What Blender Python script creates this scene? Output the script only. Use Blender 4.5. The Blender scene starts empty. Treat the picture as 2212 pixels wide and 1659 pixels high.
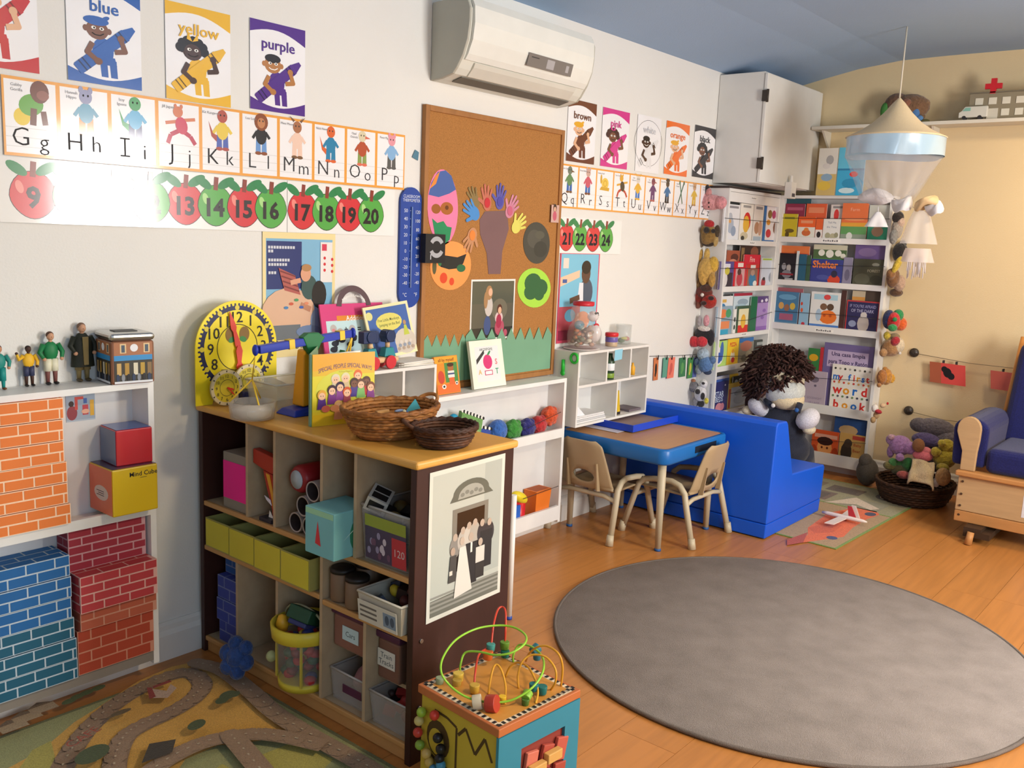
import bpy, math, random
from math import sin, cos, pi, radians, sqrt
from mathutils import Vector as V3, Matrix
random.seed(7)
SC = bpy.context.scene
COL = SC.collection
# ---------------------------------------------------------------- camera
FPX, YAW, PIT, ROL = 1980.14, radians(39.5056), radians(-9.1613), radians(2.37685)
CAM = V3((0, -2.65, 1.415))
_d = V3((cos(PIT)*cos(YAW), cos(PIT)*sin(YAW), sin(PIT)))
_r = V3((sin(YAW), -cos(YAW), 0)); _u = _r.cross(_d)
CR = _r*cos(ROL)+_u*sin(ROL); CU = -_r*sin(ROL)+_u*cos(ROL); CD = _d
cam = bpy.data.cameras.new('camera'); cam.sensor_fit = 'HORIZONTAL'; cam.sensor_width = 36.0
cam.lens = FPX/2212*36.0; cam.clip_start = 0.05
co = bpy.data.objects.new('camera', cam); COL.objects.link(co)
co.matrix_world = Matrix(((CR.x, CU.x, -CD.x, CAM.x), (CR.y, CU.y, -CD.y, CAM.y), (CR.z, CU.z, -CD.z, CAM.z), (0, 0, 0, 1)))
SC.camera = co
# ---------------------------------------------------------------- view, world, lights
SC.view_settings.view_transform = 'Standard'; SC.view_settings.look = 'None'
SC.view_settings.exposure = 0.03; SC.view_settings.gamma = 1.0; SC.view_settings.use_curve_mapping = False
SC.cycles.max_bounces = 8; SC.cycles.diffuse_bounces = 5; SC.cycles.glossy_bounces = 3
SC.cycles.transmission_bounces = 6; SC.cycles.transparent_max_bounces = 16
SC.cycles.caustics_reflective = False; SC.cycles.caustics_refractive = False
SC.cycles.sample_clamp_indirect = 6.0
w = bpy.data.worlds.new('sky'); SC.world = w; w.use_nodes = True
w.node_tree.nodes['Background'].inputs[0].default_value = (0.62, 0.78, 1.0, 1)
w.node_tree.nodes['Background'].inputs[1].default_value = 1.2
def area(name, loc, aim, sx, sy, col, energy, spread=180):
    l = bpy.data.lights.new(name, 'AREA'); l.shape = 'RECTANGLE'; l.size = sx; l.size_y = sy; l.color = col; l.energy = energy
    l.spread = radians(spread)
    o = bpy.data.objects.new(name, l); COL.objects.link(o); o.location = loc
    o.rotation_euler = (V3(aim)-V3(loc)).to_track_quat('-Z', 'Y').to_euler()
    return o
# daylight outside the two windows of the front wall
area('window_daylight', (3.35, -4.13, 1.45), (3.35, 0, 1.35), 0.92, 1.32, (1.0, 0.96, 0.91), 165)
area('window_skylight', (-0.3, -4.13, 1.5), (-0.1, 0, 1.1), 1.6, 1.2, (0.56, 0.77, 1.0), 34)
# ---------------------------------------------------------------- pixel rays -> world points on real planes
def ray(u, v): return CD + CR*((u-1106)/FPX) - CU*((v-829.5)/FPX)
def onp(u, v, ax, c):
    d = ray(u, v); return CAM + d*((c-CAM[ax])/d[ax])
def W(u, v, y=0.0): return onp(u, v, 1, y)
def F(u, v, z=0.0): return onp(u, v, 2, z)
def X(u, v, x): return onp(u, v, 0, x)
# ---------------------------------------------------------------- materials
_MC = {}
def lin(c): return c/12.92 if c <= 0.04045 else ((c+0.055)/1.055)**2.4
def hexc(h):
    h = h.lstrip('#'); return tuple(lin(int(h[i:i+2], 16)/255) for i in (0, 2, 4))
def M(h, rough=0.6, kind='plain', spec=0.35, **k):
    key = (h, rough, kind, spec, tuple(sorted(k.items())))
    if key in _MC: return _MC[key]
    m = bpy.data.materials.new(kind+'_'+h.strip('#')); _MC[key] = m; m.use_nodes = True
    nt = m.node_tree; N = nt.nodes; L = nt.links; b = N['Principled BSDF']
    c = hexc(h); b.inputs['Roughness'].default_value = rough; b.inputs['Specular IOR Level'].default_value = spec
    b.inputs['Base Color'].default_value = (*c, 1)
    tc = N.new('ShaderNodeTexCoord')
    def noise(scale, detail=3, vec=None):
        n = N.new('ShaderNodeTexNoise'); n.inputs['Scale'].default_value = scale; n.inputs['Detail'].default_value = detail
        L.new(vec or tc.outputs['Object'], n.inputs['Vector']); return n
    def vary(fac, lo, hi):
        r = N.new('ShaderNodeMapRange'); r.inputs[3].default_value = lo; r.inputs[4].default_value = hi; r.inputs[1].default_value = 0.25; r.inputs[2].default_value = 0.75
        L.new(fac, r.inputs[0])
        x = N.new('ShaderNodeVectorMath'); x.operation = 'SCALE'; x.inputs[0].default_value = c; L.new(r.outputs[0], x.inputs['Scale']); return x
    def bump(fac, st, dist=0.01):
        bp = N.new('ShaderNodeBump'); bp.inputs['Strength'].default_value = st; bp.inputs['Distance'].default_value = dist
        L.new(fac, bp.inputs['Height']); L.new(bp.outputs[0], b.inputs['Normal'])
    if kind == 'plain':
        n = noise(k.get('scale', 7.0)); L.new(vary(n.outputs[0], 0.95, 1.04).outputs[0], b.inputs['Base Color'])
    elif kind == 'gloss':
        n = noise(6.0); L.new(vary(n.outputs[0], 0.97, 1.03).outputs[0], b.inputs['Base Color']); b.inputs['Coat Weight'].default_value = 0.6; b.inputs['Coat Roughness'].default_value = 0.08
    elif kind == 'wall':
        n = noise(2.0); L.new(vary(n.outputs[0], 0.97, 1.02).outputs[0], b.inputs['Base Color'])
        n2 = noise(140.0, 2); bump(n2.outputs[0], 0.25, 0.003)
    elif kind == 'cloth':
        n = noise(k.get('scale', 160.0), 4); L.new(vary(n.outputs[0], 0.72, 1.2).outputs[0], b.inputs['Base Color']); bump(n.outputs[0], 0.5, 0.004)
        b.inputs['Sheen Weight'].default_value = 0.15
    elif kind == 'plush':
        n = noise(k.get('scale', 70.0), 5); L.new(vary(n.outputs[0], 0.68, 1.22).outputs[0], b.inputs['Base Color']); bump(n.outputs[0], 0.9, 0.012)
        b.inputs['Sheen Weight'].default_value = 0.3
    elif kind == 'carpet':
        n = noise(420.0, 2); n3 = noise(9.0, 3)
        mx = N.new('ShaderNodeMath'); mx.operation = 'ADD'; L.new(n.outputs[0], mx.inputs[0]); L.new(n3.outputs[0], mx.inputs[1])
        ml = N.new('ShaderNodeMath'); ml.operation = 'MULTIPLY'; ml.inputs[1].default_value = 0.5; L.new(mx.outputs[0], ml.inputs[0])
        L.new(vary(ml.outputs[0], 0.7, 1.25).outputs[0], b.inputs['Base Color']); bump(n.outputs[0], 0.6, 0.006)
    elif kind == 'wood':
        mp = N.new('ShaderNodeMapping'); L.new(tc.outputs['Object'], mp.inputs[0]); mp.inputs['Scale'].default_value = k.get('st', (1.2, 14, 14))
        n = noise(3.0, 5, mp.outputs[0]); oi = N.new('ShaderNodeObjectInfo')
        a = N.new('ShaderNodeMath'); a.operation = 'MULTIPLY_ADD'; a.inputs[1].default_value = k.get('per', 0.0); L.new(oi.outputs['Random'], a.inputs[0]); L.new(n.outputs[0], a.inputs[2])
        L.new(vary(a.outputs[0], k.get('lo', 0.82), k.get('hi', 1.1)).outputs[0], b.inputs['Base Color']); bump(n.outputs[0], 0.06, 0.002)
    elif kind == 'cork':
        n = noise(260.0, 3); L.new(vary(n.outputs[0], 0.7, 1.25).outputs[0], b.inputs['Base Color']); bump(n.outputs[0], 0.3, 0.002)
    elif kind == 'wicker':
        mp = N.new('ShaderNodeMapping'); L.new(tc.outputs['Object'], mp.inputs[0])
        n = noise(45.0, 4); L.new(vary(n.outputs[0], 0.5, 1.3).outputs[0], b.inputs['Base Color']); bump(n.outputs[0], 0.5, 0.004)
    elif kind == 'clear':
        b.inputs['Base Color'].default_value = (*c, 1)
        n = noise(5.0); r = N.new('ShaderNodeMapRange'); r.inputs[3].default_value = k.get('a', 0.3)-0.04; r.inputs[4].default_value = k.get('a', 0.3)+0.04
        L.new(n.outputs[0], r.inputs[0]); L.new(r.outputs[0], b.inputs['Alpha']); b.inputs['Coat Weight'].default_value = 0.5; b.inputs['Coat Roughness'].default_value = 0.1
    elif kind == 'metal':
        b.inputs['Metallic'].default_value = 1.0; n = noise(30.0); L.new(vary(n.outputs[0], 0.9, 1.05).outputs[0], b.inputs['Base Color'])
    elif kind == 'lamp':
        b.inputs['Emission Color'].default_value = (*c, 1); b.inputs['Emission Strength'].default_value = k.get('e', 5.0)
    return m
WHITE = M('#e9e8e4', 0.45); PAPER = M('#f2f1ec', 0.5); BLACK = M('#1b1a1c', 0.5); INK = M('#2b2a2d', 0.6)
FILM = dict(rough=0.22, kind='gloss')
# ---------------------------------------------------------------- mesh builder (world coordinates)
class MB:
    def __init__(s): s.v = []; s.f = []; s.m = []; s.sm = []; s.mats = []
    def mi(s, mat):
        if mat not in s.mats: s.mats.append(mat)
        return s.mats.index(mat)
    def add(s, vs, fs, mat, smooth=False):
        b = len(s.v); s.v += [V3(p) for p in vs]; k = s.mi(mat)
        for f in fs: s.f.append([b+i for i in f]); s.m.append(k); s.sm.append(smooth)
        return s
    def box(s, x0, x1, y0, y1, z0, z1, mat, T=None):
        x0, x1 = min(x0, x1), max(x0, x1); y0, y1 = min(y0, y1), max(y0, y1); z0, z1 = min(z0, z1), max(z0, z1)
        vs = [V3(p) for p in ((x0, y0, z0), (x1, y0, z0), (x1, y1, z0), (x0, y1, z0), (x0, y0, z1), (x1, y0, z1), (x1, y1, z1), (x0, y1, z1))]
        if T: vs = [T @ p for p in vs]
        return s.add(vs, [(0, 3, 2, 1), (4, 5, 6, 7), (0, 1, 5, 4), (1, 2, 6, 5), (2, 3, 7, 6), (3, 0, 4, 7)], mat)
    def hexa(s, p, mat):   # eight corners: bottom ring then top ring
        return s.add(p, [(0, 3, 2, 1), (4, 5, 6, 7), (0, 1, 5, 4), (1, 2, 6, 5), (2, 3, 7, 6), (3, 0, 4, 7)], mat)
    def tube(s, pts, r, mat, n=8, closed=False, caps=True):
        pts = [V3(p) for p in pts]; L = len(pts); rs = r if isinstance(r, (list, tuple)) else [r]*L
        vs = []; up = None
        for i, p in enumerate(pts):
            a = pts[(i-1) % L] if (i > 0 or closed) else p; b = pts[(i+1) % L] if (i < L-1 or closed) else p
            t = (b-a).normalized()
            if up is None: up = V3((0, 0, 1)) if abs(t.z) < 0.9 else V3((1, 0, 0))
            x = up.cross(t)
            if x.length < 1e-6: x = V3((1, 0, 0)).cross(t)
            x.normalize(); y = t.cross(x).normalized(); up = y
            for k in range(n):
                an = 2*pi*k/n; vs.append(p + (x*cos(an)+y*sin(an))*rs[i])
        fs = []
        for i in range(L if closed else L-1):
            j = (i+1) % L
            for k in range(n): fs.append((i*n+k, i*n+(k+1) % n, j*n+(k+1) % n, j*n+k))
        s.add(vs, fs, mat, True)
        if caps and not closed:
            b = len(s.v)-len(vs); k = s.mi(mat)
            s.f.append([b+i for i in range(n)][::-1]); s.m.append(k); s.sm.append(False)
            s.f.append([b+(L-1)*n+i for i in range(n)]); s.m.append(k); s.sm.append(False)
        return s
    def cyl(s, p0, p1, r0, r1, mat, n=16): return s.tube([p0, p1], [r0, r1], mat, n)
    def lathe(s, prof, c, mat, n=24, sx=1.0, sy=1.0, ax=2, T=None):
        c = V3(c); vs = []
        for r, z in prof:
            for k in range(n):
                a = 2*pi*k/n; p = V3((r*cos(a)*sx, r*sin(a)*sy, z))
                if T: p = T @ p
                vs.append(c+p)
        fs = []
        for i in range(len(prof)-1):
            for k in range(n): fs.append((i*n+k, i*n+(k+1) % n, (i+1)*n+(k+1) % n, (i+1)*n+k))
        if prof[0][0] > 1e-5: fs.append(tuple(range(n))[::-1])
        if prof[-1][0] > 1e-5: fs.append(tuple((len(prof)-1)*n+k for k in range(n)))
        return s.add(vs, fs, mat, True)
    def open_lathe(s, prof, c, mat, n=24, sx=1.0, sy=1.0, T=None):
        c = V3(c); vs = []
        for r, z in prof:
            for k in range(n):
                a = 2*pi*k/n; p = V3((r*cos(a)*sx, r*sin(a)*sy, z))
                if T: p = T @ p
                vs.append(c+p)
        fs = [(i*n+k, i*n+(k+1) % n, (i+1)*n+(k+1) % n, (i+1)*n+k) for i in range(len(prof)-1) for k in range(n)]
        return s.add(vs, fs, mat, True)
    def ell(s, c, r, mat, T=None, nu=14, nv=9):
        c = V3(c); r = (r, r, r) if not isinstance(r, (tuple, list)) else r; vs = []
        vs.append(V3((0, 0, -r[2])))
        for i in range(1, nv):
            ph = -pi/2+pi*i/nv
            for k in range(nu):
                a = 2*pi*k/nu; vs.append(V3((r[0]*cos(ph)*cos(a), r[1]*cos(ph)*sin(a), r[2]*sin(ph))))
        vs.append(V3((0, 0, r[2])))
        if T: vs = [T @ p for p in vs]
        vs = [c+p for p in vs]; fs = []
        for k in range(nu): fs.append((0, 1+(k+1) % nu, 1+k))
        for i in range(nv-2):
            for k in range(nu): fs.append((1+i*nu+k, 1+i*nu+(k+1) % nu, 1+(i+1)*nu+(k+1) % nu, 1+(i+1)*nu+k))
        e = len(vs)-1
        for k in range(nu): fs.append((1+(nv-2)*nu+k, 1+(nv-2)*nu+(k+1) % nu, e))
        return s.add(vs, fs, mat, True)
    def prism(s, poly, o, U, Vv, th, mat):   # polygon in the U,V plane, extruded by vector th
        o, U, Vv, th = V3(o), V3(U), V3(Vv), V3(th); n = len(poly)
        a = [o+U*p[0]+Vv*p[1] for p in poly]; b = [p+th for p in a]
        fs = [tuple(range(n)), tuple(range(2*n-1, n-1, -1))]+[(i, i+n, (i+1) % n+n, (i+1) % n) for i in range(n)]
        return s.add(a+b, fs, mat)
    def build(s, name, parent=None, bev=0, seg=2, kind=None, label=None, origin=None, subsurf=0):
        me = bpy.data.meshes.new(name)
        lo = V3([min(p[i] for p in s.v) for i in range(3)]); hi = V3([max(p[i] for p in s.v) for i in range(3)])
        loc = V3(origin) if origin is not None else V3(((lo.x+hi.x)/2, (lo.y+hi.y)/2, lo.z))
        me.from_pydata([p-loc for p in s.v], [], s.f)
        for m in s.mats: me.materials.append(m)
        me.polygons.foreach_set('material_index', s.m); me.polygons.foreach_set('use_smooth', s.sm); me.update()
        o = bpy.data.objects.new(name, me); COL.objects.link(o)
        o['wl'] = loc
        if parent is not None:
            o.parent = parent; o.location = loc-V3(parent['wl'])
        else: o.location = loc
        if bev:
            b = o.modifiers.new('edges', 'BEVEL'); b.width = bev; b.segments = seg; b.limit_method = 'ANGLE'; b.angle_limit = radians(40)
        if subsurf:
            q = o.modifiers.new('smooth', 'SUBSURF'); q.levels = subsurf; q.render_levels = subsurf
        if kind: o['kind'] = kind
        if label: o['label'] = label
        return o
def tag(o, label, cat, group=None):
    o['label'] = label; o['category'] = cat
    if group: o['group'] = group
    return o
def thing(name, label, cat, loc, group=None):
    o = bpy.data.objects.new(name, None); COL.objects.link(o); o.location = loc; o['wl'] = V3(loc); o.empty_display_size = 0.05
    return tag(o, label, cat, group)
def one(name, mb, label, cat, group=None, bev=0, seg=2): return tag(mb.build(name, bev=bev, seg=seg), label, cat, group)
# ---------------------------------------------------------------- lettering
_TC = {}
def glyphs(st, off=0.0):
    key = (st, off)
    if key in _TC: return _TC[key]
    cu = bpy.data.curves.new('lettering', 'FONT'); cu.body = st; cu.size = 1.0; cu.offset = off; cu.resolution_u = 2; cu.fill_mode = 'FRONT'
    o = bpy.data.objects.new('lettering', cu); me = o.to_mesh()
    vs = [(p.co.x, p.co.y) for p in me.vertices]; fs = [tuple(p.vertices) for p in me.polygons]
    o.to_mesh_clear(); bpy.data.objects.remove(o); bpy.data.curves.remove(cu)
    _TC[key] = (vs, fs); return _TC[key]
# ---------------------------------------------------------------- printed sheets: flat print in layers a few hundredths of a millimetre apart
class Sheet:
    def __init__(s, o, U, Vv, w, h, N, mb=None, base=PAPER, th=0.001, eps=7e-5, curl=None):
        s.o = V3(o); s.U = V3(U).normalized(); s.V = V3(Vv).normalized(); s.N = V3(N).normalized(); s.w = w; s.h = h; s.eps = eps; s.k = 1
        s.mb = mb or MB(); s.curl = curl; s.sc = 1.0
        if base is not None:
            s.th = th; s.mb.prism([(0, 0), (w, 0), (w, h), (0, h)], s.o, s.U, s.V, s.N*th, base); s.o = s.o+s.N*th
    def P(s, x, y): return s.o+s.U*(x*s.sc)+s.V*(y*s.sc)+s.N*(s.k*s.eps)
    def poly(s, pts, mat):
        s.mb.add([s.P(*p) for p in pts], [tuple(range(len(pts)))], mat); s.k += 1; return s
    def rect(s, x0, y0, x1, y1, mat): return s.poly([(x0, y0), (x1, y0), (x1, y1), (x0, y1)], mat)
    def el(s, x, y, rx, ry, mat, rot=0, n=18):
        c, q = cos(rot), sin(rot)
        return s.poly([(x+rx*cos(a)*c-ry*sin(a)*q, y+rx*cos(a)*q+ry*sin(a)*c) for a in (2*pi*i/n for i in range(n))], mat)
    def line(s, pts, wd, mat):
        for a, b in zip(pts, pts[1:]):
            s.k += 0.34; dx, dy = b[0]-a[0], b[1]-a[1]; l = sqrt(dx*dx+dy*dy) or 1; nx, ny = -dy/l*wd/2, dx/l*wd/2
            s.mb.add([s.P(a[0]+nx, a[1]+ny), s.P(a[0]-nx, a[1]-ny), s.P(b[0]-nx, b[1]-ny), s.P(b[0]+nx, b[1]+ny)], [(0, 1, 2, 3)], mat)
        s.k += 1; return s
    def ring(s, x, y, r0, r1, mat, n=32, a0=0, a1=2*pi):
        vs = []; fs = []
        for i in range(n+1):
            a = a0+(a1-a0)*i/n; vs += [s.P(x+r0*cos(a), y+r0*sin(a)), s.P(x+r1*cos(a), y+r1*sin(a))]
            if i: fs.append((2*i-2, 2*i-1, 2*i+1, 2*i))
        s.mb.add(vs, fs, mat); s.k += 1; return s
    def text(s, st, x, y, size, mat, bold=0.0, wmax=None, rot=0, sx=1.0, arc=None):
        vs, fs = glyphs(st, bold)
        if not vs: return s
        x0, x1 = min(p[0] for p in vs), max(p[0] for p in vs); k = size*sx
        if wmax and (x1-x0)*k > wmax: k = wmax/(x1-x0)
        c, q = cos(rot), sin(rot); out = []
        for px, py in vs:
            a, b = (px-(x0+x1)/2)*k, (py-0.35)*size
            if arc: b -= arc*(a*a)
            out.append(s.P(x+a*c-b*q, y+a*q+b*c))
        s.mb.add(out, fs, mat); s.k += 1; return s
    def sub(s, x, y, sc):
        t = Sheet.__new__(Sheet); t.__dict__.update(s.__dict__); t.o = s.o+s.U*(x*s.sc)+s.V*(y*s.sc); t.sc = s.sc*sc; return t
def wall_sheet(x0, z0, x1, z1, off=0.003, **k):   # on the long wall, facing -y
    return Sheet((x0, -off, z0), (1, 0, 0), (0, 0, 1), x1-x0, z1-z0, (0, -1, 0), **k)
def RotZ(a, c=(0, 0, 0)): c = V3(c); return Matrix.Translation(c) @ Matrix.Rotation(a, 4, 'Z') @ Matrix.Translation(-c)
def R3(ax, a): return Matrix.Rotation(a, 3, ax)
# ================================================================ THE ROOM
def struct(name, mb, parent=None, **k): return mb.build(name, parent, kind=None if parent else 'structure', **k)
XE, XB, YF, HC = -1.8, 5.8, -4.0, 2.54
floor_mat = M('#b87a3e', 0.33, 'wood', 0.5, st=(0.9, 16, 8), per=0.2, lo=0.74, hi=1.02)
fl = struct('floor', MB().box(XE, XB, YF, 0, -0.03, -0.007, M('#6d4a2a', 0.8)), origin=(0, 0, -0.03))
rows = 21; wd = 4.0/rows
for i in range(rows):
    x = XE-random.uniform(0.1, 1.1)
    while x < XB:
        a, b = max(x, XE), min(x+1.22, XB)
        if b-a > 0.02: MB().box(a+0.0006, b-0.0006, YF+i*wd+0.0006, YF+(i+1)*wd-0.0006, -0.007, 0, floor_mat).build('plank', fl)
        x += 1.22
wall_mat = M('#e0dfda', 0.55, 'wall'); tan_mat = M('#d9c49c', 0.6, 'wall'); ceil_mat = M('#93abc8', 0.7, 'wall')
struct('wall_left', MB().box(XE-0.1, XB+0.1, 0, 0.1, -0.03, 2.7, wall_mat))
struct('wall_back', MB().box(XB, XB+0.1, YF-0.1, 0, -0.03, 2.7, tan_mat))
def holed(mb, ax, at, th, a0, a1, b0, b1, h0, h1, mat, top=2.7):   # wall with one opening
    def bx(p, q, z0, z1):
        if ax == 1: mb.box(p, q, at, at+th, z0, z1, mat)
        else: mb.box(at, at+th, p, q, z0, z1, mat)
    bx(a0, b0, -0.03, top); bx(b1, a1, -0.03, top); bx(b0, b1, -0.03, h0); bx(b0, b1, h1, top); return mb
WX0, WX1, WZ0, WZ1 = 2.9, 3.8, 0.8, 2.1
struct('wall_front', holed(holed(MB(), 1, YF-0.1, 0.1, 2.0, XB, WX0, WX1, WZ0, WZ1, wall_mat), 1, YF-0.1, 0.1, XE-0.1, 2.0, -1.1, 0.5, 0.9, 2.1, wall_mat))
struct('wall_end', MB().box(XE-0.1, XE, YF, 0, -0.03, 2.7, wall_mat))
pane = M('#ffffff', 0.05, 'clear', a=0.06)
wf = MB(); fr = 0.05
for a, b, c, d in ((WX0, WX0+fr, WZ0, WZ1), (WX1-fr, WX1, WZ0, WZ1), (WX0+fr, WX1-fr, WZ0, WZ0+fr), (WX0+fr, WX1-fr, WZ1-fr, WZ1)): wf.box(a, b, YF-0.08, YF-0.02, c, d, WHITE)
wo = struct('window_1', wf); MB().box(WX0+fr, WX1-fr, YF-0.055, YF-0.049, WZ0+fr, WZ1-fr, pane).build('pane', wo)
wf = MB()
for a, b, c, d in ((-1.1, -1.05, 0.9, 2.1), (0.45, 0.5, 0.9, 2.1), (-1.05, 0.45, 0.9, 0.95), (-1.05, 0.45, 2.05, 2.1), (-0.32, -0.28, 0.95, 2.05)): wf.box(a, b, YF-0.08, YF-0.02, c, d, WHITE)
wo = struct('window_2', wf); MB().box(-1.05, -0.32, YF-0.055, YF-0.049, 0.95, 2.05, pane).build('pane', wo); MB().box(-0.28, 0.45, YF-0.055, YF-0.049, 0.95, 2.05, pane).build('pane', wo)
prof = [(0, 2.40), (-0.12, 2.425), (-0.3, 2.465), (-0.5, 2.505), (-0.75, 2.535), (-1.0, HC), (YF, HC), (YF, 2.66), (0, 2.66)]
struct('ceiling', MB().prism(prof, (XE, 0, 0), (0, 1, 0), (0, 0, 1), (XB-XE, 0, 0), ceil_mat))
bb = [(0, 0), (-0.022, 0), (-0.022, 0.085), (-0.014, 0.1), (-0.012, 0.115), (-0.004, 0.125), (0, 0.125)]
trim_mat = M('#dcdad4', 0.5)
struct('baseboard_left', MB().prism(bb, (XE, 0, 0), (0, 1, 0), (0, 0, 1), (XB-XE, 0, 0), trim_mat))
struct('baseboard_back', MB().prism(bb, (XB, -0.03, 0), (1, 0, 0), (0, 0, 1), (0, YF+0.03, 0), trim_mat))
# flush ceiling lamp near the reading corner and another behind the camera
def ceiling_lamp(x, y, col, e, lab):
    t = thing('ceiling_lamp', lab, 'lamp', (x, y, HC-0.1))
    MB().lathe([(0.17, HC-0.02), (0.17, HC-0.001)], (x, y, 0), WHITE, 28).build('lamp_base', t)
    MB().lathe([(0.0, HC-0.1), (0.09, HC-0.092), (0.145, HC-0.065), (0.16, HC-0.021)], (x, y, 0), M('#fff0d8', 0.4, 'lamp', e=2.0), 28).build('lamp_shade', t)
    l = bpy.data.lights.new('lamp_glow', 'AREA'); l.shape = 'DISK'; l.size = 0.3; l.color = col; l.energy = e
    o = bpy.data.objects.new('lamp_glow', l); COL.objects.link(o); o.location = (x, y, HC-0.115)
ceiling_lamp(4.95, -2.15, (1.0, 0.74, 0.44), 20, 'round white ceiling lamp near the tan wall')
ceiling_lamp(1.9, -3.0, (1.0, 0.77, 0.48), 46, 'round white ceiling lamp behind the brown cubby unit')
# ================================================================ WALL CABINET, RACKS
t = thing('wall_cabinet', 'white wall cupboard above the book racks with two dark hinges', 'cabinet', (5.4, -0.15, 1.765))
cw = M('#d9d8d3', 0.5)
MB().box(4.99, 5.79, -0.28, -0.002, 1.772, 2.385, cw).build('body', t, bev=0.003)
d = MB().box(4.985, 5.785, -0.302, -0.282, 1.775, 2.375, cw).build('door', t, bev=0.004)
hm = M('#3a332c', 0.4)
for z in (1.88, 2.25):
    MB().box(4.972, 4.984, -0.312, -0.28, z-0.03, z+0.03, hm).cyl((4.985, -0.308, z-0.035), (4.985, -0.308, z+0.035), 0.007, 0.007, hm, 8).build('hinge', d)
one('air_freshener', MB().box(5.33, 5.40, -0.345, -0.304, 1.705, 1.80, WHITE).cyl((5.365, -0.325, 1.80), (5.365, -0.325, 1.84), 0.013, 0.008, WHITE, 10).box(5.345, 5.385, -0.347, -0.345, 1.715, 1.735, M('#55535a')), 'small white plastic dispenser hanging under the wall cupboard door', 'dispenser', bev=0.004)
rk = M('#e4e4e2', 0.4); rk2 = M('#d7d8d8', 0.5)
def rack(name, label, o, U, N, w, zr, z0, z1, dep, gap=0.0, low=None):
    # o: wall-side left corner (seen from the front); U along the wall, N out of it
    o, U, N = V3(o), V3(U), V3(N); t = thing(name, label, 'bookcase', o+U*(w/2)+V3((0, 0, z0)))
    def bx(a0, a1, d0, d1, h0, h1, mat, part, **k):
        p = [o+U*a+N*d+V3((0, 0, h)) for h in (h0, h1) for a, d in ((a0, d0), (a1, d0), (a1, d1), (a0, d1))]
        return MB().hexa(p, mat).build(part, t, **k)
    bx(0, w, 0.0, 0.012, z0, z1, rk2, 'back_panel'); bx(0, 0.018, 0.012, dep, z0, z1, rk, 'side_panel'); bx(w-0.018, w, 0.012, dep, z0, z1, rk, 'side_panel')
    bx(0.018, w-0.018, 0.012, dep, z1-0.018, z1, rk, 'top_panel')
    if gap:   # above the baseboard the case reaches back to the wall
        bx(0, 0.018, -gap, -0.0005, 0.128, z1, rk, 'side_panel'); bx(w-0.018, w, -gap, -0.0005, 0.128, z1, rk, 'side_panel'); bx(0.0185, w-0.0185, -gap, -0.0005, z1-0.018, z1, rk, 'top_panel')
    for a, b in zr:
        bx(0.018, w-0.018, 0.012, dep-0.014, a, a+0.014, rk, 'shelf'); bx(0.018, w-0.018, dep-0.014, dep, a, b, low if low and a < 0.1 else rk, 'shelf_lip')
    return t
# ================================================================ PRINTS ON THE LONG WALL
SKIN = [M('#7a4f3a', **FILM), M('#4a342c', **FILM), M('#b27a45', **FILM), M('#e0b08c', **FILM)]
FW = M('#eeeef0', **FILM)
def kid(s, skin, hair, col, dark, style):
    # child holding a giant crayon, in a unit-high poster 0.7 wide
    for x in (0.33, 0.42): s.poly([(x-0.035, 0.25), (x+0.035, 0.25), (x+0.045, 0.08), (x-0.02, 0.08)], col)
    s.el(0.33, 0.33, 0.1, 0.13, col); s.poly([(0.26, 0.28), (0.44, 0.28), (0.46, 0.2), (0.26, 0.2)], col)
    H0 = s; s = s.sub(-0.08, -0.03, 1.0)
    s.el(0.36, 0.56, 0.105, 0.095, skin); s.el(0.25, 0.56, 0.025, 0.03, skin); s.el(0.47, 0.56, 0.025, 0.03, skin)
    if style == 0: s.el(0.35, 0.645, 0.12, 0.045, hair); s.el(0.44, 0.68, 0.04, 0.02, hair, 0.5)
    elif style == 1:
        for i in range(7): s.el(0.36+0.13*cos(0.5*i), 0.57+0.1*sin(0.5*i), 0.05, 0.05, hair)
        s.el(0.36, 0.55, 0.09, 0.085, skin); s.poly([(0.3, 0.68), (0.36, 0.66), (0.31, 0.76)], col); s.poly([(0.42, 0.68), (0.36, 0.66), (0.42, 0.76)], col)
    else: s.el(0.36, 0.63, 0.1, 0.05, hair)
    s.el(0.325, 0.575, 0.022, 0.016, PAPER); s.el(0.4, 0.575, 0.022, 0.016, PAPER); s.el(0.33, 0.575, 0.009, 0.01, INK); s.el(0.4, 0.575, 0.009, 0.01, INK)
    s.line([(0.31, 0.525), (0.34, 0.508), (0.385, 0.508), (0.42, 0.53)], 0.01, PAPER if style == 2 else INK)
    H0.k = s.k; s = H0
    a = 0.73; ux, uy = cos(a), sin(a); nx, ny = -uy, ux
    def q(t0, t1, h0, h1, mat):
        p = (0.1, 0.13)
        s.poly([(p[0]+ux*t0+nx*h0, p[1]+uy*t0+ny*h0), (p[0]+ux*t0-nx*h0, p[1]+uy*t0-ny*h0), (p[0]+ux*t1-nx*h1, p[1]+uy*t1-ny*h1), (p[0]+ux*t1+nx*h1, p[1]+uy*t1+ny*h1)], mat)
    q(-0.02, 0, 0.05, 0.06, col); q(0, 0.6, 0.06, 0.06, col); q(0.6, 0.71, 0.055, 0.022, col)
    for t0 in (0.04, 0.085, 0.51, 0.555): q(t0, t0+0.014, 0.061, 0.061, dark)
    s.line([(0.23, 0.4), (0.18, 0.3), (0.27, 0.23)], 0.05, skin); s.el(0.18, 0.3, 0.025, 0.025, skin); s.el(0.28, 0.225, 0.04, 0.035, skin)
    s.line([(0.44, 0.34), (0.54, 0.36), (0.5, 0.47)], 0.05, skin); s.el(0.54, 0.36, 0.025, 0.025, skin); s.el(0.5, 0.48, 0.035, 0.035, skin)
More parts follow.
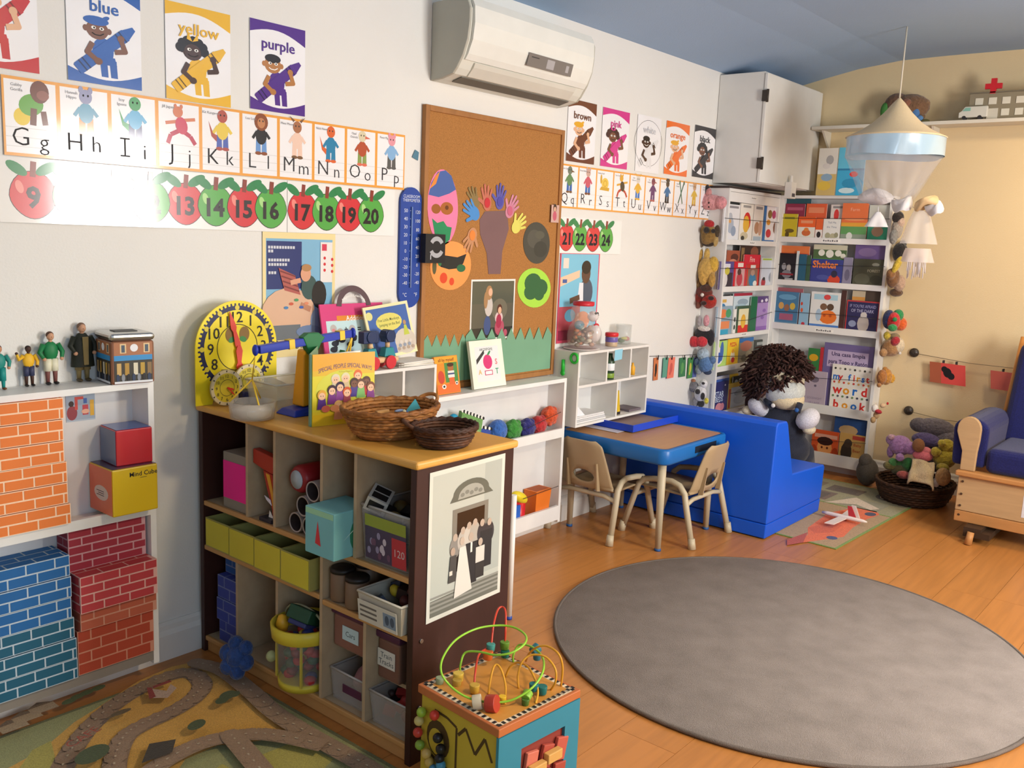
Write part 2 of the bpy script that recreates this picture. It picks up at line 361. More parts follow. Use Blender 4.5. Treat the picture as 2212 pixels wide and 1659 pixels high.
def arcs(s, col):
    n = 10; top = [(0, 1), (0.7, 1)]+[(0.7-0.7*i/n, 0.86+0.09*sin(pi*i/n)-0.06*(1-i/n)) for i in range(n+1)]; s.poly(top, col)
    bot = [(0.7, 0), (0, 0)]+[(0.7*i/n, 0.14-0.09*sin(pi*i/n)) for i in range(n+1)]; s.poly(bot[::1], col)
posters = [ # word, colour, dark, skin, hair, style, pixels (u left, u right, v top, v bottom at left edge)
 ('red', '#c22a35', '#7c1c22', 3, '#8a3a22', 2, None),
 ('blue', '#2a5fae', '#16305c', 0, '#2a5fae', 0, (146, 305, -56, 172)),
 ('yellow', '#e6b534', '#6a5020', 1, '#231d1c', 1, (358, 497, 0, 212)),
 ('purple', '#55318a', '#2e1a50', 2, '#2b2624', 2, (539, 657, 38, 234)),
 ('brown', '#6e412d', '#3e2418', 3, '#e0a830', 0, (1221, 1281, 210, 347)),
 ('pink', '#d23f8d', '#8a2258', 0, '#4a2f2b', 1, (1295, 1352, 229, 358)),
 ('white', '#e2e2e4', '#55555a', 1, '#2b2624', 2, (1370, 1420, 244, 369)),
 ('orange', '#ea7330', '#8a3c14', 3, '#e0a830', 0, (1432, 1481, 258, 375)),
 ('black', '#2c2a2e', '#111114', 0, '#221e20', 1, (1493, 1537, 267, 381))]
wi = W(539, 234).x
for word, col, dark, sk, hair, st, px in posters:
    if px is None: x1 = W(84, 160).x; x0 = x1-0.218; z0 = W(84, 160).z; z1 = z0+0.31
    else:
        x0, x1 = W(px[0], px[3]).x, W(px[1], px[3]+15).x; z0, z1 = W(px[0], px[3]).z, W(px[0], px[2]).z
    s = wall_sheet(x0, z0, x1, z1, base=FW); k = z1-z0; s2 = s.sub(0, 0, 1); s2.sc = k
    asp = (x1-x0)/k/0.7; s2.U = s2.U*asp
    c = M(col, **FILM); dk = M(dark, **FILM)
    if word != 'white': arcs(s2, c)
    else: s2.ring(0.35, 0.52, 0.405, 0.412, dk)
    kid(s2, SKIN[sk], M(hair, **FILM), c, dk, st)
    s2.text(word, 0.35, 0.76, 0.165, c if word != 'white' else M('#c9c9cd', **FILM), 0.012, 0.5)
    one('colour_poster', s2.mb, {'red': 'red crayon poster cut by the picture edge above the gorilla card'}.get(word, f'laminated crayon poster with the word {word}'), 'poster', 'crayon colour posters')
# small animal figures drawn from ellipses: body colour, clothes, head, trousers
def critter(s, a, b, c, d, kind):
    if kind == 'snail':
        s.el(-0.02, 0.0, 0.19, 0.17, a); s.ring(-0.02, 0, 0.07, 0.1, b); s.poly([(-0.3, -0.2), (0.2, -0.22), (0.22, -0.12), (-0.22, -0.1)], b); s.el(-0.24, 0.12, 0.05, 0.14, b); return
    if kind == 'snake':
        s.line([(-0.16, -0.36), (0.14, 0.3)], 0.06, a); s.line([(0.12, -0.36), (-0.1, 0.3)], 0.06, b); s.el(0.16, 0.34, 0.05, 0.07, a); s.el(-0.12, 0.34, 0.05, 0.07, b); return
    if kind in ('tail', 'liz'): s.poly([(-0.05, -0.3), (-0.24, -0.14), (-0.3, 0.14), (-0.2, -0.08), (0.0, -0.16)], a)
    if kind == 'run':
        s.line([(0, -0.1), (-0.2, -0.2), (-0.26, -0.36)], 0.08, c); s.line([(0.05, -0.12), (0.2, -0.2), (0.3, -0.34)], 0.08, c); s.line([(0, 0.06), (-0.3, 0.0)], 0.06, a); s.line([(0.05, 0.08), (0.3, 0.12)], 0.06, a)
        s.el(0.02, -0.02, 0.12, 0.16, b, 0.3); s.el(-0.05, 0.22, 0.1, 0.1, a); s.el(-0.1, 0.32, 0.03, 0.04, a); s.el(0.02, 0.32, 0.03, 0.04, a); return
    if kind == 'ape':
        s.el(-0.17, -0.2, 0.13, 0.14, d); s.el(-0.02, 0.0, 0.2, 0.17, b, 0.4); s.line([(0.02, -0.05), (0.0, -0.32)], 0.1, a); s.line([(0.17, -0.08), (0.2, -0.3)], 0.09, a); s.el(0.12, 0.22, 0.15, 0.18, a); s.el(0.17, 0.17, 0.1, 0.08, c); return
    for x in (-0.07, 0.07): s.poly([(x-0.05, -0.1), (x+0.05, -0.1), (x+0.06, -0.34), (x-0.06, -0.34)], d); s.el(x, -0.36, 0.075, 0.035, c)
    s.el(0, -0.02, 0.13, 0.17, b); s.line([(-0.1, 0.06), (-0.2, -0.08)], 0.06, b); s.line([(0.1, 0.06), (0.2, -0.06)], 0.06, b)
    s.el(0, 0.25, 0.11, 0.12, a)
    if kind == 'mane': s.el(0, 0.25, 0.16, 0.17, c); s.el(0, 0.23, 0.09, 0.1, a)
    elif kind == 'horn': s.poly([(-0.1, 0.34), (-0.2, 0.46), (-0.06, 0.38)], c); s.poly([(0.1, 0.34), (0.2, 0.46), (0.06, 0.38)], c)
    elif kind == 'beak': s.poly([(0.08, 0.27), (0.24, 0.22), (0.08, 0.2)], c)
    elif kind == 'ear': s.el(-0.08, 0.36, 0.04, 0.06, a); s.el(0.08, 0.36, 0.04, 0.06, a)
    elif kind == 'hat': s.poly([(-0.14, 0.33), (0.14, 0.33), (0.08, 0.42), (-0.08, 0.42)], c)
    s.el(-0.04, 0.27, 0.015, 0.02, INK); s.el(0.04, 0.27, 0.015, 0.02, INK)
C = lambda h: M(h, **FILM)
cards = [('G', 'g', 'Gabby\nGorilla', ('#6e3f36', '#63a544', '#8f5a50', '#e3c52f'), 'ape'), ('H', 'h', 'Hannah\nHippo', ('#8f92b4', '#5f9cb8', '#e08a3a', '#e08a3a'), 'ear'),
 ('I', 'i', 'Izzy\nIguana', ('#3c9a58', '#58a9d2', '#8a7a8a', '#4a4f78'), 'liz'), ('J', 'j', "Jill Jaguar", ('#cf7a58', '#c8405c', '#b83450', '#c8405c'), 'run'),
 ('K', 'k', 'Kit Kangaroo', ('#b0564a', '#e2c650', '#a8504a', '#4f63b0'), 'tail'), ('L', 'l', 'Leo Lion', ('#c0845a', '#2c2c30', '#8a5034', '#6b97cf'), 'mane'),
 ('M', 'm', 'Mimi Moose', ('#a87050', '#eccbb8', '#7a5a40', '#eccbb8'), 'horn'), ('N', 'n', 'Nick Newt', ('#d8683a', '#2f83ad', '#d8683a', '#2f83ad'), 'tail'),
 ('O', 'o', 'Opal\nOstrich', ('#d9cfae', '#b4553a', '#d9705a', '#8aa05a'), 'beak'), ('P', 'p', 'Peter Pig', ('#e39aa6', '#86b3dc', '#5b5d5c', '#5b5d5c'), 'ear'),
 ('Q', 'q', 'Queenie Quail', ('#6f7a6a', '#5f8a5a', '#7a5a3a', '#2f63b0'), 'beak'), ('R', 'r', 'Rosie Rabbit', ('#caa79a', '#c95a6c', '#7a4a30', '#3f6fb6'), 'ear'),
 ('S', 's', 'Sammy Snail', ('#e6c558', '#d0a53a', '#caa030', '#caa030'), 'snail'), ('T', 't', 'Tim Turtle', ('#d9a53c', '#4a4030', '#b84a3a', '#d9a53c'), 'run'),
 ('U', 'u', 'Una\nUnicorn', ('#d9d2c8', '#e0b040', '#e0b040', '#3f77c4'), 'horn'), ('V', 'v', 'Vic\nVulture', ('#8a4a5a', '#6a3f70', '#b0605a', '#6a3f70'), 'beak'),
 ('W', 'w', 'Wally Walrus', ('#5a4a3c', '#3f6fa0', '#4a4038', '#3c3a3c'), 'hat'), ('X', 'x', 'Xavier\nXenops', ('#4f6a50', '#5f7a5a', '#4f6a50', '#4f6a50'), 'snake'),
 ('Y', 'y', 'Yetta Yak', ('#c9a27c', '#d9b440', '#b08a50', '#d9b440'), 'ear'), ('Z', 'z', 'Zelda\nZebra', ('#d8d5d2', '#d0713a', '#3a383a', '#d0713a'), 'mane')]
ORA = C('#e8a24a'); RULE = C('#c9c8c6')
def strip(cs, x0, x1, z0, z1, label):
    t = thing('alphabet_strip', label, 'poster', ((x0+x1)/2, -0.003, z0), 'alphabet wall strips')
    wc = (x1-x0)/len(cs)
    for i, (A, a, nm, cols, kd) in enumerate(cs):
        s = wall_sheet(x0+i*wc, z0, x0+(i+1)*wc, z1, 0.004, base=ORA); h = z1-z0; s.sc = h; r = wc/h
        s.rect(0.028, 0.04, r-0.028, 0.96, FW)
        for v in (0.12, 0.24, 0.36): s.rect(0.03, v, r-0.03, v+0.006, RULE)
        q = s.sub(r*0.53, 0.665, 0.8); critter(q, *[C(c) for c in cols], kd); s.k = q.k
        if A == 'I': s.line([(r*0.3, 0.13), (r*0.3, 0.37)], 0.022, INK); s.line([(r*0.2, 0.13), (r*0.4, 0.13)], 0.02, INK); s.line([(r*0.2, 0.37), (r*0.4, 0.37)], 0.02, INK)
        else: s.text(A, r*0.3, 0.24+(0.018 if A != 'Q' else 0), 0.34, INK, -0.012)
        s.text(a, r*0.72, 0.25 if a in 'hkltdbf' else 0.215, 0.31, INK, -0.012)
        for j, ln in enumerate(nm.split('\n')): s.text(ln, 0.04+r*0.2, 0.9-j*0.06, 0.055, C('#8e8d90'), 0, r*0.42)
        s.mb.build('letter_card', t)
xg = W(4, 250).x; xp = W(872, 350).x; xq = W(1206, 400).x; xz = W(1537, 430).x
za0, za1 = W(870, 410.5).z, W(872, 292).z
strip(cards[:5], xg, (xg+xp)/2, za0, za1, 'orange bordered alphabet cards from G to K'); strip(cards[5:10], (xg+xp)/2, xp, za0, za1, 'orange bordered alphabet cards from L to P')
zb0, zb1 = W(1204, 448).z, W(1207, 352).z
strip(cards[10:14], xq, xq+(xz-xq)*0.4, zb0, zb1, 'orange bordered alphabet cards from Q to T'); strip(cards[14:], xq+(xz-xq)*0.4, xz, zb0, zb1, 'orange bordered alphabet cards from U to Z')
INK0 = INK; INK = C('#2b2a2d')
RED, GRN, LEAF, STEM = C('#cf3a41'), C('#57a84c'), C('#2f8450'), C('#8a4038')
def apple(s, x, y, k, n):
    c = RED if n % 2 else GRN
    s.poly([(x+k*(0.5*cos(a)*(1-0.12*max(0, -sin(a)))), y+k*(0.53*sin(a)*(1.0 if sin(a) < 0 else 0.92)-0.05*cos(a)**6)) for a in (2*pi*i/28 for i in range(28))], INK)
    s.poly([(x+k*0.97*(0.5*cos(a)*(1-0.12*max(0, -sin(a)))), y+k*0.97*(0.53*sin(a)*(1.0 if sin(a) < 0 else 0.92)-0.05*cos(a)**6)) for a in (2*pi*i/28 for i in range(28))], c)
    s.el(x-k*0.32, y+k*0.52, k*0.24, k*0.11, LEAF, 2.6); s.el(x+k*0.3, y+k*0.55, k*0.26, k*0.11, LEAF, 0.5)
    s.line([(x, y+k*0.36), (x+k*0.03, y+k*0.68)], k*0.12, STEM)
    s.el(x-k*0.28, y+k*0.14, k*0.08, k*0.14, C('#e88a80' if n % 2 else '#a9d88a'), 0.3)
    s.text(str(n), x, y-k*0.06, k*0.6, INK, 0.035)
def numbers(ns, x0, x1, z0, z1, xs, zc, label, tilt=0.0):
    t = wall_sheet(x0, z0, x1, z1, 0.004, base=C('#ebebe8'))
    if tilt:   # the laminated sheet bellies off the wall a little, its lower edge forward
        t = Sheet((x0, -0.004-tilt, z0), (1, 0, 0), (0, tilt/(z1-z0), 1), x1-x0, z1-z0, (0, -1, 0), base=M('#ebebe8', 0.08, 'gloss', 0.9))
    for n, x in zip(ns, xs): apple(t, x-x0, zc-z0, 0.128 if x1 < 3 else 0.128, n)
    one('number_strip', t.mb, label, 'poster', 'apple number strips')
ctr = {9: (70, 425), 12: (322, 428), 13: (399, 432), 16: (583, 441), 17: (652, 447), 20: (799, 459), 21: (1222, 507), 24: (1307, 510)}
def lx(a, b): xa, xb = W(*ctr[a]).x, W(*ctr[b]).x; return [xa+(xb-xa)*i/3 for i in range(4)]
zc = W(500, 438).z
numbers((9, 10, 11, 12), W(-5, 430).x, W(349, 430).x, zc-0.088, min(zc+0.098, za0-0.003), lx(9, 12), zc-0.01, 'apple number strip 9 to 12 with a bright window reflection', 0.004)
numbers((13, 14, 15, 16), W(350, 430).x, W(618, 440).x, zc-0.088, min(zc+0.098, za0-0.003), lx(13, 16), zc-0.01, 'apple number strip 13 to 16')
numbers((17, 18, 19, 20), W(619, 440).x, W(850, 450).x, zc-0.088, min(zc+0.098, za0-0.003), lx(17, 20), zc-0.01, 'apple number strip 17 to 20 beside the thermometer')
z2 = W(1265, 510).z; INK = INK0
numbers((21, 22, 23, 24), W(1203, 510).x, W(1340, 510).x, z2-0.085, z2+0.085, lx(21, 24), z2-0.008, 'apple number strip 21 to 24 right of the cork board')
# classroom photograph posters
def photo_class():
    x0, x1 = W(566, 600).x, W(722, 600).x; z1, z0 = W(566, 500).z, W(600, 772).z
    s = wall_sheet(x0, z0, x1, z1, base=C('#ead9a0')); r = (x1-x0)/(z1-z0); s.sc = z1-z0
    s.rect(0.03, 0.14, r-0.03, 0.95, C('#7fb4d2')); s.rect(0.035, 0.55, r*0.52, 0.93, C('#2b3a72'))
    for yy, n in ((0.87, 10), (0.84, 2), (0.77, 8), (0.735, 7), (0.67, 3)):
        for i in range(n): s.rect(0.05+i*0.026, yy, 0.05+i*0.026+0.02, yy+0.022, C('#cfd3dc'))
    s.rect(r*0.78, 0.6, r-0.035, 0.93, C('#e6e3e0')); s.rect(r*0.8, 0.86, r*0.87, 0.915, C('#d0405a'))
    for i in range(3): s.el(r*0.84, 0.8-i*0.05, 0.013, 0.013, RED); s.el(r*0.95, 0.79-i*0.05, 0.013, 0.013, RED)
    s.el(r*0.34, 0.36, 0.26, 0.2, C('#d8b296')); s.rect(0.03, 0.14, r*0.5, 0.26, C('#6c757c')); s.ring(r*0.34, 0.36, 0.25, 0.27, C('#3a3638'), a0=3.6, a1=5.6)
    s.poly([(r*0.2, 0.72), (r*0.42, 0.66), (r*0.5, 0.5), (r*0.28, 0.54)], C('#b0605a'))
    for i in range(4): s.line([(r*0.22+i*0.012, 0.695-i*0.04), (r*0.43+i*0.012, 0.65-i*0.04)], 0.012, C('#7a3f40'))
    s.el(r*0.62, 0.56, 0.08, 0.1, C('#3f5a58')); s.el(r*0.57, 0.67, 0.052, 0.062, C('#d9a184')); s.el(r*0.58, 0.72, 0.05, 0.03, C('#b08458')); s.line([(r*0.5, 0.62), (r*0.36, 0.6)], 0.04, C('#d9a184'))
    s.el(r*0.78, 0.28, 0.1, 0.13, C('#7d94b4')); s.el(r*0.62, 0.2, 0.13, 0.05, C('#6d84a8')); s.el(r*0.76, 0.5, 0.075, 0.115, C('#26282a')); s.line([(r*0.64, 0.38), (r*0.5, 0.42)], 0.045, C('#b98468')); s.rect(r*0.83, 0.14, r*0.92, 0.36, C('#2d4f96'))
    for i, c in enumerate(('#4a84b8', '#c8604a', '#4f9a6a', '#3f63b0', '#d98a6a')): s.el(r*(0.3+0.07*i), 0.4+0.03*(i % 3), 0.022, 0.012, C(c))
    s.text('TEACHING TIMES', r*0.4, 0.08, 0.05, INK, 0.01)
    one('classroom_poster', s.mb, 'yellow bordered photo poster of children at a table above the clock', 'poster')
photo_class()
def photo_boy():
    x0, x1 = W(1207, 600).x, W(1292, 600).x; z1, z0 = W(1210, 543).z, W(1204, 742).z
    s = wall_sheet(x0, z0, x1, z1, base=C('#cf4a68')); r = (x1-x0)/(z1-z0); s.sc = z1-z0
    s.rect(0.02, 0.03, r-0.02, 0.975, C('#79c0dc')); s.rect(0.02, 0.03, r*0.55, 0.4, C('#b4505c')); s.poly([(0.02, 0.62), (r*0.5, 0.72), (r*0.5, 0.8), (0.02, 0.72)], C('#e6c6a8')); s.rect(0.06, 0.82, 0.16, 0.93, C('#e2d8cc'))
    s.el(r*0.68, 0.55, 0.13, 0.16, C('#46546a')); s.poly([(r*0.5, 0.66), (r*0.6, 0.66), (r*0.62, 0.4), (r*0.46, 0.4)], C('#e3e6ee')); s.el(r*0.66, 0.76, 0.085, 0.11, C('#5a3e33')); s.el(r*0.66, 0.83, 0.09, 0.075, C('#1e1b1c')); s.line([(r*0.52, 0.5), (r*0.28, 0.46)], 0.06, C('#5a3e33'))
    s.rect(0.06, 0.66, 0.14, 0.7, C('#3f5ea0')); s.el(r*0.3, 0.3, 0.1, 0.07, C('#62a9c8')); s.el(r*0.62, 0.24, 0.14, 0.1, C('#d98a5a')); s.rect(0.02, 0.03, r-0.02, 0.14, C('#8a2f48'))
    one('classroom_poster', s.mb, 'pink bordered photo poster of a boy behind the animal jar', 'poster')
photo_boy()
# thermometer
def thermometer():
    x0, x1 = W(859, 540).x, W(905, 540).x; z1, z0 = W(880, 404).z, W(880, 664).z; w = x1-x0; r = w/2; n = 12
    pl = [(x0+r+r*cos(pi*i/n), z1-r+r*sin(pi*i/n)) for i in range(n+1)]+[(x0+r-r*cos(pi*i/n), z0+r-r*sin(pi*i/n)) for i in range(n+1)]
    t = thing('wall_thermometer', 'long blue classroom thermometer with rounded ends', 'thermometer', (x0+r, -0.01, z0))
    MB().prism(pl, (0, -0.012, 0), (1, 0, 0), (0, 0, 1), (0, 0.011, 0), M('#27479a', 0.35)).build('board', t)
    s = Sheet((x0, -0.012, z0), (1, 0, 0), (0, 0, 1), w, z1-z0, (0, -1, 0), base=None); h = z1-z0; s.sc = h; r = w/h; wt = M('#cdd6ea', 0.5)
    s.text('CLASSROOM', r/2, 0.925, 0.036, wt, 0.004, r*0.75); s.text('THERMOMETER', r/2, 0.893, 0.036, wt, 0.004, r*0.8)
    for i, n in enumerate((50, 40, 30, 20, 10, 0, -10, -20, -30, -40)): s.text(str(n), r*0.25, 0.808-i*0.0665, 0.042, wt, 0.004); s.rect(r*0.44, 0.806-i*0.0665, r*0.56, 0.81-i*0.0665, wt)
    for i, n in enumerate((120, 100, 80, 60, 40, 20, 0, -20, -40)): s.text(str(n), r*0.8, 0.8-i*0.0735, 0.04, wt, 0.004)
    s.text('\u00b0C', r*0.25, 0.11, 0.045, wt, 0.004); s.text('\u00b0F', r*0.76, 0.11, 0.045, wt, 0.004); s.mb.build('lettering', t)
    MB().cyl((x0+w/2, -0.016, z0+h*0.17), (x0+w/2, -0.016, z0+h*0.84), 0.0035, 0.0035, M('#7d94c8', 0.2), 8).build('glass_tube', t)
thermometer()
# cork board with its pinned pieces
cx0, cx1 = W(905, 500).x, W(1200, 540).x; cz1, cz0 = W(906, 224).z, W(1193, 806).z
t = thing('cork_board', 'tall brown cork notice board with tan frame', 'notice board', ((cx0+cx1)/2, -0.02, cz0))
MB().box(cx0+0.02, cx1-0.02, -0.016, -0.002, cz0+0.02, cz1-0.02, M('#a8743e', 0.9, 'cork')).build('cork_panel', t)
fm = M('#a3703f', 0.6, 'wood', st=(9, 9, 2))
for a, b, c, d in ((cx0, cx0+0.022, cz0, cz1), (cx1-0.022, cx1, cz0, cz1), (cx0+0.022, cx1-0.022, cz0, cz0+0.022), (cx0+0.022, cx1-0.022, cz1-0.022, cz1)): MB().box(a, b, -0.024, -0.002, c, d, fm).build('frame', t, bev=0.002)
CY = -0.0165
def cut(name, label, cat, px, rx, rz, col, arts=(), rot=0, group=None):
    p = W(px[0], px[1], CY); n = 30
    s = Sheet((p.x, CY, p.z), (1, 0, 0), (0, 0, 1), 1, 1, (0, -1, 0), base=None)
    c, q = cos(rot), sin(rot)
    pl = [(rx*cos(a)*c-rz*sin(a)*q, rx*cos(a)*q+rz*sin(a)*c) for a in (2*pi*i/n for i in range(n))]
    s.mb.prism(pl, (p.x, CY, p.z), (1, 0, 0), (0, 0, 1), (0, -0.0012, 0), M(col, 0.7)); s.o = s.o+s.N*0.0012
    for a in arts: s.poly([(x*rx, y*rz) for x, y in a[0]], M(a[1], 0.7)) if isinstance(a[0], list) else s.el(a[0][0]*rx, a[0][1]*rz, a[0][2]*rx, a[0][3]*rz, M(a[1], 0.7), a[0][4] if len(a[0]) > 4 else 0)
    return one(name, s.mb, label, cat, group)
SX = 0.0019
cut('painted_egg', 'pink painted paper egg with a blue top pinned to cork', 'artwork', (956.5, 448), 0.088, 0.15, '#f07fa6', [([(-0.95, 0.3), (-0.8, 0.62), (-0.4, 0.92), (0.1, 0.98), (0.5, 0.85), (0.82, 0.5), (0.4, 0.38), (-0.3, 0.26)], '#4a64a2'), ([(-0.9, 0.45), (-0.55, 0.8), (-0.25, 0.95), (-0.5, 0.6)], '#e08a3a'), ((-0.45, -0.05, 0.3, 0.13), '#9a5a26'), ((0.25, -0.02, 0.42, 0.17), '#a8622a'), ((0.25, 0.0, 0.12, 0.06), '#6a3a18'), ([(-0.7, -0.3), (-0.35, -0.42), (0.05, -0.36), (0.3, -0.5), (0.62, -0.52), (0.5, -0.86), (0.1, -0.99), (-0.4, -0.9)], '#2c8a58')], 0.08, 'painted paper eggs')
cut('painted_egg', 'orange paper egg with black and green paint', 'artwork', (974, 574), 0.122, 0.1, '#f59a52', [([(-0.75, 0.2), (-0.3, 0.42), (0.3, 0.35), (0.75, 0.5), (0.6, 0.1), (0.4, -0.1), (-0.1, -0.15), (-0.5, -0.05)], '#2c2b26'), ((0.5, -0.1, 0.22, 0.16), '#2f6a44'), ((-0.35, -0.5, 0.18, 0.22), '#d84a28'), ((0.05, -0.65, 0.12, 0.16), '#d84a28'), ((-0.45, 0.4, 0.1, 0.2), '#e04a26'), ((-0.8, -0.05, 0.1, 0.3), '#5a5a3a'), ((-0.55, 0.1, 0.08, 0.12), '#3a7a4a')], 0.05, 'painted paper eggs')
cut('painted_egg', 'dark grey scribbled paper egg', 'artwork', (1159, 525), 0.1, 0.092, '#4c4a40', [((-0.2, 0.2, 0.5, 0.45), '#58554a'), ((0.3, -0.3, 0.5, 0.4), '#434138'), ((0.2, 0.4, 0.35, 0.2), '#5d5a4c')], -0.5, 'painted paper eggs')
cut('painted_egg', 'lime paper egg with a dark green blot', 'artwork', (1154, 622), 0.124, 0.09, '#a5d84a', [((-0.1, 0.25, 0.5, 0.5), '#38643c'), ((0.35, 0.0, 0.45, 0.45), '#38643c'), ((-0.2, -0.2, 0.4, 0.4), '#38643c'), ((0.3, -0.35, 0.3, 0.3), '#38643c')], -0.15, 'painted paper eggs')
tr = [W(840+a/2.5125, 200+b/2.5125, CY) for a, b in ((492, 690), (520, 645), (640, 640), (650, 740), (615, 860), (605, 985), (540, 985), (530, 870), (495, 770))]
one('paper_tree_trunk', MB().prism([(p.x, p.z) for p in tr], (0, CY, 0), (1, 0, 0), (0, 0, 1), (0, -0.001, 0), M('#7a5c5c', 0.7)), 'brown purple painted paper tree trunk under the handprints', 'artwork')
def hand(px, rot, col, label, k=1.0, inner=None):
    p = W(840+px[0]/2.5125, 200+px[1]/2.5125, CY); m = MB(); f = 0.036*k; c, q = cos(rot), sin(rot); mt = M(col, 0.7); y0 = CY-0.0012-0.0005*random.random()
    def pl(pts, dy): m.prism([((x*c-y*q)*f, (x*q+y*c)*f) for x, y in pts], (p.x, y0-dy, p.z), (1, 0, 0), (0, 0, 1), (0, -0.0012, 0), mt)
    pl([(0.78*cos(a), 0.95*sin(a)) for a in (2*pi*i/16 for i in range(16))], 0)
    for i, (bx, by, a, l, w) in enumerate(((-0.6, 0.0, -0.95, 1.0, 0.23), (-0.5, 0.6, -0.24, 1.15, 0.19), (-0.16, 0.75, -0.04, 1.3, 0.19), (0.2, 0.7, 0.14, 1.15, 0.19), (0.52, 0.5, 0.4, 0.95, 0.17))):
        dx, dy = sin(a), cos(a); nx, ny = -dy, dx; tx, ty = bx+dx*l, by+dy*l
        pl([(bx-nx*w, by-ny*w), (tx-nx*w*0.85, ty-ny*w*0.85), (tx-nx*w*0.4+dx*0.15, ty-ny*w*0.4+dy*0.15), (tx+nx*w*0.4+dx*0.15, ty+ny*w*0.4+dy*0.15), (tx+nx*w*0.85, ty+ny*w*0.85), (bx+nx*w, by+ny*w)], 0.0002*(i+1))
    if inner: m.prism([(0.5*f*cos(a), 0.6*f*sin(a)) for a in (2*pi*i/14 for i in range(14))], (p.x, y0-0.0024, p.z), (1, 0, 0), (0, 0, 1), (0, -0.0004, 0), M(inner, 0.7))
    one('paper_handprint', m, label, 'artwork', 'handprint leaves')
hand((450, 775), 2.6, '#c08a62', 'orange painted handprint, lowest on the tree', 1.0, '#e8843c')
hand((462, 655), 1.0, '#4d8ccc', 'bright blue painted handprint')
hand((468, 590), 0.6, '#8a7448', 'brown green painted handprint above the blue one', 0.9)
hand((531, 598), 0.15, '#c0705a', 'red painted handprint at the top of the tree', 1.0, '#c2323a')
hand((600, 592), -0.1, '#5f5aa4', 'violet painted handprint at the top of the tree', 1.0, '#4f4aa0')
hand((655, 642), -0.65, '#c9849a', 'pink painted paper handprint above the yellow one', 1.0, '#c4627e')
hand((690, 728), -1.0, '#d9d265', 'yellow painted handprint on the tree', 1.0)
def gphoto():
    a, b = W(1018, 604, CY), W(1108, 729, CY)
    s = Sheet((a.x, CY, b.z), (1, 0, 0), (0, 0, 1), b.x-a.x, a.z-b.z, (0, -1, 0), base=C('#e9e8e4')); h = a.z-b.z; s.sc = h; r = (b.x-a.x)/h
    s.rect(0.03, 0.03, r-0.03, 0.97, C('#5f5d50')); s.rect(0.03, 0.6, r-0.03, 0.97, C('#55594c')); s.rect(0.03, 0.03, r-0.03, 0.2, C('#3c3a33')); s.el(r*0.65, 0.5, 0.2, 0.18, C('#736f5e'))
    s.el(r*0.38, 0.24, 0.085, 0.16, C('#4a5a86')); s.el(r*0.4, 0.56, 0.1, 0.17, C('#c9c2bc')); s.el(r*0.4, 0.78, 0.085, 0.12, C('#a8825a')); s.el(r*0.43, 0.79, 0.05, 0.065, C('#e0b294')); s.el(r*0.33, 0.66, 0.05, 0.14, C('#a8825a'))
    s.el(r*0.66, 0.2, 0.12, 0.14, C('#b4586a')); s.el(r*0.64, 0.36, 0.1, 0.1, C('#d9c0c0')); s.el(r*0.64, 0.3, 0.07, 0.12, C('#a83a52')); s.el(r*0.65, 0.5, 0.065, 0.085, C('#59392c')); s.el(r*0.655, 0.48, 0.045, 0.06, C('#deb090')); s.el(r*0.8, 0.1, 0.05, 0.06, C('#b4586a'))
    one('photo_print', s.mb, 'white bordered photo of two girls pinned on the cork board', 'photograph')
gphoto()
def grass(px, zz, label, off):
    pts = [W(u, v, CY-off) for u, v in px]; a, b = pts[0], pts[1]; n = zz; poly = [(a.x, cz0+0.03), (b.x, cz0+0.03), (b.x, b.z)]
    for i in range(n*2-1, 0, -1):
        f = i/(2*n); x = a.x+(b.x-a.x)*f; z = a.z+(b.z-a.z)*f; poly.append((x, z+(0.03 if i % 2 else -0.018)+0.01*sin(i*3.1)))
    poly.append((a.x, a.z))
    one('paper_grass', MB().prism(poly, (0, CY-off, 0), (1, 0, 0), (0, 0, 1), (0, -0.001, 0), M('#74a183', 0.8)), label, 'artwork', 'paper grass strips')
grass(((913, 740), (1008, 738)), 5, 'left piece of zigzag green paper grass on cork', 0.0005); grass(((1006, 726), (1191, 722)), 9, 'wide right piece of zigzag green paper grass', 0.0028)
a, b = W(1182, 442), W(1197, 481); s = Sheet((a.x, -0.025, b.z), (1, 0, 0), (0, 0, 1), b.x-a.x, a.z-b.z, (0, -1, 0), base=C('#c9a59c')); s.el(0.027, 0.065, 0.013, 0.02, C('#3a2a28')); s.el(0.027, 0.06, 0.009, 0.012, C('#d8a890')); s.el(0.027, 0.03, 0.015, 0.022, C('#c05a70'))
one('photo_print', s.mb, 'tiny portrait photo at the right edge of the cork board', 'photograph')
a, b = W(900, 504), W(941, 567); bx = MB().box(a.x, b.x, -0.052, -0.026, b.z, a.z, BLACK); s = Sheet((a.x, -0.052, b.z), (1, 0, 0), (0, 0, 1), b.x-a.x, a.z-b.z, (0, -1, 0), base=None, mb=bx)
hh = a.z-b.z; ww = b.x-a.x; s.ring(ww*0.56, hh*0.55, ww*0.22, ww*0.38, M('#a9abb0', 0.4), a0=0.5, a1=2.6); s.ring(ww*0.56, hh*0.55, ww*0.22, ww*0.38, M('#a9abb0', 0.4), a0=3.6, a1=5.8); s.rect(ww*0.25, hh*0.12, ww*0.29, hh*0.3, M('#c9cbd0'))
one('clip_timer', bx, 'square black gadget with a silver ring between thermometer and cork board', 'timer')
p = W(897, 335); one('paper_scrap', MB().prism([(-0.02, -0.01), (0.012, -0.02), (0.016, 0.012), (-0.004, 0.02)], (p.x, -0.003, p.z), (1, 0, 0), (0, 0, 1), (0, -0.001, 0), M('#4f7d92')), 'small teal paper scrap left of the cork board', 'paper')
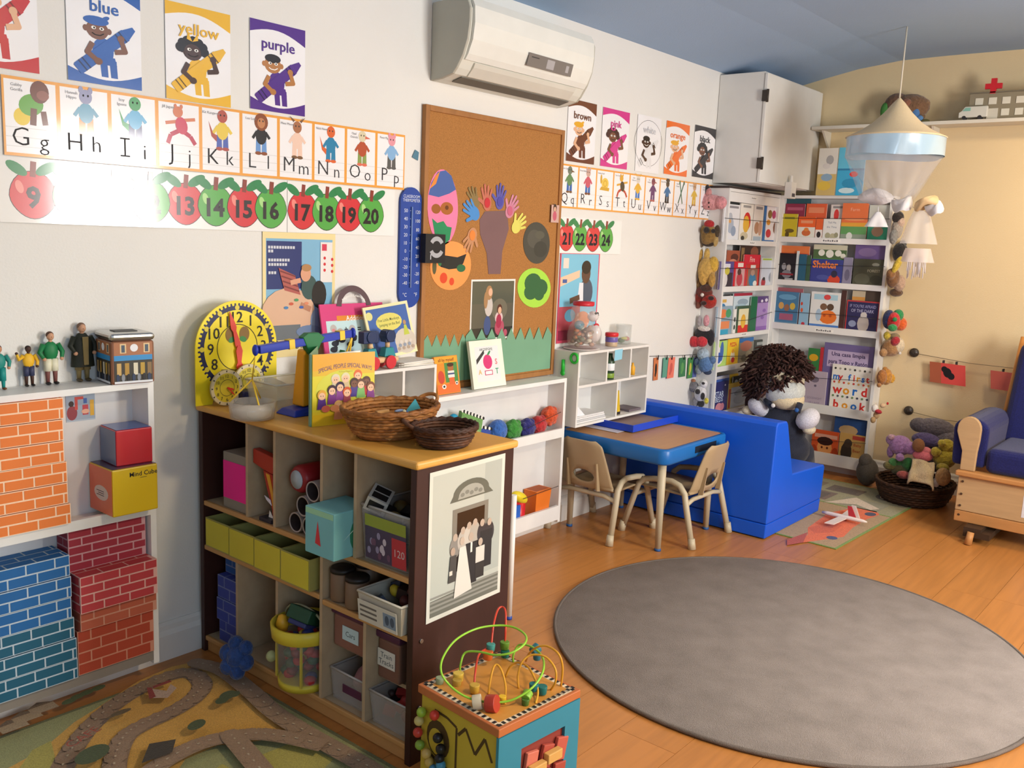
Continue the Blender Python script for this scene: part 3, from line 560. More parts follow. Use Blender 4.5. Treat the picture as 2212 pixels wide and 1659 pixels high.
# air conditioner
def aircon():
    x0, x1 = 2.635, 3.452; t = thing('air_conditioner', 'white wall mounted air conditioner high on the wall', 'air conditioner', ((x0+x1)/2, -0.1, 1.99)); w1 = M('#d6d6cb', 0.4); w2 = M('#b3b1a4', 0.5)
    pr = [(-0.002, 2.0), (-0.002, 2.29), (-0.12, 2.295), (-0.185, 2.285), (-0.2, 2.25), (-0.2, 2.2), (-0.192, 2.14), (-0.17, 2.085), (-0.14, 2.04), (-0.12, 2.02), (-0.06, 2.005)]
    MB().prism(pr, (x0, 0, 0), (0, 1, 0), (0, 0, 1), (0.012, 0, 0), w2).build('end_cap', t, bev=0.003); MB().prism(pr, (x1-0.012, 0, 0), (0, 1, 0), (0, 0, 1), (0.012, 0, 0), w2).build('end_cap', t, bev=0.003)
    MB().prism([(y*0.985, z) for y, z in pr], (x0+0.012, 0, 0), (0, 1, 0), (0, 0, 1), (x1-x0-0.024, 0, 0), w1).build('body', t)
    f = [(-0.19, 2.292), (-0.207, 2.26), (-0.21, 2.2), (-0.202, 2.14), (-0.18, 2.09), (-0.165, 2.07)]
    MB().prism(f+[(y+0.012, z) for y, z in f[::-1]], (x0+0.02, 0, 0), (0, 1, 0), (0, 0, 1), (x1-x0-0.04, 0, 0), M('#e0e0d8', 0.35)).build('front_panel', t)
    g = [(-0.163, 2.066), (-0.155, 2.05), (-0.125, 2.018), (-0.115, 2.022), (-0.15, 2.062)]
    MB().prism(g, (x0+0.08, 0, 0), (0, 1, 0), (0, 0, 1), (x1-x0-0.16, 0, 0), M('#cfccc0', 0.4)).build('louvre', t)
    MB().prism([(-0.112, 2.0165), (-0.06, 2.003), (-0.06, 2.0), (-0.112, 2.0135)], (x0+0.06, 0, 0), (0, 1, 0), (0, 0, 1), (x1-x0-0.12, 0, 0), M('#6b685f', 0.7)).build('air_slot', t)
    u = V3((0, -0.022, -0.05)).normalized()
    s = Sheet((2.985, -0.1955, 2.098), (1, 0, 0), (0, -0.27, 1), 0.30, 0.05, (0, -1, -0.27), base=None); s.rect(0, 0, 0.3, 0.052, M('#77726e', 0.3)); s.rect(0.125, 0.008, 0.175, 0.044, M('#a7a4a6', 0.4)); s.rect(0.255, 0.012, 0.275, 0.04, M('#a7a4a6', 0.4)); s.rect(0.02, 0.036, 0.07, 0.04, M('#3c3a3a')); s.mb.build('display', t)
aircon()
# ================================================================ LEFT BRICK RACK
BX1 = 1.388; BX0 = 0.70
t = rack('brick_rack', 'low white wall rack holding the cardboard bricks and cubes', (BX0, -0.024, 0), (1, 0, 0), (0, -1, 0), BX1-BX0, [(0.075, 0.11), (0.541, 0.571)], 0.062, 0.948, 0.106, 0.022, M('#857e76', 0.6))  # grey for the bottom lip: the shade down there is put into its colour
def brick_block(x0, y1, z0, w, d, h, rows, col, label, grp, lines='#d9cfc6', rz=0, side=True):
    # cardboard block with a printed brick pattern, front face towards -y
    mort = M(lines, 0.7); c = M(col, 0.62); m = MB(); T = RotZ(rz, (x0+w, y1-d, 0))
    m.box(x0, x0+w, y1-d, y1, z0, z0+h, mort, T=T)
    def face(o, U, Vv, N, W_, H_, nr, bl):
        rh = H_/nr; g = 0.0022; o, U, Vv, N = V3(o), V3(U), V3(Vv), V3(N)
        for r in range(nr):
            xs = -bl*(0.5 if r % 2 else 0.12)
            while xs < W_-0.004:
                a, b = max(xs, 0)+g, min(xs+bl, W_)-g
                if b-a > 0.006:
                    p = [o+U*a+Vv*(r*rh+g)+N*0.0007, o+U*b+Vv*(r*rh+g)+N*0.0007, o+U*b+Vv*((r+1)*rh-g)+N*0.0007, o+U*a+Vv*((r+1)*rh-g)+N*0.0007]
                    m.add([T @ q for q in p], [(0, 1, 2, 3)], c)
                xs += bl
    face((x0, y1-d, z0), (1, 0, 0), (0, 0, 1), (0, -1, 0), w, h, rows, 0.077)
    face((x0, y1, z0), (0, -1, 0), (0, 0, 1), (-1, 0, 0), d, h, rows, 0.077); face((x0+w, y1-d, z0), (0, 1, 0), (0, 0, 1), (1, 0, 0), d, h, rows, 0.077)
    face((x0, y1-d, z0+h), (1, 0, 0), (0, 1, 0), (0, 0, 1), w, d, max(2, round(d/0.0375)), 0.077)
    one('cardboard_brick', m, label, 'toy block', grp)
# orange stack on the upper shelf
ords = ['topmost orange cardboard brick of the orange stack', 'second orange cardboard brick from the top', 'third orange cardboard brick from the top', 'fourth orange cardboard brick from the top', 'fifth orange cardboard brick from the top', 'lowest orange cardboard brick resting on the shelf']
oz0 = 0.5715; oh = (0.931-oz0)/6
for i in range(6):
    xr = W((137, 136, 137, 145, 146, 152)[i], 880+48*i, -0.14).x
    brick_block(xr-0.31, -0.0375, oz0+(5-i)*oh, 0.31, 0.1025+0.002*(i*7 % 3), oh-0.0022, 2, '#e07a38', ords[i], 'orange cardboard bricks', '#f3cfae')
bz0 = 0.1105; bh = (0.484-bz0)/6
bl_ = ['topmost blue cardboard brick of the blue stack', 'second blue cardboard brick from the top', 'third blue cardboard brick from the top', 'fourth blue cardboard brick from the top', 'fifth blue cardboard brick from the top', 'lowest blue cardboard brick on the rack floor']
for i in range(6):
    xr = W((150, 152, 153, 160, 164, 167)[i], 1210+45*i, -0.145).x
    brick_block(xr-0.31, -0.0375, bz0+(5-i)*bh, 0.31, 0.108+0.002*(i*5 % 3), bh-0.0022, 2, '#1f5f9c' if i < 3 else '#1d5872', bl_[i], 'blue cardboard bricks', '#b4c3cf')
for x0, y, d, z0, z1, rows, col, lab, ln in (
  (1.134, -0.14, 0.1, 0.1105, 0.245, 4, '#a8442f', 'bottom rust red cardboard brick in the red stack', '#c98a72'),
  (1.140, -0.15, 0.11, 0.246, 0.305, 2, '#b05a44', 'flat dull orange red cardboard brick under the red ones', '#c9907a'),
  (1.134, -0.168, 0.12, 0.306, 0.415, 4, '#b23c42', 'red cardboard brick on edge with a bright top', '#d8a8a0'),
  (1.130, -0.112, 0.07, 0.416, 0.538, 5, '#9a3040', 'dark red cardboard brick, highest of the red stack', '#c99aa0')): brick_block(x0, y+d, z0, 0.232, d, z1-z0-0.001, rows, col, lab, 'red cardboard bricks', ln)
# ================================================================ FIGURES ON THE RACK
TZB = 0.9485
def figurine(u, v, hgt, label, skin, hair, top, bottom, sock, shoe, coat=None, arm=0, zb=TZB, x=None):
    p = F(u, v, zb) if x is None else V3(x); k = hgt; m = MB(); sk = M(skin, 0.5); tp = M(top, 0.5); bt = M(bottom, 0.5)
    def Q(a, b, c): return (p.x+a*k, p.y+b*k, p.z+c*k)
    for s in (-1, 1):
        m.ell(Q(s*0.075, -0.03, 0.028), (0.045*k, 0.085*k, 0.028*k), M(shoe, 0.5)); m.tube([Q(s*0.07, 0, 0.03), Q(s*0.07, 0, 0.2), Q(s*0.065, 0, 0.46)], [0.035*k, 0.045*k, 0.06*k], M(sock, 0.5) if sock else bt, 8)
        m.tube([Q(s*0.065, 0, 0.26 if sock else 0.2), Q(s*0.06, 0, 0.5)], [0.07*k, 0.075*k], bt, 8)
        if arm and s < 0: pts = [Q(s*0.13, 0, 0.76), Q(s*0.24, -0.03, 0.68), Q(s*0.3, -0.06, 0.84)]
        else: pts = [Q(s*0.13, 0, 0.77), Q(s*0.21, -0.02, 0.62), Q(s*0.16, -0.1, 0.5)]
        m.tube(pts, [0.055*k, 0.045*k, 0.032*k], tp if not coat else M(coat, 0.6), 8); m.ell(pts[2], 0.036*k, sk)
    m.ell(Q(0, 0, 0.64), (0.14*k, 0.085*k, 0.19*k), tp)
    if coat:
        c = M(coat, 0.6); m.open_lathe([(0.2*k, 0.26*k), (0.18*k, 0.5*k), (0.165*k, 0.7*k), (0.07*k, 0.83*k)], p, c, 16, 1, 0.65); m.prism([(-0.04, 0.3), (0.04, 0.3), (0.05, 0.78), (-0.05, 0.78)], (p.x, p.y-0.128*k, p.z), (k, 0, 0), (0, 0.02*k, k), (0, -0.02*k, 0), bt)
    m.tube([Q(0, 0, 0.8), Q(0, 0, 0.87)], 0.035*k, sk, 8); m.ell(Q(0, -0.005, 0.92), (0.065*k, 0.07*k, 0.08*k), sk); m.ell(Q(0, 0.012, 0.945), (0.07*k, 0.068*k, 0.07*k), M(hair, 0.7))
    m.ell(Q(0, -0.075, 0.915), (0.012*k, 0.012*k, 0.014*k), sk)
    one('toy_figurine', m, label, 'figurine', 'people figurines on the brick rack')
figurine(64, 834, 0.112, 'toy boy figurine in yellow shirt raising one arm', '#4a3026', '#2a2020', '#e8b62c', '#3a3f5c', '#4a3026', '#2a2524', arm=1)
figurine(112, 830, 0.148, 'toy figurine in green jersey, white shorts and striped socks', '#c89878', '#5a4034', '#1e7a46', '#e4e0c4', '#7a4a44', '#2c2828')
figurine(180, 823, 0.168, 'toy man figurine in a long black gown', '#c09274', '#7a6050', '#3a3f34', '#8a7a50', None, '#5a4c34', coat='#24281f')
figurine(1, 842, 0.12, 'toy figurine in teal trousers cut by the picture edge', '#c08a6a', '#3a2a24', '#2a8a80', '#1f8f88', None, '#7a4a28')
def tin():
    c = F(276, 824, TZB)+V3((0, 0.012, 0)); t = thing('house_tin', 'square house shaped tin with silver lid and shopfront print', 'tin', c); R = RotZ(-0.12, c); h = 0.062; b = MB()
    b.box(c.x-h, c.x+h, c.y-h, c.y+h, c.z, c.z+0.125, M('#8a5c44', 0.35), T=R).build('tin_body', t, bev=0.008, seg=3)
    l = MB(); l.box(c.x-h-0.003, c.x+h+0.003, c.y-h-0.003, c.y+h+0.003, c.z+0.125, c.z+0.148, M('#c9c9c6', 0.3, 'metal'), T=R); l.build('lid', t, bev=0.012, seg=3)
    MB().box(c.x-0.035, c.x+0.03, c.y-0.02, c.y+0.02, c.z+0.1485, c.z+0.1505, M('#5a5a58'), T=R).build('lid_badge', t)
    for nm, o, U, N in (('front_print', V3((c.x-h, c.y-h-0.0004, c.z)), V3((1, 0, 0)), V3((0, -1, 0))), ('side_print', V3((c.x-h-0.0004, c.y+h, c.z)), V3((0, -1, 0)), V3((-1, 0, 0)))):
        s = Sheet(R @ o, R.to_3x3() @ U, (0, 0, 1), 0.124, 0.125, R.to_3x3() @ N, base=None); s.sc = 0.124; c2 = lambda q: M(q, 0.35)
        s.rect(0.06, 0.05, 0.94, 0.98, c2('#a8704e')); s.rect(0.06, 0.05, 0.94, 0.58, c2('#3c3a34')); s.rect(0.06, 0.56, 0.94, 0.68, c2('#3a8fca'))
        for x in (0.2, 0.74): s.rect(x, 0.73, x+0.14, 0.95, c2('#e0c494')); s.rect(x+0.03, 0.75, x+0.11, 0.92, c2('#4a5a6a'))
        s.el(0.52, 0.85, 0.09, 0.09, c2('#e8eaee'))
        for x, q in ((0.12, '#caa86a'), (0.3, '#b08a3f'), (0.5, '#d8d0b8'), (0.66, '#b8963f'), (0.82, '#8a6f4a')): s.rect(x, 0.22, x+0.1, 0.5, c2(q))
        for i in range(7): s.el(0.14+i*0.12, 0.16, 0.04, 0.09, c2(('#31405c', '#8a8f98', '#26262c')[i % 3]))
        s.rect(0.06, 0.03, 0.94, 0.08, c2('#dcdfe4')); s.mb.build(nm, t)
tin()
a, b = W(141, 850, -0.037), W(206, 905, -0.037); s = Sheet((a.x, -0.0365, b.z), (1, 0, 0), (0, 0, 1), b.x-a.x, a.z-b.z, (0, -1, 0), base=M('#aebdcb', 0.3)); q = (b.x-a.x); s.sc = q; g = lambda c: M(c, 0.4)
s.rect(0, 0.05, 1, 0.95, g('#9aaabc')); s.el(0.2, 0.3, 0.18, 0.25, g('#8a3a44')); s.el(0.18, 0.62, 0.09, 0.1, g('#3a2620')); s.rect(0.3, 0.4, 0.4, 0.85, g('#c8493f')); s.rect(0.36, 0.75, 0.6, 0.85, g('#c8493f')); s.rect(0.56, 0.2, 0.76, 0.55, g('#b8404a')); s.rect(0.6, 0.6, 0.72, 0.78, g('#3f62a8')); s.rect(0.82, 0.15, 0.96, 0.7, g('#d8a83a')); s.el(0.66, 0.32, 0.14, 0.08, g('#dfa990'))
one('photo_card', s.mb, 'clear taped photo card of children building inside the brick rack', 'photograph')
def cube_box(c, w, h, rz, cols, label, txt=None, name='soft_cube'):
    # c: front lower left corner; faces: front, left, top
    R = RotZ(rz, c); t = thing(name, label, 'toy box', c); m = MB().box(c.x, c.x+w, c.y, c.y+w, c.z, c.z+h, M(cols[0], 0.4, 'gloss'), T=R); m.build('body', t, bev=0.004)
    for nm, o, U, Vv, N, col in (('side_face', V3((c.x-0.0006, c.y+w-0.003, c.z+0.003)), (0, -1, 0), (0, 0, 1), (-1, 0, 0), cols[1]), ('top_face', V3((c.x+0.003, c.y+0.003, c.z+h+0.0006)), (1, 0, 0), (0, 1, 0), (0, 0, 1), cols[2])):
        R2 = R.to_3x3(); s = Sheet(R @ o, R2 @ V3(U), R2 @ V3(Vv), w-0.006, (h if nm[0] == 's' else w)-0.006, R2 @ V3(N), base=M(col, 0.35, 'gloss'), th=0.0005)
        if nm[0] == 's' and txt:
            s.el(w*0.5, h*0.42, w*0.3, h*0.16, M('#d9d4cc')); [s.rect(w*0.3+0.01*(i % 2), h*(0.36+0.045*i), w*0.62, h*(0.375+0.045*i), INK) for i in range(3)]
        s.mb.build(nm, t)
    if txt:
        R2 = R.to_3x3(); s = Sheet(R @ V3((c.x, c.y-0.0006, c.z)), R2 @ V3((1, 0, 0)), (0, 0, 1), w, h, R2 @ V3((0, -1, 0)), base=None); s.text(txt, w*0.68, h*0.85, w*0.14, INK, 0.01); s.rect(w*0.6, h*0.755, w*0.75, h*0.765, INK); s.mb.build('lettering', t)
cube_box(V3((1.231, -0.178, 0.5715)), 0.138, 0.139, 0.0, ('#d9b722', '#d8642c', '#4a3550'), 'yellow and orange cube with dark lettering under the red cube', 'Mind Cube')
cube_box(V3((1.259, -0.15, 0.7115)), 0.108, 0.106, -0.06, ('#c22a34', '#5a6f92', '#2f55a0'), 'red and blue cube topping the yellow one in the brick rack')
# ================================================================ BROWN CUBBY UNIT
UX0, UX1, UY0, UY1, UZ = 1.595, 1.98, -0.03, -1.035, 0.838
u = thing('cubby_unit', 'long dark brown and tan cubby shelf unit with open compartments', 'shelf unit', ((UX0+UX1)/2, (UY0+UY1)/2, 0))
dk = M('#3a211c', 0.4, 'wood', st=(6, 6, 1.5), lo=0.8, hi=1.2); tn = M('#d8a04a', 0.38, 'wood', 0.5, st=(9, 1, 9), lo=0.92, hi=1.06); bg = M('#b49d7e', 0.55, 'wood', st=(8, 2, 8), lo=0.9, hi=1.06); ed = M('#c09058', 0.45)
TZ = 0.8425
MB().box(UX0-0.012, UX1+0.008, UY1-0.012, UY0, TZ-0.022, TZ, tn).build('top', u, bev=0.008, seg=3)
MB().box(UX0, UX1, UY0-0.02, UY0, 0.0, TZ-0.022, dk).build('end_panel', u, bev=0.002); MB().box(UX0, UX1, UY1, UY1+0.022, 0.0, TZ-0.022, dk).build('end_panel', u, bev=0.002)
MB().box(UX1-0.012, UX1, UY1+0.022, UY0-0.02, 0.03, TZ-0.022, bg).build('back_panel', u)
XI = UX1-0.0125; ya, yb = UY0-0.0205, UY1+0.0225
def shelf(z, y0, y1): m = MB().box(UX0+0.014, XI, y1, y0, z-0.014, z, bg); m.build('shelf', u); MB().box(UX0+0.002, UX0+0.0135, y1, y0, z-0.015, z+0.001, ed).build('shelf_edge', u, bev=0.003)
shelf(0.055, ya, yb); MB().box(UX0+0.012, UX0+0.028, yb, ya, 0.002, 0.0405, ed).build('toe_kick', u)
Z1, Z2, Z3 = 0.522, 0.372, 0.362
shelf(Z1, ya, yb); shelf(Z2, ya, -0.645); shelf(Z3, -0.66, yb)
def div(y, z0, z1): MB().box(UX0+0.004, XI, y-0.006, y+0.006, z0+0.0005, z1, bg).build('divider', u)
zt_ = TZ-0.0225
for y in (-0.29, -0.43, -0.65, -0.795): div(y, Z1, zt_)
for y in (-0.232, -0.442): div(y, 0.055, Z2-0.0155)
div(-0.6525, 0.055, Z1-0.0155); div(-0.842, 0.055, Z3-0.0155)
MB().box(UX0+0.19, XI, -0.436, -0.238, 0.2, 0.212, bg).build('half_shelf', u); MB().box(UX0+0.19, XI, -0.226, -0.055, 0.16, 0.172, bg).build('half_shelf', u)
for z in (0.35, 0.16): MB().cyl((UX0+0.03, UY1-0.004, z), (UX0+0.03, UY1, z), 0.006, 0.006, M('#c9c9c9', 0.3, 'metal'), 10).build('screw_cap', u)
# wedding photograph on the end panel
def wedding():
    tl, br = W(928, 1022, UY1-0.002), W(1097, 1300, UY1-0.002); w_, h_ = 0.30, W(928, 1022, UY1).z-W(933, 1343, UY1).z
    x0 = UX0+0.045; z0 = W(933, 1343, UY1).z; t = Sheet((x0, UY1-0.0012, z0), (1, 0, 0.02), (0.0, 0, 1), w_, h_, (0, -1, 0), base=M('#d3d6cd', 0.12, 'gloss')); s = t; s.sc = h_; r = w_/h_
    g = lambda c: M(c, 0.12, 'gloss')
    s.rect(0.03, 0.03, r-0.03, 0.97, g('#b9c0b8')); s.rect(r*0.72, 0.2, r-0.03, 0.97, g('#aab2ac')); s.poly([(0.03, 0.03), (r-0.03, 0.03), (r-0.03, 0.16), (0.03, 0.14)], g('#6c6e66'))
    for i in range(4): s.rect(0.03, 0.06+i*0.03, r-0.03, 0.075+i*0.03, g('#8f918a'))
    s.rect(r*0.3, 0.28, r*0.78, 0.71, g('#7d7c74')); s.rect(r*0.36, 0.28, r*0.73, 0.68, g('#231b18'))
    n = 12; s.poly([(r*0.26, 0.76)]+[(r*0.54-r*0.24*cos(pi*i/n), 0.8+0.09*sin(pi*i/n)) for i in range(n+1)]+[(r*0.84, 0.76)], g('#5f665f')); s.poly([(r*0.36, 0.77)]+[(r*0.54-r*0.17*cos(pi*i/n), 0.785+0.07*sin(pi*i/n)) for i in range(n+1)]+[(r*0.72, 0.77)], g('#9fa39b'))
    for i in range(5): s.el(r*(0.42+0.06*i), 0.795+0.012*(i % 2), 0.02, 0.014, g('#7d827c'))
    for x, y, q in ((0.34, 0.52, '#8a8680'), (0.44, 0.55, '#b9b3aa'), (0.52, 0.57, '#c4beb4'), (0.6, 0.58, '#b0aaa0'), (0.7, 0.56, '#39363a'), (0.8, 0.55, '#39363a')): s.el(r*x, y-0.07, 0.05, 0.075, g(q)); s.el(r*x, y, 0.022, 0.026, g('#b8a798'))
    s.rect(r*0.68, 0.24, r*0.84, 0.5, g('#2b292b')); s.rect(r*0.48, 0.16, r*0.64, 0.45, g('#2c2a2c')); s.el(r*0.55, 0.49, 0.024, 0.03, g('#b8a798')); s.rect(r*0.545, 0.38, r*0.57, 0.45, g('#dcdad4'))
    s.poly([(r*0.34, 0.1), (r*0.58, 0.12), (r*0.48, 0.44), (r*0.4, 0.44)], g('#d9d8d0')); s.el(r*0.43, 0.48, 0.022, 0.028, g('#bfae9e')); s.rect(r*0.62, 0.18, r*0.74, 0.3, g('#33302f')); s.rect(r*0.62, 0.29, r*0.74, 0.4, g('#d2d0c8')); s.el(r*0.68, 0.43, 0.022, 0.028, g('#b8a798')); s.poly([(r*0.26, 0.22), (r*0.36, 0.22), (r*0.36, 0.4), (r*0.28, 0.4)], g('#4a4846')); s.el(r*0.31, 0.43, 0.022, 0.028, g('#b09c8c')); s.rect(r*0.27, 0.27, r*0.31, 0.3, g('#d8d4c8'))
    one('wedding_photo', s.mb, 'curled black and white wedding photo taped to the dark unit end', 'photograph')
wedding()
# ================================================================ THINGS IN THE COMPARTMENTS
def U1(uu, v, x=1.6): return X(uu, v, x)
t = thing('index_box', 'grey box with a bright pink card in the first compartment', 'box', (1.68, -0.21, Z1)); MB().box(1.61, 1.75, -0.283, -0.145, Z1+0.001, Z1+0.183, M('#8d8478', 0.6)).build('box_body', t, bev=0.002); MB().box(1.608, 1.6095, -0.28, -0.148, Z1+0.034, Z1+0.155, M('#f0218f', 0.6)).build('pink_card', t)
rr = M('#a8301f', 0.35); ye = M('#d79a2c', 0.4); xh = 1.612; hz = Z1-0.016
t = thing('toy_hammer', 'red and yellow toy tool standing in the second compartment', 'toy', (xh, -0.37, Z1))
MB().prism([(-0.303, 0.235), (-0.421, 0.222), (-0.421, 0.176), (-0.395, 0.172), (-0.355, 0.178), (-0.303, 0.19)], (xh, 0, hz), (0, 1, 0), (0, 0, 1), (0.026, 0, 0), rr).build('head', t, bev=0.003)
MB().prism([(-0.352, 0.176), (-0.398, 0.17), (-0.421, 0.1), (-0.421, 0.0165), (-0.404, 0.018), (-0.398, 0.06), (-0.372, 0.12)], (xh+0.001, 0, hz), (0, 1, 0), (0, 0, 1), (0.024, 0, 0), rr).build('handle', t, bev=0.003)
MB().prism([(-0.37, 0.17), (-0.388, 0.168), (-0.415, 0.09), (-0.411, 0.05), (-0.395, 0.11)], (xh+0.001, 0, hz), (0, 1, 0), (0, 0, 1), (-0.002, 0, 0), ye).build('yellow_stripe', t)
MB().prism([(-0.365, 0.1), (-0.395, 0.092), (-0.402, 0.075), (-0.376, 0.088)], (xh-0.001, 0, hz), (0, 1, 0), (0, 0, 1), (-0.002, 0, 0), M('#d7d2e0')).build('white_tag', t)
t = thing('toy_gadget', 'flat dark gadget with white slip beneath the red toy tool', 'toy', (1.63, -0.36, Z1)); MB().box(1.608, 1.65, -0.40, -0.34, Z1+0.001, Z1+0.012, M('#32303a', 0.4)).build('gadget_body', t); MB().prism([(-0.39, 0.0), (-0.365, 0.0), (-0.37, 0.022)], (1.625, 0, Z1+0.0122), (0, 1, 0), (0, 0, 1), (0.001, 0, 0), PAPER).build('white_slip', t)
def ring_tube(y, z, r, col, label, x0=1.615, ln=0.2):
    m = MB(); c = M(col, 0.6); Tm = Matrix.Rotation(pi/2, 3, 'Y')
    m.open_lathe([(r, 0), (r, ln), (r*0.86, ln), (r*0.86, 0), (r, 0)], (x0, y, z), c, 22, T=Tm); m.open_lathe([(r*0.855, 0.001), (r*0.855, ln-0.004), (0.0005, ln-0.003)], (x0, y, z), M('#3a2c2a', 0.8), 22, T=Tm)
    one('pipe_piece', m, label, 'tube', 'grey pipe pieces')
for a, z, lab in ((-0.590, 0.664, 'top grey pipe piece of the pipe pile'), (-0.546, 0.6105, 'pale grey pipe piece left of centre in the pile'), (-0.611, 0.6055, 'grey pipe piece in the right of the pile'), (-0.511, 0.5535, 'lowest grey pipe piece at the left'), (-0.574, 0.5535, 'lower right grey pipe piece beside the turquoise box')): ring_tube(a, z, 0.0305, '#a79c98', lab)
t = thing('red_canister', 'dark red tube with a pale end lying on the pipes', 'tube', (1.73, -0.508, 0.68)); Tm = Matrix.Rotation(pi/2, 3, 'Y'); cc0 = (1.622, -0.508, 0.682); MB().lathe([(0.0, 0), (0.034, 0.0), (0.042, 0.012), (0.042, 0.2), (0, 0.202)], cc0, M('#8f1f24', 0.4), 22, T=Tm).build('tube_body', t); MB().lathe([(0.0, -0.003), (0.028, -0.002), (0.028, 0.0)], cc0, M('#a9b4bc', 0.3), 20, T=Tm).build('end_disc', t)
def tissue():
    c = V3((1.535, -0.648, Z1+0.001)); t = thing('tissue_box', 'turquoise box with a red sail and sea print sticking out of the unit', 'box', c); R = RotZ(-0.1, c)
    y0 = -0.79; MB().box(1.535, 1.68, -0.785, -0.66, Z1+0.0015, Z1+0.135, M('#78b8bd', 0.5)).build('box_body', t, bev=0.003)
    s = Sheet((1.5345, -0.66, Z1+0.0015), (0, -1, 0), (0, 0, 1), 0.125, 0.1335, (-1, 0, 0), base=None); s.poly([(0.045, 0.035), (0.07, 0.03), (0.056, 0.1)], M('#cf3a40')); s.rect(0.003, 0.115, 0.122, 0.131, M('#9ccfa8')); s.mb.build('front_print', t)
    s = Sheet((1.535, -0.7855, Z1+0.0015), (1, 0, 0), (0, 0, 1), 0.145, 0.1335, (0, -1, 0), base=None); s.el(0.09, 0.06, 0.035, 0.05, M('#2a7a5a')); s.el(0.1, 0.07, 0.02, 0.03, M('#5a4f9a')); s.poly([(0.03, 0.05), (0.1, 0.1), (0.1, 0.095)], M('#d9efe0')); s.mb.build('side_print', t)
tissue()
one('paper_slip', MB().box(1.90, 1.9665, -0.788, -0.70, Z1+0.06, Z1+0.2, M('#c4604a', 0.6)), 'red orange card at the back of the fourth compartment', 'card')
def open_bin(name, label, x0, x1, y0, y1, z0, z1, mat, flare=0.012, cat='bin', rim=None, th=0.003):
    t = thing(name, label, cat, ((x0+x1)/2, (y0+y1)/2, z0)); m = MB(); f = flare
    o = [(x0, y0), (x1, y0), (x1, y1), (x0, y1)]; O = [(x0-f, y0-f), (x1+f, y0-f), (x1+f, y1+f), (x0-f, y1+f)]; i = [(x0+th, y0+th), (x1-th, y0+th), (x1-th, y1-th), (x0+th, y1-th)]; I = [(x0-f+th, y0-f+th), (x1+f-th, y0-f+th), (x1+f-th, y1+f-th), (x0-f+th, y1+f-th)]
    vs = [(*p, z0) for p in o]+[(*p, z1) for p in O]+[(*p, z1) for p in I]+[(*p, z0+th) for p in i]
    fs = [(3, 2, 1, 0)]+[(k, (k+1) % 4, 4+(k+1) % 4, 4+k) for k in range(4)]+[(4+k, 4+(k+1) % 4, 8+(k+1) % 4, 8+k) for k in range(4)]+[(8+k, 8+(k+1) % 4, 12+(k+1) % 4, 12+k) for k in range(4)]+[(12, 13, 14, 15)]
    m.add(vs, fs, mat).build('bin_body', t)
    if rim: MB().tube([(*p, z1) for p in O], 0.004, rim, 6, closed=True).build('rim', t)
    return t
cl = lambda a=0.3, h='#c4c0bc': M(h, 0.25, 'clear', a=a)
def clutter(x0, x1, y0, y1, z0, z1, cols, n, name, label, cat='toys', r=0.02):
    m = MB()
    for i in range(n):
        c = M(cols[i % len(cols)], 0.5); p = (random.uniform(x0, x1), random.uniform(y0, y1), random.uniform(z0, z1)); q = r*random.uniform(0.7, 1.3)
        T = Matrix.Rotation(random.uniform(0, 3), 4, V3((random.random(), random.random(), 1)).normalized())
        if i % 2: m.ell(p, (q, q*0.8, q*0.7), c, T=T.to_3x3(), nu=9, nv=6)
        else: m.box(-q, q, -q*0.7, q*0.7, -q*0.6, q*0.6, c, T=Matrix.Translation(p) @ T)
    o = m.build(name, kind='stuff'); return tag(o, label, cat)
t = open_bin('toy_bin', 'clear plastic bin with a dark picture label in the last top compartment', 1.62, 1.85, -0.995, -0.815, Z1+0.001, Z1+0.155, cl(0.35), 0.008, rim=cl(0.6, '#d0cdc8'))
s = Sheet((1.6105, -0.83, Z1+0.012), (0, -1, 0), (-0.05, 0, 1), 0.16, 0.125, (-1, 0, -0.05), base=M('#4a3c52', 0.4)); s.rect(0, 0.092, 0.16, 0.125, M('#8f9a34', 0.4)); s.rect(0.105, 0, 0.16, 0.08, M('#b4343a', 0.4)); s.text('120', 0.135, 0.04, 0.03, M('#c9b6b4'))
for i in range(12): s.el(0.01+random.random()*0.085, 0.01+random.random()*0.07, 0.007, 0.01, M(('#8f86a4', '#c4b8c4', '#6d4a60')[i % 3], 0.4))
s.mb.build('picture_label', t)
clutter(1.64, 1.84, -0.98, -0.83, Z1+0.03, Z1+0.13, ('#2a2a2e', '#44242a', '#3a3f5c', '#7a6a40'), 26, 'bin_toys', 'mixed dark plastic toys inside the clear bin', r=0.022)
m = MB(); Tt = Matrix.Translation((1.65, -0.835, Z1+0.165)) @ Matrix.Rotation(0.5, 4, 'X') @ Matrix.Rotation(0.6, 4, 'Z'); wt = M('#b9b6ae', 0.5); m.box(-0.035, 0.035, -0.03, 0.03, -0.022, 0.022, wt, T=Tt)
for a, b in ((-0.028, -0.003), (0.003, 0.028)): m.box(a, b, -0.022, 0.022, 0.0221, 0.0228, BLACK, T=Tt)
m.box(-0.0358, -0.0351, -0.022, 0.022, -0.014, 0.014, BLACK, T=Tt); one('toy_house_block', m, 'white toy house with black windows lying on the clear bin', 'toy')
def jar(c, r, h, body, lid, label, tagtxt=None, tagcol='#c9dde0', ang=pi, lidh=0.03, name='lidded_jar', cat='container'):
    t = thing(name, label, cat, c); MB().lathe([(r*0.9, 0.0), (r, 0.006), (r, h), (r*0.92, h+0.004)], c, body, 22).build('jar_body', t)
    if lid: MB().lathe([(r*1.04, h+0.0045), (r*1.04, h+lidh), (r*0.9, h+lidh+0.004)], c, lid, 22).build('lid', t)
    return t
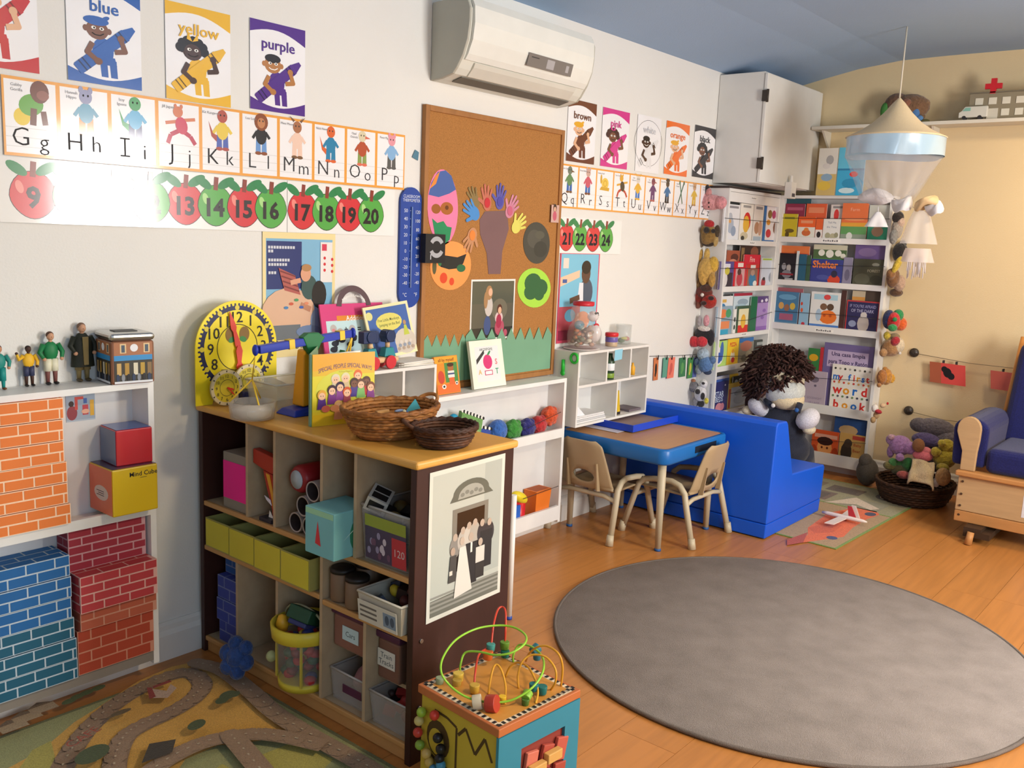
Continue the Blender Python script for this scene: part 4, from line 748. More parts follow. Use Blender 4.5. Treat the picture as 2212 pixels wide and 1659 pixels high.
# yellow trays, black lidded tubs, white tub
for i in range(4):
    y0 = -0.062-i*0.1385; labs = ['first yellow fronted tray from the wall end', 'second yellow fronted tray from the wall', 'third yellow fronted tray in the row', 'yellow fronted tray beside the black pans']
    t = open_bin('yellow_tray', labs[i], 1.596-0.003*i, 1.86, y0-0.1365, y0, Z2+0.0015, Z2+0.098, M('#a39c58', 0.55), 0.0, 'tray'); t['group'] = 'yellow fronted trays'
    MB().box(1.5945-0.003*i, 1.5955-0.003*i, y0-0.133, y0-0.004, Z2+0.006, Z2+0.094, M('#cfc23c', 0.55)).build('yellow_front', t)
for i, (xx, yy, hh, lab) in enumerate(((1.64, -0.697, 0.08, 'black lidded round tub tucked below the turquoise box'), (1.704, -0.733, 0.09, 'black lidded round tub standing behind the other two'), (1.633, -0.77, 0.076, 'black lidded round tub nearest the white tub'))):
    t = jar(V3((xx, yy, Z3+0.001)), 0.034, hh, M('#7d6450', 0.45), M('#231e1d', 0.45), lab, lidh=0.014, name='lidded_tub'); t['group'] = 'black lidded round tubs'
t = open_bin('white_tub', 'white tub with a printed strip of text at the unit corner', 1.585, 1.84, -1.0, -0.845, Z3+0.0015, Z3+0.085, M('#bdb6a6', 0.5), 0.008, rim=M('#d2ccbe', 0.5))
s = Sheet((1.5745, -0.846, Z3+0.008), (0, -1, 0), (-0.09, 0, 1), 0.152, 0.06, (-1, 0, -0.09), base=M('#cbc5b8', 0.6))
for i in range(3): s.rect(0.008, 0.014+i*0.014, 0.075, 0.02+i*0.014, M('#6a645e'))
s.rect(0.1, 0.01, 0.148, 0.05, M('#7d8da0')); s.el(0.115, 0.03, 0.008, 0.014, M('#4a5668')); s.el(0.135, 0.03, 0.008, 0.014, M('#4a5668')); s.mb.build('text_strip', t)
clutter(1.61, 1.82, -0.985, -0.86, Z3+0.05, Z3+0.095, ('#3a2a26', '#c4ae30', '#2a3a52', '#5a2a2a'), 22, 'tub_toys', 'dark and yellow small toys heaped in the white tub')
# lower compartments
for i, (z, h, x, lab) in enumerate(((0.056, 0.075, 1.615, 'lowest blue patterned brick box in the unit'), (0.1325, 0.075, 1.606, 'middle blue patterned brick box in the unit'), (0.209, 0.075, 1.61, 'third blue patterned brick box from the bottom'), (0.2855, 0.05, 1.64, 'small blue box on top of the brick boxes'))):
    brick_block(x, -0.107, z, 0.16, 0.118, h-0.0008, 2, '#3a479a' if i < 3 else '#28549a', lab, 'blue boxes in the unit', '#7d86b4')
one('wood_block', MB().box(1.86, 1.93, -0.435, -0.34, 0.2125, 0.33, M('#8a5a3c', 0.6)).box(1.858, 1.8605, -0.43, -0.42, 0.2125, 0.32, INK), 'brown wooden block on the half shelf', 'block')
def flower():
    m = MB(); c = X(512, 1420, 1.535); b = M('#17407f', 0.6, 'plush'); N = V3((-0.75, -0.5, 0.3)).normalized(); A = N.cross(V3((0, 0, 1))).normalized(); B = A.cross(N)
    m.ell(c, (0.036, 0.038, 0.042), b)
    for k in range(6): q = c+(A*cos(k*1.047+0.3)+B*sin(k*1.047+0.3)*1.25)*0.033+N*0.004; m.ell(q, (0.025, 0.024, 0.027), b)
    one('plush_star', m, 'dark blue puffy flower toy leaning against the unit base', 'toy')
flower()
m = MB(); m.ell((1.60, -0.415, 0.105), 0.018, M('#b9c28a', 0.4)); m.ell((1.66, -0.40, 0.09), 0.03, M('#3a2e44', 0.5)); one('toy_ball', m, 'pale green bead ball and dark ball by the flower toy', 'ball')
def toy_tub():
    c = V3((1.628, -0.542, 0.0565)); t = thing('toy_tub', 'clear round tub with yellow rim full of bright toys', 'tub', c); yl = M('#d2c03a', 0.4)
    MB().open_lathe([(0.075, 0.004), (0.088, 0.15)], c, cl(0.22), 26).build('tub_wall', t)
    MB().open_lathe([(0.087, 0.15), (0.098, 0.155), (0.102, 0.195), (0.094, 0.197), (0.09, 0.157)], c, yl, 26).build('rim', t); MB().lathe([(0.078, 0.0), (0.08, 0.022), (0.07, 0.022)], c, yl, 26).build('base', t)
    h = [(c.x, c.y+0.094*cos(a), c.z+0.19+0.05*sin(a)) for a in (pi*i/14 for i in range(15))]; MB().tube(h, 0.004, M('#a9aa8a', 0.4), 6).build('handle', t)
    for i in range(4): a = pi/4+i*pi/2; MB().box(c.x+0.083*cos(a)-0.003, c.x+0.083*cos(a)+0.003, c.y+0.083*sin(a)-0.003, c.y+0.083*sin(a)+0.003, c.z+0.02, c.z+0.15, M('#c9b84a', 0.5)).build('rib', t)
    m = MB(); cols = ('#b02a2e', '#b02a2e', '#24553a', '#2a3570', '#7a2a2c', '#b02a2e', '#c9b84a', '#27663c')
    for i in range(60):
        a = random.uniform(0, 6.28); r = 0.062*sqrt(random.random()); m.ell((c.x+r*cos(a), c.y+r*sin(a), c.z+0.03+0.15*i/60), (0.02, 0.018, 0.015), M(cols[i % 8], 0.45), nu=8, nv=6)
    o = tag(m.build('tub_toys', kind='stuff'), 'red, green and blue toys packed in the yellow rimmed tub', 'toys')
    T = Matrix.Translation((c.x, c.y-0.01, c.z+0.215)) @ Matrix.Rotation(0.5, 4, 'Y') @ Matrix.Rotation(0.3, 4, 'Z'); one('toy_frog', MB().box(-0.05, 0.05, -0.04, 0.04, -0.02, 0.02, M('#234a34', 0.5), T=T).box(-0.045, 0.02, -0.035, 0.03, -0.035, -0.02, M('#343a6a', 0.5), T=T), 'dark green and blue block on top of the yellow rimmed tub', 'toy', bev=0.004)
    one('yellow_peg', MB().lathe([(0.016, 0), (0.02, 0.02), (0.012, 0.045), (0, 0.05)], (c.x-0.045, c.y+0.05, c.z+0.165), M('#e0a82a', 0.4), 14), 'small yellow peg toy at the tub rim', 'toy')
toy_tub()
def sbox(name, label, x0, x1, y0, y1, z0, z1, mat, lid, labelcol=None, txt=None, cat='container'):
    t = thing(name, label, cat, ((x0+x1)/2, (y0+y1)/2, z0)); MB().box(x0, x1, y0, y1, z0, z1, mat).build('box_body', t, bev=0.008, seg=3)
    if lid: MB().box(x0-0.006, x1+0.006, y0-0.005, y1+0.005, z1+0.0005, z1+0.022, lid).build('lid', t, bev=0.005)
    if labelcol:
        h = z1-z0; yc = (y0+y1)/2; s = Sheet((x0-0.0012, yc+0.042, z0+h*0.32), (0, -1, 0), (0, 0, 1), 0.07, h*0.42, (-1, 0, 0), base=M(labelcol, 0.6))
        for i, ln in enumerate(txt.split('\n')): s.text(ln, 0.035, h*0.42*(0.5 if '\n' not in txt else 0.7-0.4*i), 0.022, M('#3a4a52'), 0, 0.06)
        s.mb.build('paper_label', t)
    return t
pm = M('#542a44', 0.4)
sbox('lidded_box', 'purple lidded box with a pale blue label reading Cars', 1.635, 1.85, -0.835, -0.665, 0.215, 0.315, M('#8a5f52', 0.4), pm, '#bcd4da', 'Cars')
MB().box(1.66, XI, -0.836, -0.659, 0.2, 0.214, bg).build('half_shelf', u)
t = open_bin('clear_tub', 'clear tub with pink dough under the purple lidded box', 1.63, 1.85, -0.825, -0.675, 0.0565, 0.15, cl(0.3), 0.006, rim=cl(0.7, '#c9c4c0')); one('dough_lump', MB().ell((1.74, -0.75, 0.11), (0.09, 0.055, 0.05), M('#a8787a', 0.6)), 'pink lump inside the clear tub', 'dough'); one('purple_strip', MB().box(1.626, 1.6285, -0.80, -0.72, 0.09, 0.115, pm), 'dark purple strip on the clear tub front', 'label')
sbox('lidded_box', 'purple lidded box with a white label at the unit corner', 1.64, 1.85, -0.94, -0.852, 0.18, 0.3, M('#7a5548', 0.4), pm, '#d6d2ca', 'Train\nTracks')
jar(V3((1.68, -0.977, 0.18)), 0.032, 0.12, M('#4d7f9c', 0.3), M('#1d2f52', 0.4), 'blue jar with a navy lid beside the white label')
MB().box(1.66, XI, -1.01, -0.849, 0.168, 0.1795, bg).build('half_shelf', u)
t = open_bin('clear_tub', 'clear open tub with red pieces in the lowest corner', 1.62, 1.85, -0.995, -0.86, 0.0565, 0.15, cl(0.35), 0.008, rim=cl(0.7, '#c9c4c0'))
clutter(1.64, 1.83, -0.985, -0.87, 0.075, 0.125, ('#8f2626', '#3a2a2a', '#a83a30'), 20, 'red_pieces', 'red and dark pieces inside the lowest clear tub')
# ================================================================ ON TOP OF THE CUBBY UNIT
def clock(c, r, label, small=False, y=None):
    # c: dial centre; stands on the unit top facing -y
    t = thing('teaching_clock', label, 'clock', (c.x, c.y, TZ), 'yellow teaching clocks' if small else None); n = 40; yel = M('#ecd726', 0.4); nav = M('#23264f', 0.45); g = lambda q: M(q, 0.45)
    if not small:
        h = c.z-TZ-0.0005; k = r*1.0
        pl = [(-k, -h), (-k, 0)]+[(-k*cos(pi*i/n), k*sin(pi*i/n)) for i in range(1, n)]+[(k, 0), (k, -h), (k*0.62, -h), (k*0.5, -h*0.72), (-k*0.5, -h*0.72), (-k*0.62, -h)]
        MB().prism(pl, c, (1, 0, 0), (0, 0, 1), (0, 0.004, 0), yel).build('board', t)
        MB().box(c.x-k*0.2, c.x+k*1.2, c.y-0.075, c.y+0.02, TZ+0.0005, TZ+0.045, nav).hexa([V3((c.x+k*0.05+dx, c.y+dy, TZ+dz)) for dx, dy, dz in ((0, -0.03, 0.046), (k*1.1, -0.03, 0.046), (k*1.1, 0.02, 0.046), (0, 0.02, 0.046), (k*0.1, -0.01, 0.07), (k*0.8, -0.01, 0.07), (k*0.8, 0.0, 0.07), (k*0.1, 0.0, 0.07))], nav).build('stand', t, bev=0.006)
    else: MB().lathe([(0, 0), (r, 0), (r, 0.006), (0, 0.006)], c, M('#b9a878', 0.4), 32, T=Matrix.Rotation(-pi/2, 3, 'X')).build('board', t)
    s = Sheet(c, (1, 0, 0), (0, 0, 1), 1, 1, (0, -1, 0), base=None); s.sc = r
    if small: s.ring(0, 0, 0.78, 0.98, M('#d8c8a0', 0.4)); s.el(0, 0, 0.8, 0.8, g('#d9c236'), n=40); [s.poly([((0.83+0.12*(i % 2))*cos(a), (0.83+0.12*(i % 2))*sin(a)), (0.95*cos(a+0.05), 0.95*sin(a+0.05)), (0.95*cos(a-0.05), 0.95*sin(a-0.05))], BLACK) for i, a in enumerate(2*pi*j/24 for j in range(24))]
    else:
        s.ring(0, 0, 0.79, 0.89, nav, 60)
        for i in range(60): a = (i+0.5)*2*pi/60; s.mb.add([s.P(q_*cos(a+f), q_*sin(a+f)) for f, q_ in ((-0.03, 0.885), (-0.018, 0.945), (0.018, 0.945), (0.03, 0.885))], [(3, 2, 1, 0)], nav)
        s.k += 1; s.el(0, 0, 0.8, 0.8, yel, n=48)
        for i in range(12): a = pi/2-i*pi/6; s.el(0.85*cos(a), 0.85*sin(a), 0.055, 0.055, g('#d9c640'))
        s.ring(0, 0, 0.485, 0.5, INK, 48)
        for sx in (-0.17, 0.17): s.el(sx, 0.28, 0.125, 0.16, g('#8a6a34')); s.el(sx*0.8, 0.17, 0.09, 0.06, g('#3f8a48'), 0.4 if sx < 0 else -0.4)
    for i in range(12):
        a = pi/2-(i+1)*pi/6; s.text(str(i+1), 0.65*cos(a), 0.65*sin(a), 0.25 if small else 0.33, INK, 0.0 if small else 0.005)
    if small: s.ring(0, 0, 0.44, 0.46, INK)
    s.mb.build('dial', t); hm_ = M('#d5402e', 0.4)
    def handm(ang, ln, wd, part, off):
        m = MB(); dx, dz = sin(ang), cos(ang); nx, nz = dz, -dx
        pl = [(-0.06*ln, wd*0.5), (0.1*ln, wd), (0.45*ln, wd*0.55), (0.55*ln, wd), (0.7*ln, wd*0.8), (ln, 0.1*wd), (ln, -0.1*wd), (0.7*ln, -wd*0.8), (0.55*ln, -wd), (0.45*ln, -wd*0.55), (0.1*ln, -wd), (-0.06*ln, -wd*0.5)]
        m.prism([((dx*a+nx*b)*r, (dz*a+nz*b)*r) for a, b in pl], (c.x, c.y-off, c.z), (1, 0, 0), (0, 0, 1), (0, -0.002, 0), hm_).build(part, t)
    if small: handm(1.9, 0.45, 0.06, 'hour_hand', 0.004); handm(2.4, 0.6, 0.05, 'minute_hand', 0.007)
    else: handm(-0.27, 0.8, 0.07, 'minute_hand', 0.006); handm(pi-0.02, 0.7, 0.08, 'hour_hand', 0.009)
    return t
cc = W(513, 750, -0.075); clock(cc, 0.152, 'large yellow teaching clock with navy gear rim and red hands'); 
p = W(488, 824, -0.12); clock(V3((p.x, -0.125, TZ+0.0595)), 0.058, 'small round yellow clock in front of the big clock', True)
p = W(538, 814, -0.105); clock(V3((p.x, -0.105, TZ+0.068)), 0.058, 'small round yellow clock half hidden behind the clear bin', True)
t = open_bin('clear_box', 'clear plastic box behind the balance bucket', 1.705, 1.88, -0.30, -0.155, TZ+0.0005, TZ+0.085, cl(0.3, '#d0c8a8'), 0.01, rim=cl(0.6, '#e0dcc8'))
def balance():
    t = thing('balance_scale', 'toy balance scale with blue beam on an orange post', 'scale', (1.76, -0.38, TZ)); bl = M('#2238a8', 0.35); og = M('#f3a71c', 0.4); yl = M('#e8c33a', 0.4); ny = -0.36
    b = V3((1.762, ny, TZ+0.0005)); m = MB()
    m.hexa([b+V3(q) for q in ((-0.075, -0.05, 0), (0.085, -0.05, 0), (0.085, 0.05, 0), (-0.075, 0.05, 0), (-0.06, -0.035, 0.018), (0.06, -0.035, 0.03), (0.06, 0.035, 0.03), (-0.06, 0.035, 0.018))], bl); m.build('base', t, bev=0.004)
    MB().hexa([b+V3(q) for q in ((-0.028, -0.028, 0.0245), (0.028, -0.028, 0.0285), (0.028, 0.028, 0.0285), (-0.028, 0.028, 0.0245), (-0.016, -0.018, 0.2), (0.016, -0.018, 0.2), (0.016, 0.018, 0.2), (-0.016, 0.018, 0.2))], og).build('post', t, bev=0.006, seg=3)
    top = b+V3((0, -0.02, 0.225)); L = W(549, 757, ny-0.02); R = W(762, 719, ny-0.02); d = (R-L).normalized(); n = V3((0, -1, 0)).cross(d)
    if n.z < 0: n = -n
    m = MB()
    def bar(a, e, h, dd, mat): m.hexa([a+n*(-h)+V3((0, -dd, 0)), e+n*(-h)+V3((0, -dd, 0)), e+n*(-h)+V3((0, dd, 0)), a+n*(-h)+V3((0, dd, 0)), a+n*h+V3((0, -dd, 0)), e+n*h+V3((0, -dd, 0)), e+n*h+V3((0, dd, 0)), a+n*h+V3((0, dd, 0))], mat)
    bar(L+d*0.014, R-d*0.012, 0.012, 0.011, bl); m.ell(L+d*0.004, (0.008, 0.012, 0.017), bl); m.ell(R, (0.008, 0.012, 0.017), bl); m.build('beam', t, bev=0.002)
    for f in (0.34, 0.86): m = MB(); q = L+(R-L)*f; bar(q-d*0.01, q+d*0.01, 0.0145, 0.0125, yl); m.build('slider', t)
    mid = W(672, 742, ny-0.02); q = mid+V3((0, -0.013, 0)); MB().prism([(-0.04, 0.022), (-0.02, 0.034), (0.02, 0.034), (0.045, 0.018), (0.03, 0.0), (0.004, -0.045), (-0.015, -0.03)], q, (1, 0, 0), (0, 0, 1), (0, 0.026, 0), M('#1f7040', 0.4)).build('pivot_cover', t, bev=0.003)
    # left bucket hangs from the beam end and almost rests on the unit top
    c = V3((L.x+0.02, ny+0.02, TZ+0.004)); m = MB(); m.open_lathe([(0.0, 0.001), (0.06, 0.002), (0.066, 0.05), (0.07, 0.05), (0.064, 0.0), (0, 0.0)], c, cl(0.35, '#dcd6cc'), 28).build('bucket', t)
    MB().lathe([(0.0, 0.004), (0.055, 0.004), (0.058, 0.026), (0.03, 0.03), (0, 0.031)], c, M('#d9d0c8', 0.6)).build('bucket_filling', t)
    m = MB(); kn = V3((c.x, c.y, c.z+0.115))
    for a in (0.6, 2.6, 4.4): m.tube([kn, c+V3((0.067*cos(a), 0.067*sin(a), 0.048))], 0.0028, yl, 6)
    m.tube([kn, L+V3((0.004, 0, -0.012))], 0.002, yl, 6); m.build('bucket_strings', t)
    m = MB()
    for a in (-0.02, 0.022): m.tube([R+V3((-0.002, 0, -0.01)), R+V3((a*0.3, 0.02, -0.06)), R+V3((a, 0.05, -0.12))], 0.0028, yl, 6)
    m.build('far_strings', t)
    c2 = R+V3((0.005, 0.06, -0.175)); MB().open_lathe([(0.0, 0.001), (0.05, 0.002), (0.056, 0.05), (0.06, 0.05), (0.054, 0.0), (0, 0)], c2, cl(0.35, '#dcd6cc'), 24).build('bucket', t)
balance()
def big_book():
    A = F(671, 923, TZ); B = F(815, 905, TZ)
    A = V3((1.648, -0.542, TZ+0.0005)); B = V3((1.872, -0.588, TZ+0.0005)); U = (B-A); w = 0.205; U.normalize(); N = V3((U.y, -U.x, 0)).normalized()
    if N.y > 0: N = -N
    h = 0.212; t = thing('picture_book', 'yellow picture book of a crowd of children standing open on the unit', 'book', A+U*0.1); th = 0.0035
    s = Sheet(A, U, (0, 0, 1), w, h, N, base=M('#d9cc3c', 0.3), th=th); s.sc = w; H = h/w; g = lambda q: M(q, 0.3)
    s.poly([(0, H*0.76), (1, H*0.76), (1, H), (0, H)], g('#e3a636')); s.rect(0, H*0.7, 1, H*0.77, g('#ddb438')); s.rect(0, 0, 1, H*0.16, g('#e0bc2a')); s.rect(0, H*0.16, 1, H*0.2, g('#dcc634')); s.el(0.5, H*0.48, 0.45, 0.3, g('#d0cf4c'))
    s.text('SPECIAL PEOPLE SPECIAL WAYS', 0.52, H*0.83, 0.088, g('#7a5a6a'), 0.012, 0.86, arc=0.36); s.text('Arlene Maguire', 0.52, H*0.745, 0.036, g('#b09a3a'), 0, 0.3)
    ks = [(0.14, 0.43, '#d8a23e', '#5a3a86'), (0.3, 0.49, '#3f2a3a', '#7a3f86'), (0.43, 0.53, '#3a2a44', '#8a4a92'), (0.36, 0.64, '#d9cdb0', '#c9c0a0'), (0.52, 0.65, '#dcd2aa', '#c9b48a'), (0.54, 0.45, '#c85a2e', '#9a4a56'), (0.66, 0.57, '#4a332e', '#4f3f86'), (0.72, 0.68, '#d86a34', '#b8563a'), (0.77, 0.55, '#6a4a3a', '#7fb46a'), (0.86, 0.58, '#5a3a30', '#b83a3a'), (0.93, 0.5, '#7a4a34', '#8a4a92'), (0.4, 0.27, '#d9b070', '#d8956a')]
    for x, y, hr, cl_ in sorted(ks, key=lambda q: -q[1]):
        dk_ = hr in ('#4a332e', '#5a3a30'); s.poly([(x-0.075, y*H-0.2), (x+0.075, y*H-0.2), (x+0.05, y*H-0.03), (x-0.05, y*H-0.03)], g(cl_)); s.el(x, y*H+0.008, 0.07, 0.073, g(hr)); s.el(x, y*H-0.012, 0.052, 0.053, g('#7a5240' if dk_ else '#e6bb9a')); s.el(x-0.018, y*H-0.008, 0.006, 0.009, INK); s.el(x+0.018, y*H-0.008, 0.006, 0.009, INK)
    for x, q in ((0.2, '#c96a5a'), (0.34, '#d8956a'), (0.56, '#9a4a66'), (0.7, '#6a9ab4'), (0.82, '#b8a06a')): s.el(x, H*0.24, 0.07, 0.05, g(q))
    s.mb.build('front_cover', t)
    P0 = A-N*0.0005; sp = M('#6f9a86', 0.4); E = (U*0.55-N*0.84).normalized()
    MB().hexa([A-N*0.012-U*0.004, A-U*0.004, A-U*0.0005, A-N*0.012-U*0.0005, A-N*0.012-U*0.004+V3((0, 0, h)), A-U*0.004+V3((0, 0, h)), A-U*0.0005+V3((0, 0, h)), A-N*0.012-U*0.0005+V3((0, 0, h))], sp).build('spine', t)
    MB().prism([(0, 0), (w, 0), (w, h), (0, h)], A-N*0.013, E, (0, 0, 1), -N*0.003, M('#8fb08a', 0.4)).build('back_cover', t)
    MB().prism([(0.002, 0.003), (w-0.006, 0.003), (w-0.006, h-0.004), (0.002, h-0.004)], A-N*0.0045, (U*0.96-N*0.28).normalized(), (0, 0, 1), -N*0.006, PAPER).build('pages', t)
big_book()
def basket(c, rx, ry, rbx, rby, h, col, col2, label, rows, nst, handle_ang, hr, name='wicker_basket'):
    t = thing(name, label, 'basket', c); m = MB(); w1, w2 = M(col, 0.6, 'wicker'), M(col2, 0.6, 'wicker')
    for i in range(rows):
        f = i/(rows-1); e = f**0.7; ax, ay = rbx+(rx-rbx)*e, rby+(ry-rby)*e; pts = []
        for k in range(nst*2):
            a = pi*k/nst; q = 1+0.022*(1 if (k+i) % 2 else -1); pts.append((c.x+ax*q*cos(a), c.y+ay*q*sin(a), c.z+0.006+h*f))
        m.tube(pts, h/rows*0.72, w1 if i % 3 else w2, 5, closed=True)
    m.build('weave', t)
    m = MB(); m.lathe([(0, 0.0), (1.0, 0.0), (1.0, 0.008), (0, 0.008)], c, w2, 24, rbx, rby); m.build('base', t)
    m = MB()
    for j in range(2): m.tube([(c.x+(rx*1.02)*cos(a)+0.0, c.y+(ry*1.02)*sin(a), c.z+h+0.006+0.004*sin(12*a+j*pi)) for a in (2*pi*k/48 for k in range(48))], 0.006, w2, 6, closed=True)
    m.build('rim', t)
    for ha in handle_ang:
        ex = V3((rx*cos(ha), ry*sin(ha), h+0.006)); tg = V3((-sin(ha), cos(ha), 0)); o = V3((cos(ha), sin(ha), 0.6)).normalized()
        MB().tube([c+ex+tg*(hr*cos(b))+o*(hr*0.95*sin(b)) for b in (pi*k/12 for k in range(13))], 0.0055, w1, 7).build('handle', t)
    return t
bc = V3((1.752, -0.765, TZ+0.001)); basket(bc, 0.148, 0.115, 0.1, 0.078, 0.075, '#a8713a', '#8a5626', 'light tan oval wicker basket with twisted rope handle', 9, 26, (0.05,), 0.034)
dc = V3((1.775, -0.955, TZ+0.001)); basket(dc, 0.092, 0.082, 0.068, 0.06, 0.048, '#5a3824', '#40261a', 'small dark brown wicker basket at the unit corner', 7, 20, (2.5,), 0.032)
one('wooden_figure_piece', MB().box(1.70, 1.75, -0.79, -0.775, TZ+0.05, TZ+0.064, M('#e3b23a', 0.5)).box(1.71, 1.716, -0.79, -0.774, TZ+0.052, TZ+0.0645, INK).box(1.73, 1.736, -0.79, -0.774, TZ+0.052, TZ+0.0645, INK).box(1.715, 1.76, -0.75, -0.74, TZ+0.045, TZ+0.07, M('#c89a62', 0.6)), 'yellow spotted wooden piece inside the tan basket', 'toy')
one('paper_piece', MB().prism([(0, 0), (0.05, 0.01), (0.035, 0.04)], (1.80, -0.77, TZ+0.06), (0.9, -0.4, 0), (0.2, 0.3, 0.9), (0, -0.001, 0), M('#2a8d9a', 0.6)), 'teal paper triangle poking out of the tan basket', 'paper')
one('flower_piece', MB().ell((1.78, -0.79, TZ+0.068), 0.006, M('#d9d4b0')).ell((1.77, -0.79, TZ+0.06), (0.014, 0.006, 0.005), M('#5a7fae')).ell((1.79, -0.79, TZ+0.058), (0.006, 0.006, 0.014), M('#4a66a0')).ell((1.765, -0.785, TZ+0.072), (0.018, 0.005, 0.004), M('#7d90b4')), 'small blue flower shape inside the tan basket', 'toy')
clutter(1.69, 1.81, -0.82, -0.72, TZ+0.012, TZ+0.045, ('#a8763f', '#8a5a2e', '#c49a62'), 40, 'basket_pieces', 'brown wooden pieces filling the tan basket', 'pieces', 0.018)
# ================================================================ WHITE CUBBY BEHIND THE UNIT
CX0, CX1, CYF, CZ = 1.99, 2.522, -0.19, 0.914
def cubby(name, label, x0, x1, yf, z0, z1, rows, yb=-0.024, th=0.012):
    t = thing(name, label, 'shelf unit', ((x0+x1)/2, (yf+yb)/2, z0)); wm = M('#deddd9', 0.42)
    def P(a, b, c, d, n='panel'): MB().box(a, b, yf, yb-0.006 if n != 'back_panel' else yb, c, d, wm).build(n, t, bev=0.001)
    MB().box(x0+th, x1-th, yb-0.0055, yb, z0+th, z1-th, rk2).build('back_panel', t)
    MB().box(x0, x0+th, yf, yb, z0, z1, wm).build('side_panel', t); MB().box(x1-th, x1, yf, yb, z0, z1, wm).build('side_panel', t)
    MB().box(x0+th, x1-th, yf, yb, z1-th, z1, wm).build('top_panel', t); MB().box(x0+th, x1-th, yf, yb, z0, z0+th, wm).build('bottom_panel', t)
    for za, zb, divs, sh in rows:
        if sh: MB().box(x0+th, x1-th, yf+0.002, yb-0.006, zb-th/2, zb+th/2, wm).build('shelf', t)
        for d in divs: MB().box(d-th/2, d+th/2, yf+0.002, yb-0.006, za+th/2+0.0005, zb-th/2-0.0005 if sh else zb-th-0.0005, wm).build('divider', t)
    return t
dv = W(873, 830, CYF).x
cubby('white_cubby', 'white cubby shelf between the brown unit and the cork board', CX0, CX1, CYF, 0.0, CZ, [(0.006, 0.23, [dv], 1), (0.23, 0.45, [dv], 1), (0.45, 0.69, [dv], 1), (0.69, CZ, [dv], 0)])
one('fabric_bundle', MB().ell((2.25, -0.12, 0.75), (0.06, 0.05, 0.05), M('#c9c0ae', 0.8, 'cloth')).ell((2.22, -0.13, 0.72), (0.05, 0.045, 0.022), M('#d4d0da', 0.8, 'cloth')).ell((2.27, -0.11, 0.78), (0.04, 0.04, 0.03), M('#b8b096', 0.8, 'cloth')), 'crumpled cream cloth inside the left white cubby', 'cloth')
one('paper_tag', MB().box(2.437, 2.46, -0.05, -0.0465, 0.705, 0.76, M('#d9dfe8', 0.5)), 'little white card inside the right white cubby', 'card')
# leaning on its top
def leaner(name, label, cat, x0, z0, w, h, y0, lean, draw, base, th=0.006, roll=0.0, group=None, mat_edge=None):
    U = V3((cos(roll), 0, sin(roll))); Vv = V3((-sin(roll)*cos(lean), sin(lean), cos(roll)*cos(lean))); N = U.cross(Vv)
    if N.y > 0: N = -N
    s = Sheet((x0, y0, z0), U, Vv, w, h, N, base=base, th=th); s.sc = w; draw(s, h/w); return one(name, s.mb, label, cat, group)
def d_mag(s, H):
    g = lambda q: M(q, 0.3); s.rect(0.07, 0.03, 0.94, H*0.74, g('#c3dfe2')); s.rect(0.24, H*0.735, 0.82, H*0.815, g('#e08a34')); s.text('Addition', 0.53, H*0.773, 0.085, PAPER, 0.01)
    for x, y in ((0.17, 0.62), (0.27, 0.56), (0.46, 0.6)): s.el(x, y*H, 0.05, 0.05, g('#b9b4b0')); s.el(x, y*H-0.02, 0.025, 0.02, g('#d9848a'))
    s.text('+', 0.365, H*0.6, 0.11, INK, 0.01); s.text('=', 0.57, H*0.6, 0.11, INK, 0.01)
    for x, y in ((0.17, 0.39), (0.28, 0.44), (0.46, 0.45), (0.14, 0.3), (0.4, 0.36)): s.el(x, y*H, 0.055, 0.035, g('#2c2f3a')); s.el(x+0.03, y*H+0.02, 0.03, 0.025, g('#2c2f3a'))
    for y in (0.66, 0.56, 0.44, 0.34): s.el(0.84, y*H, 0.045, 0.05, g('#a8805e'))
    s.ring(0.53, H*0.93, 0.2, 0.275, g('#5d4a50'), 24, 0.1, pi-0.1); s.text('Magnetic Learning', 0.53, H*1.13, 0.05, PAPER, 0, 0.36, arc=1.9)
leaner('magnet_board', 'pink edged addition board with an arched handle', 'learning board', 2.075, CZ+0.0005, 0.30, 0.235, -0.075, 0.2, d_mag, M('#d13f7c', 0.35))
def d_monk(s, H):
    g = lambda q: M(q, 0.4); s.rect(0.05, 0.05, 0.95, H-0.05, g('#3f63a6')); s.el(0.78, H*0.25, 0.24, 0.24*H, g('#c9c0b2')); s.rect(0.55, 0.05, 0.95, H*0.22, g('#c4baae')); s.el(0.1, H*0.82, 0.07, 0.07, g('#d9d48a'))
    s.el(0.5, H*0.66, 0.29, 0.17*H, g('#d8cf6a')); s.text('Five Little Monkeys', 0.5, H*0.71, 0.07, g('#4a5a38'), 0.005, 0.48); s.text('Jumping on the Bed', 0.5, H*0.62, 0.07, g('#4a5a38'), 0.005, 0.46)
    s.poly([(0.77, H*0.36), (0.9, H*0.36), (0.86, H*0.55), (0.81, H*0.55)], g('#b9c24a')); s.el(0.835, H*0.6, 0.035, 0.04, g('#b08a62'))
    for i in range(10): s.el(0.6+0.035*i, H*(0.12+0.06*(i % 3)), 0.035, 0.03, g(('#a89684', '#8a94a4', '#cfc8c0')[i % 3]))
leaner('picture_book', 'blue picture book of monkeys leaning beside the cork board', 'book', 2.262, CZ+0.0225, 0.225, 0.2, -0.115, 0.24, d_monk, M('#e5dfae', 0.4), roll=0.1)
m = MB()
for i in range(6): T = Matrix.Translation((2.43, -0.125, CZ+0.001+i*0.0028)) @ Matrix.Rotation(0.1*(i % 3)-0.1, 4, 'Z'); m.box(-0.085, 0.085, -0.055, 0.055, 0, 0.0025, M(('#e4e0d8', '#d9d4c4', '#e8e6e0')[i % 3], 0.6), T=T)
one('paper_stack', m, 'loose stack of white papers under the monkey book', 'papers')
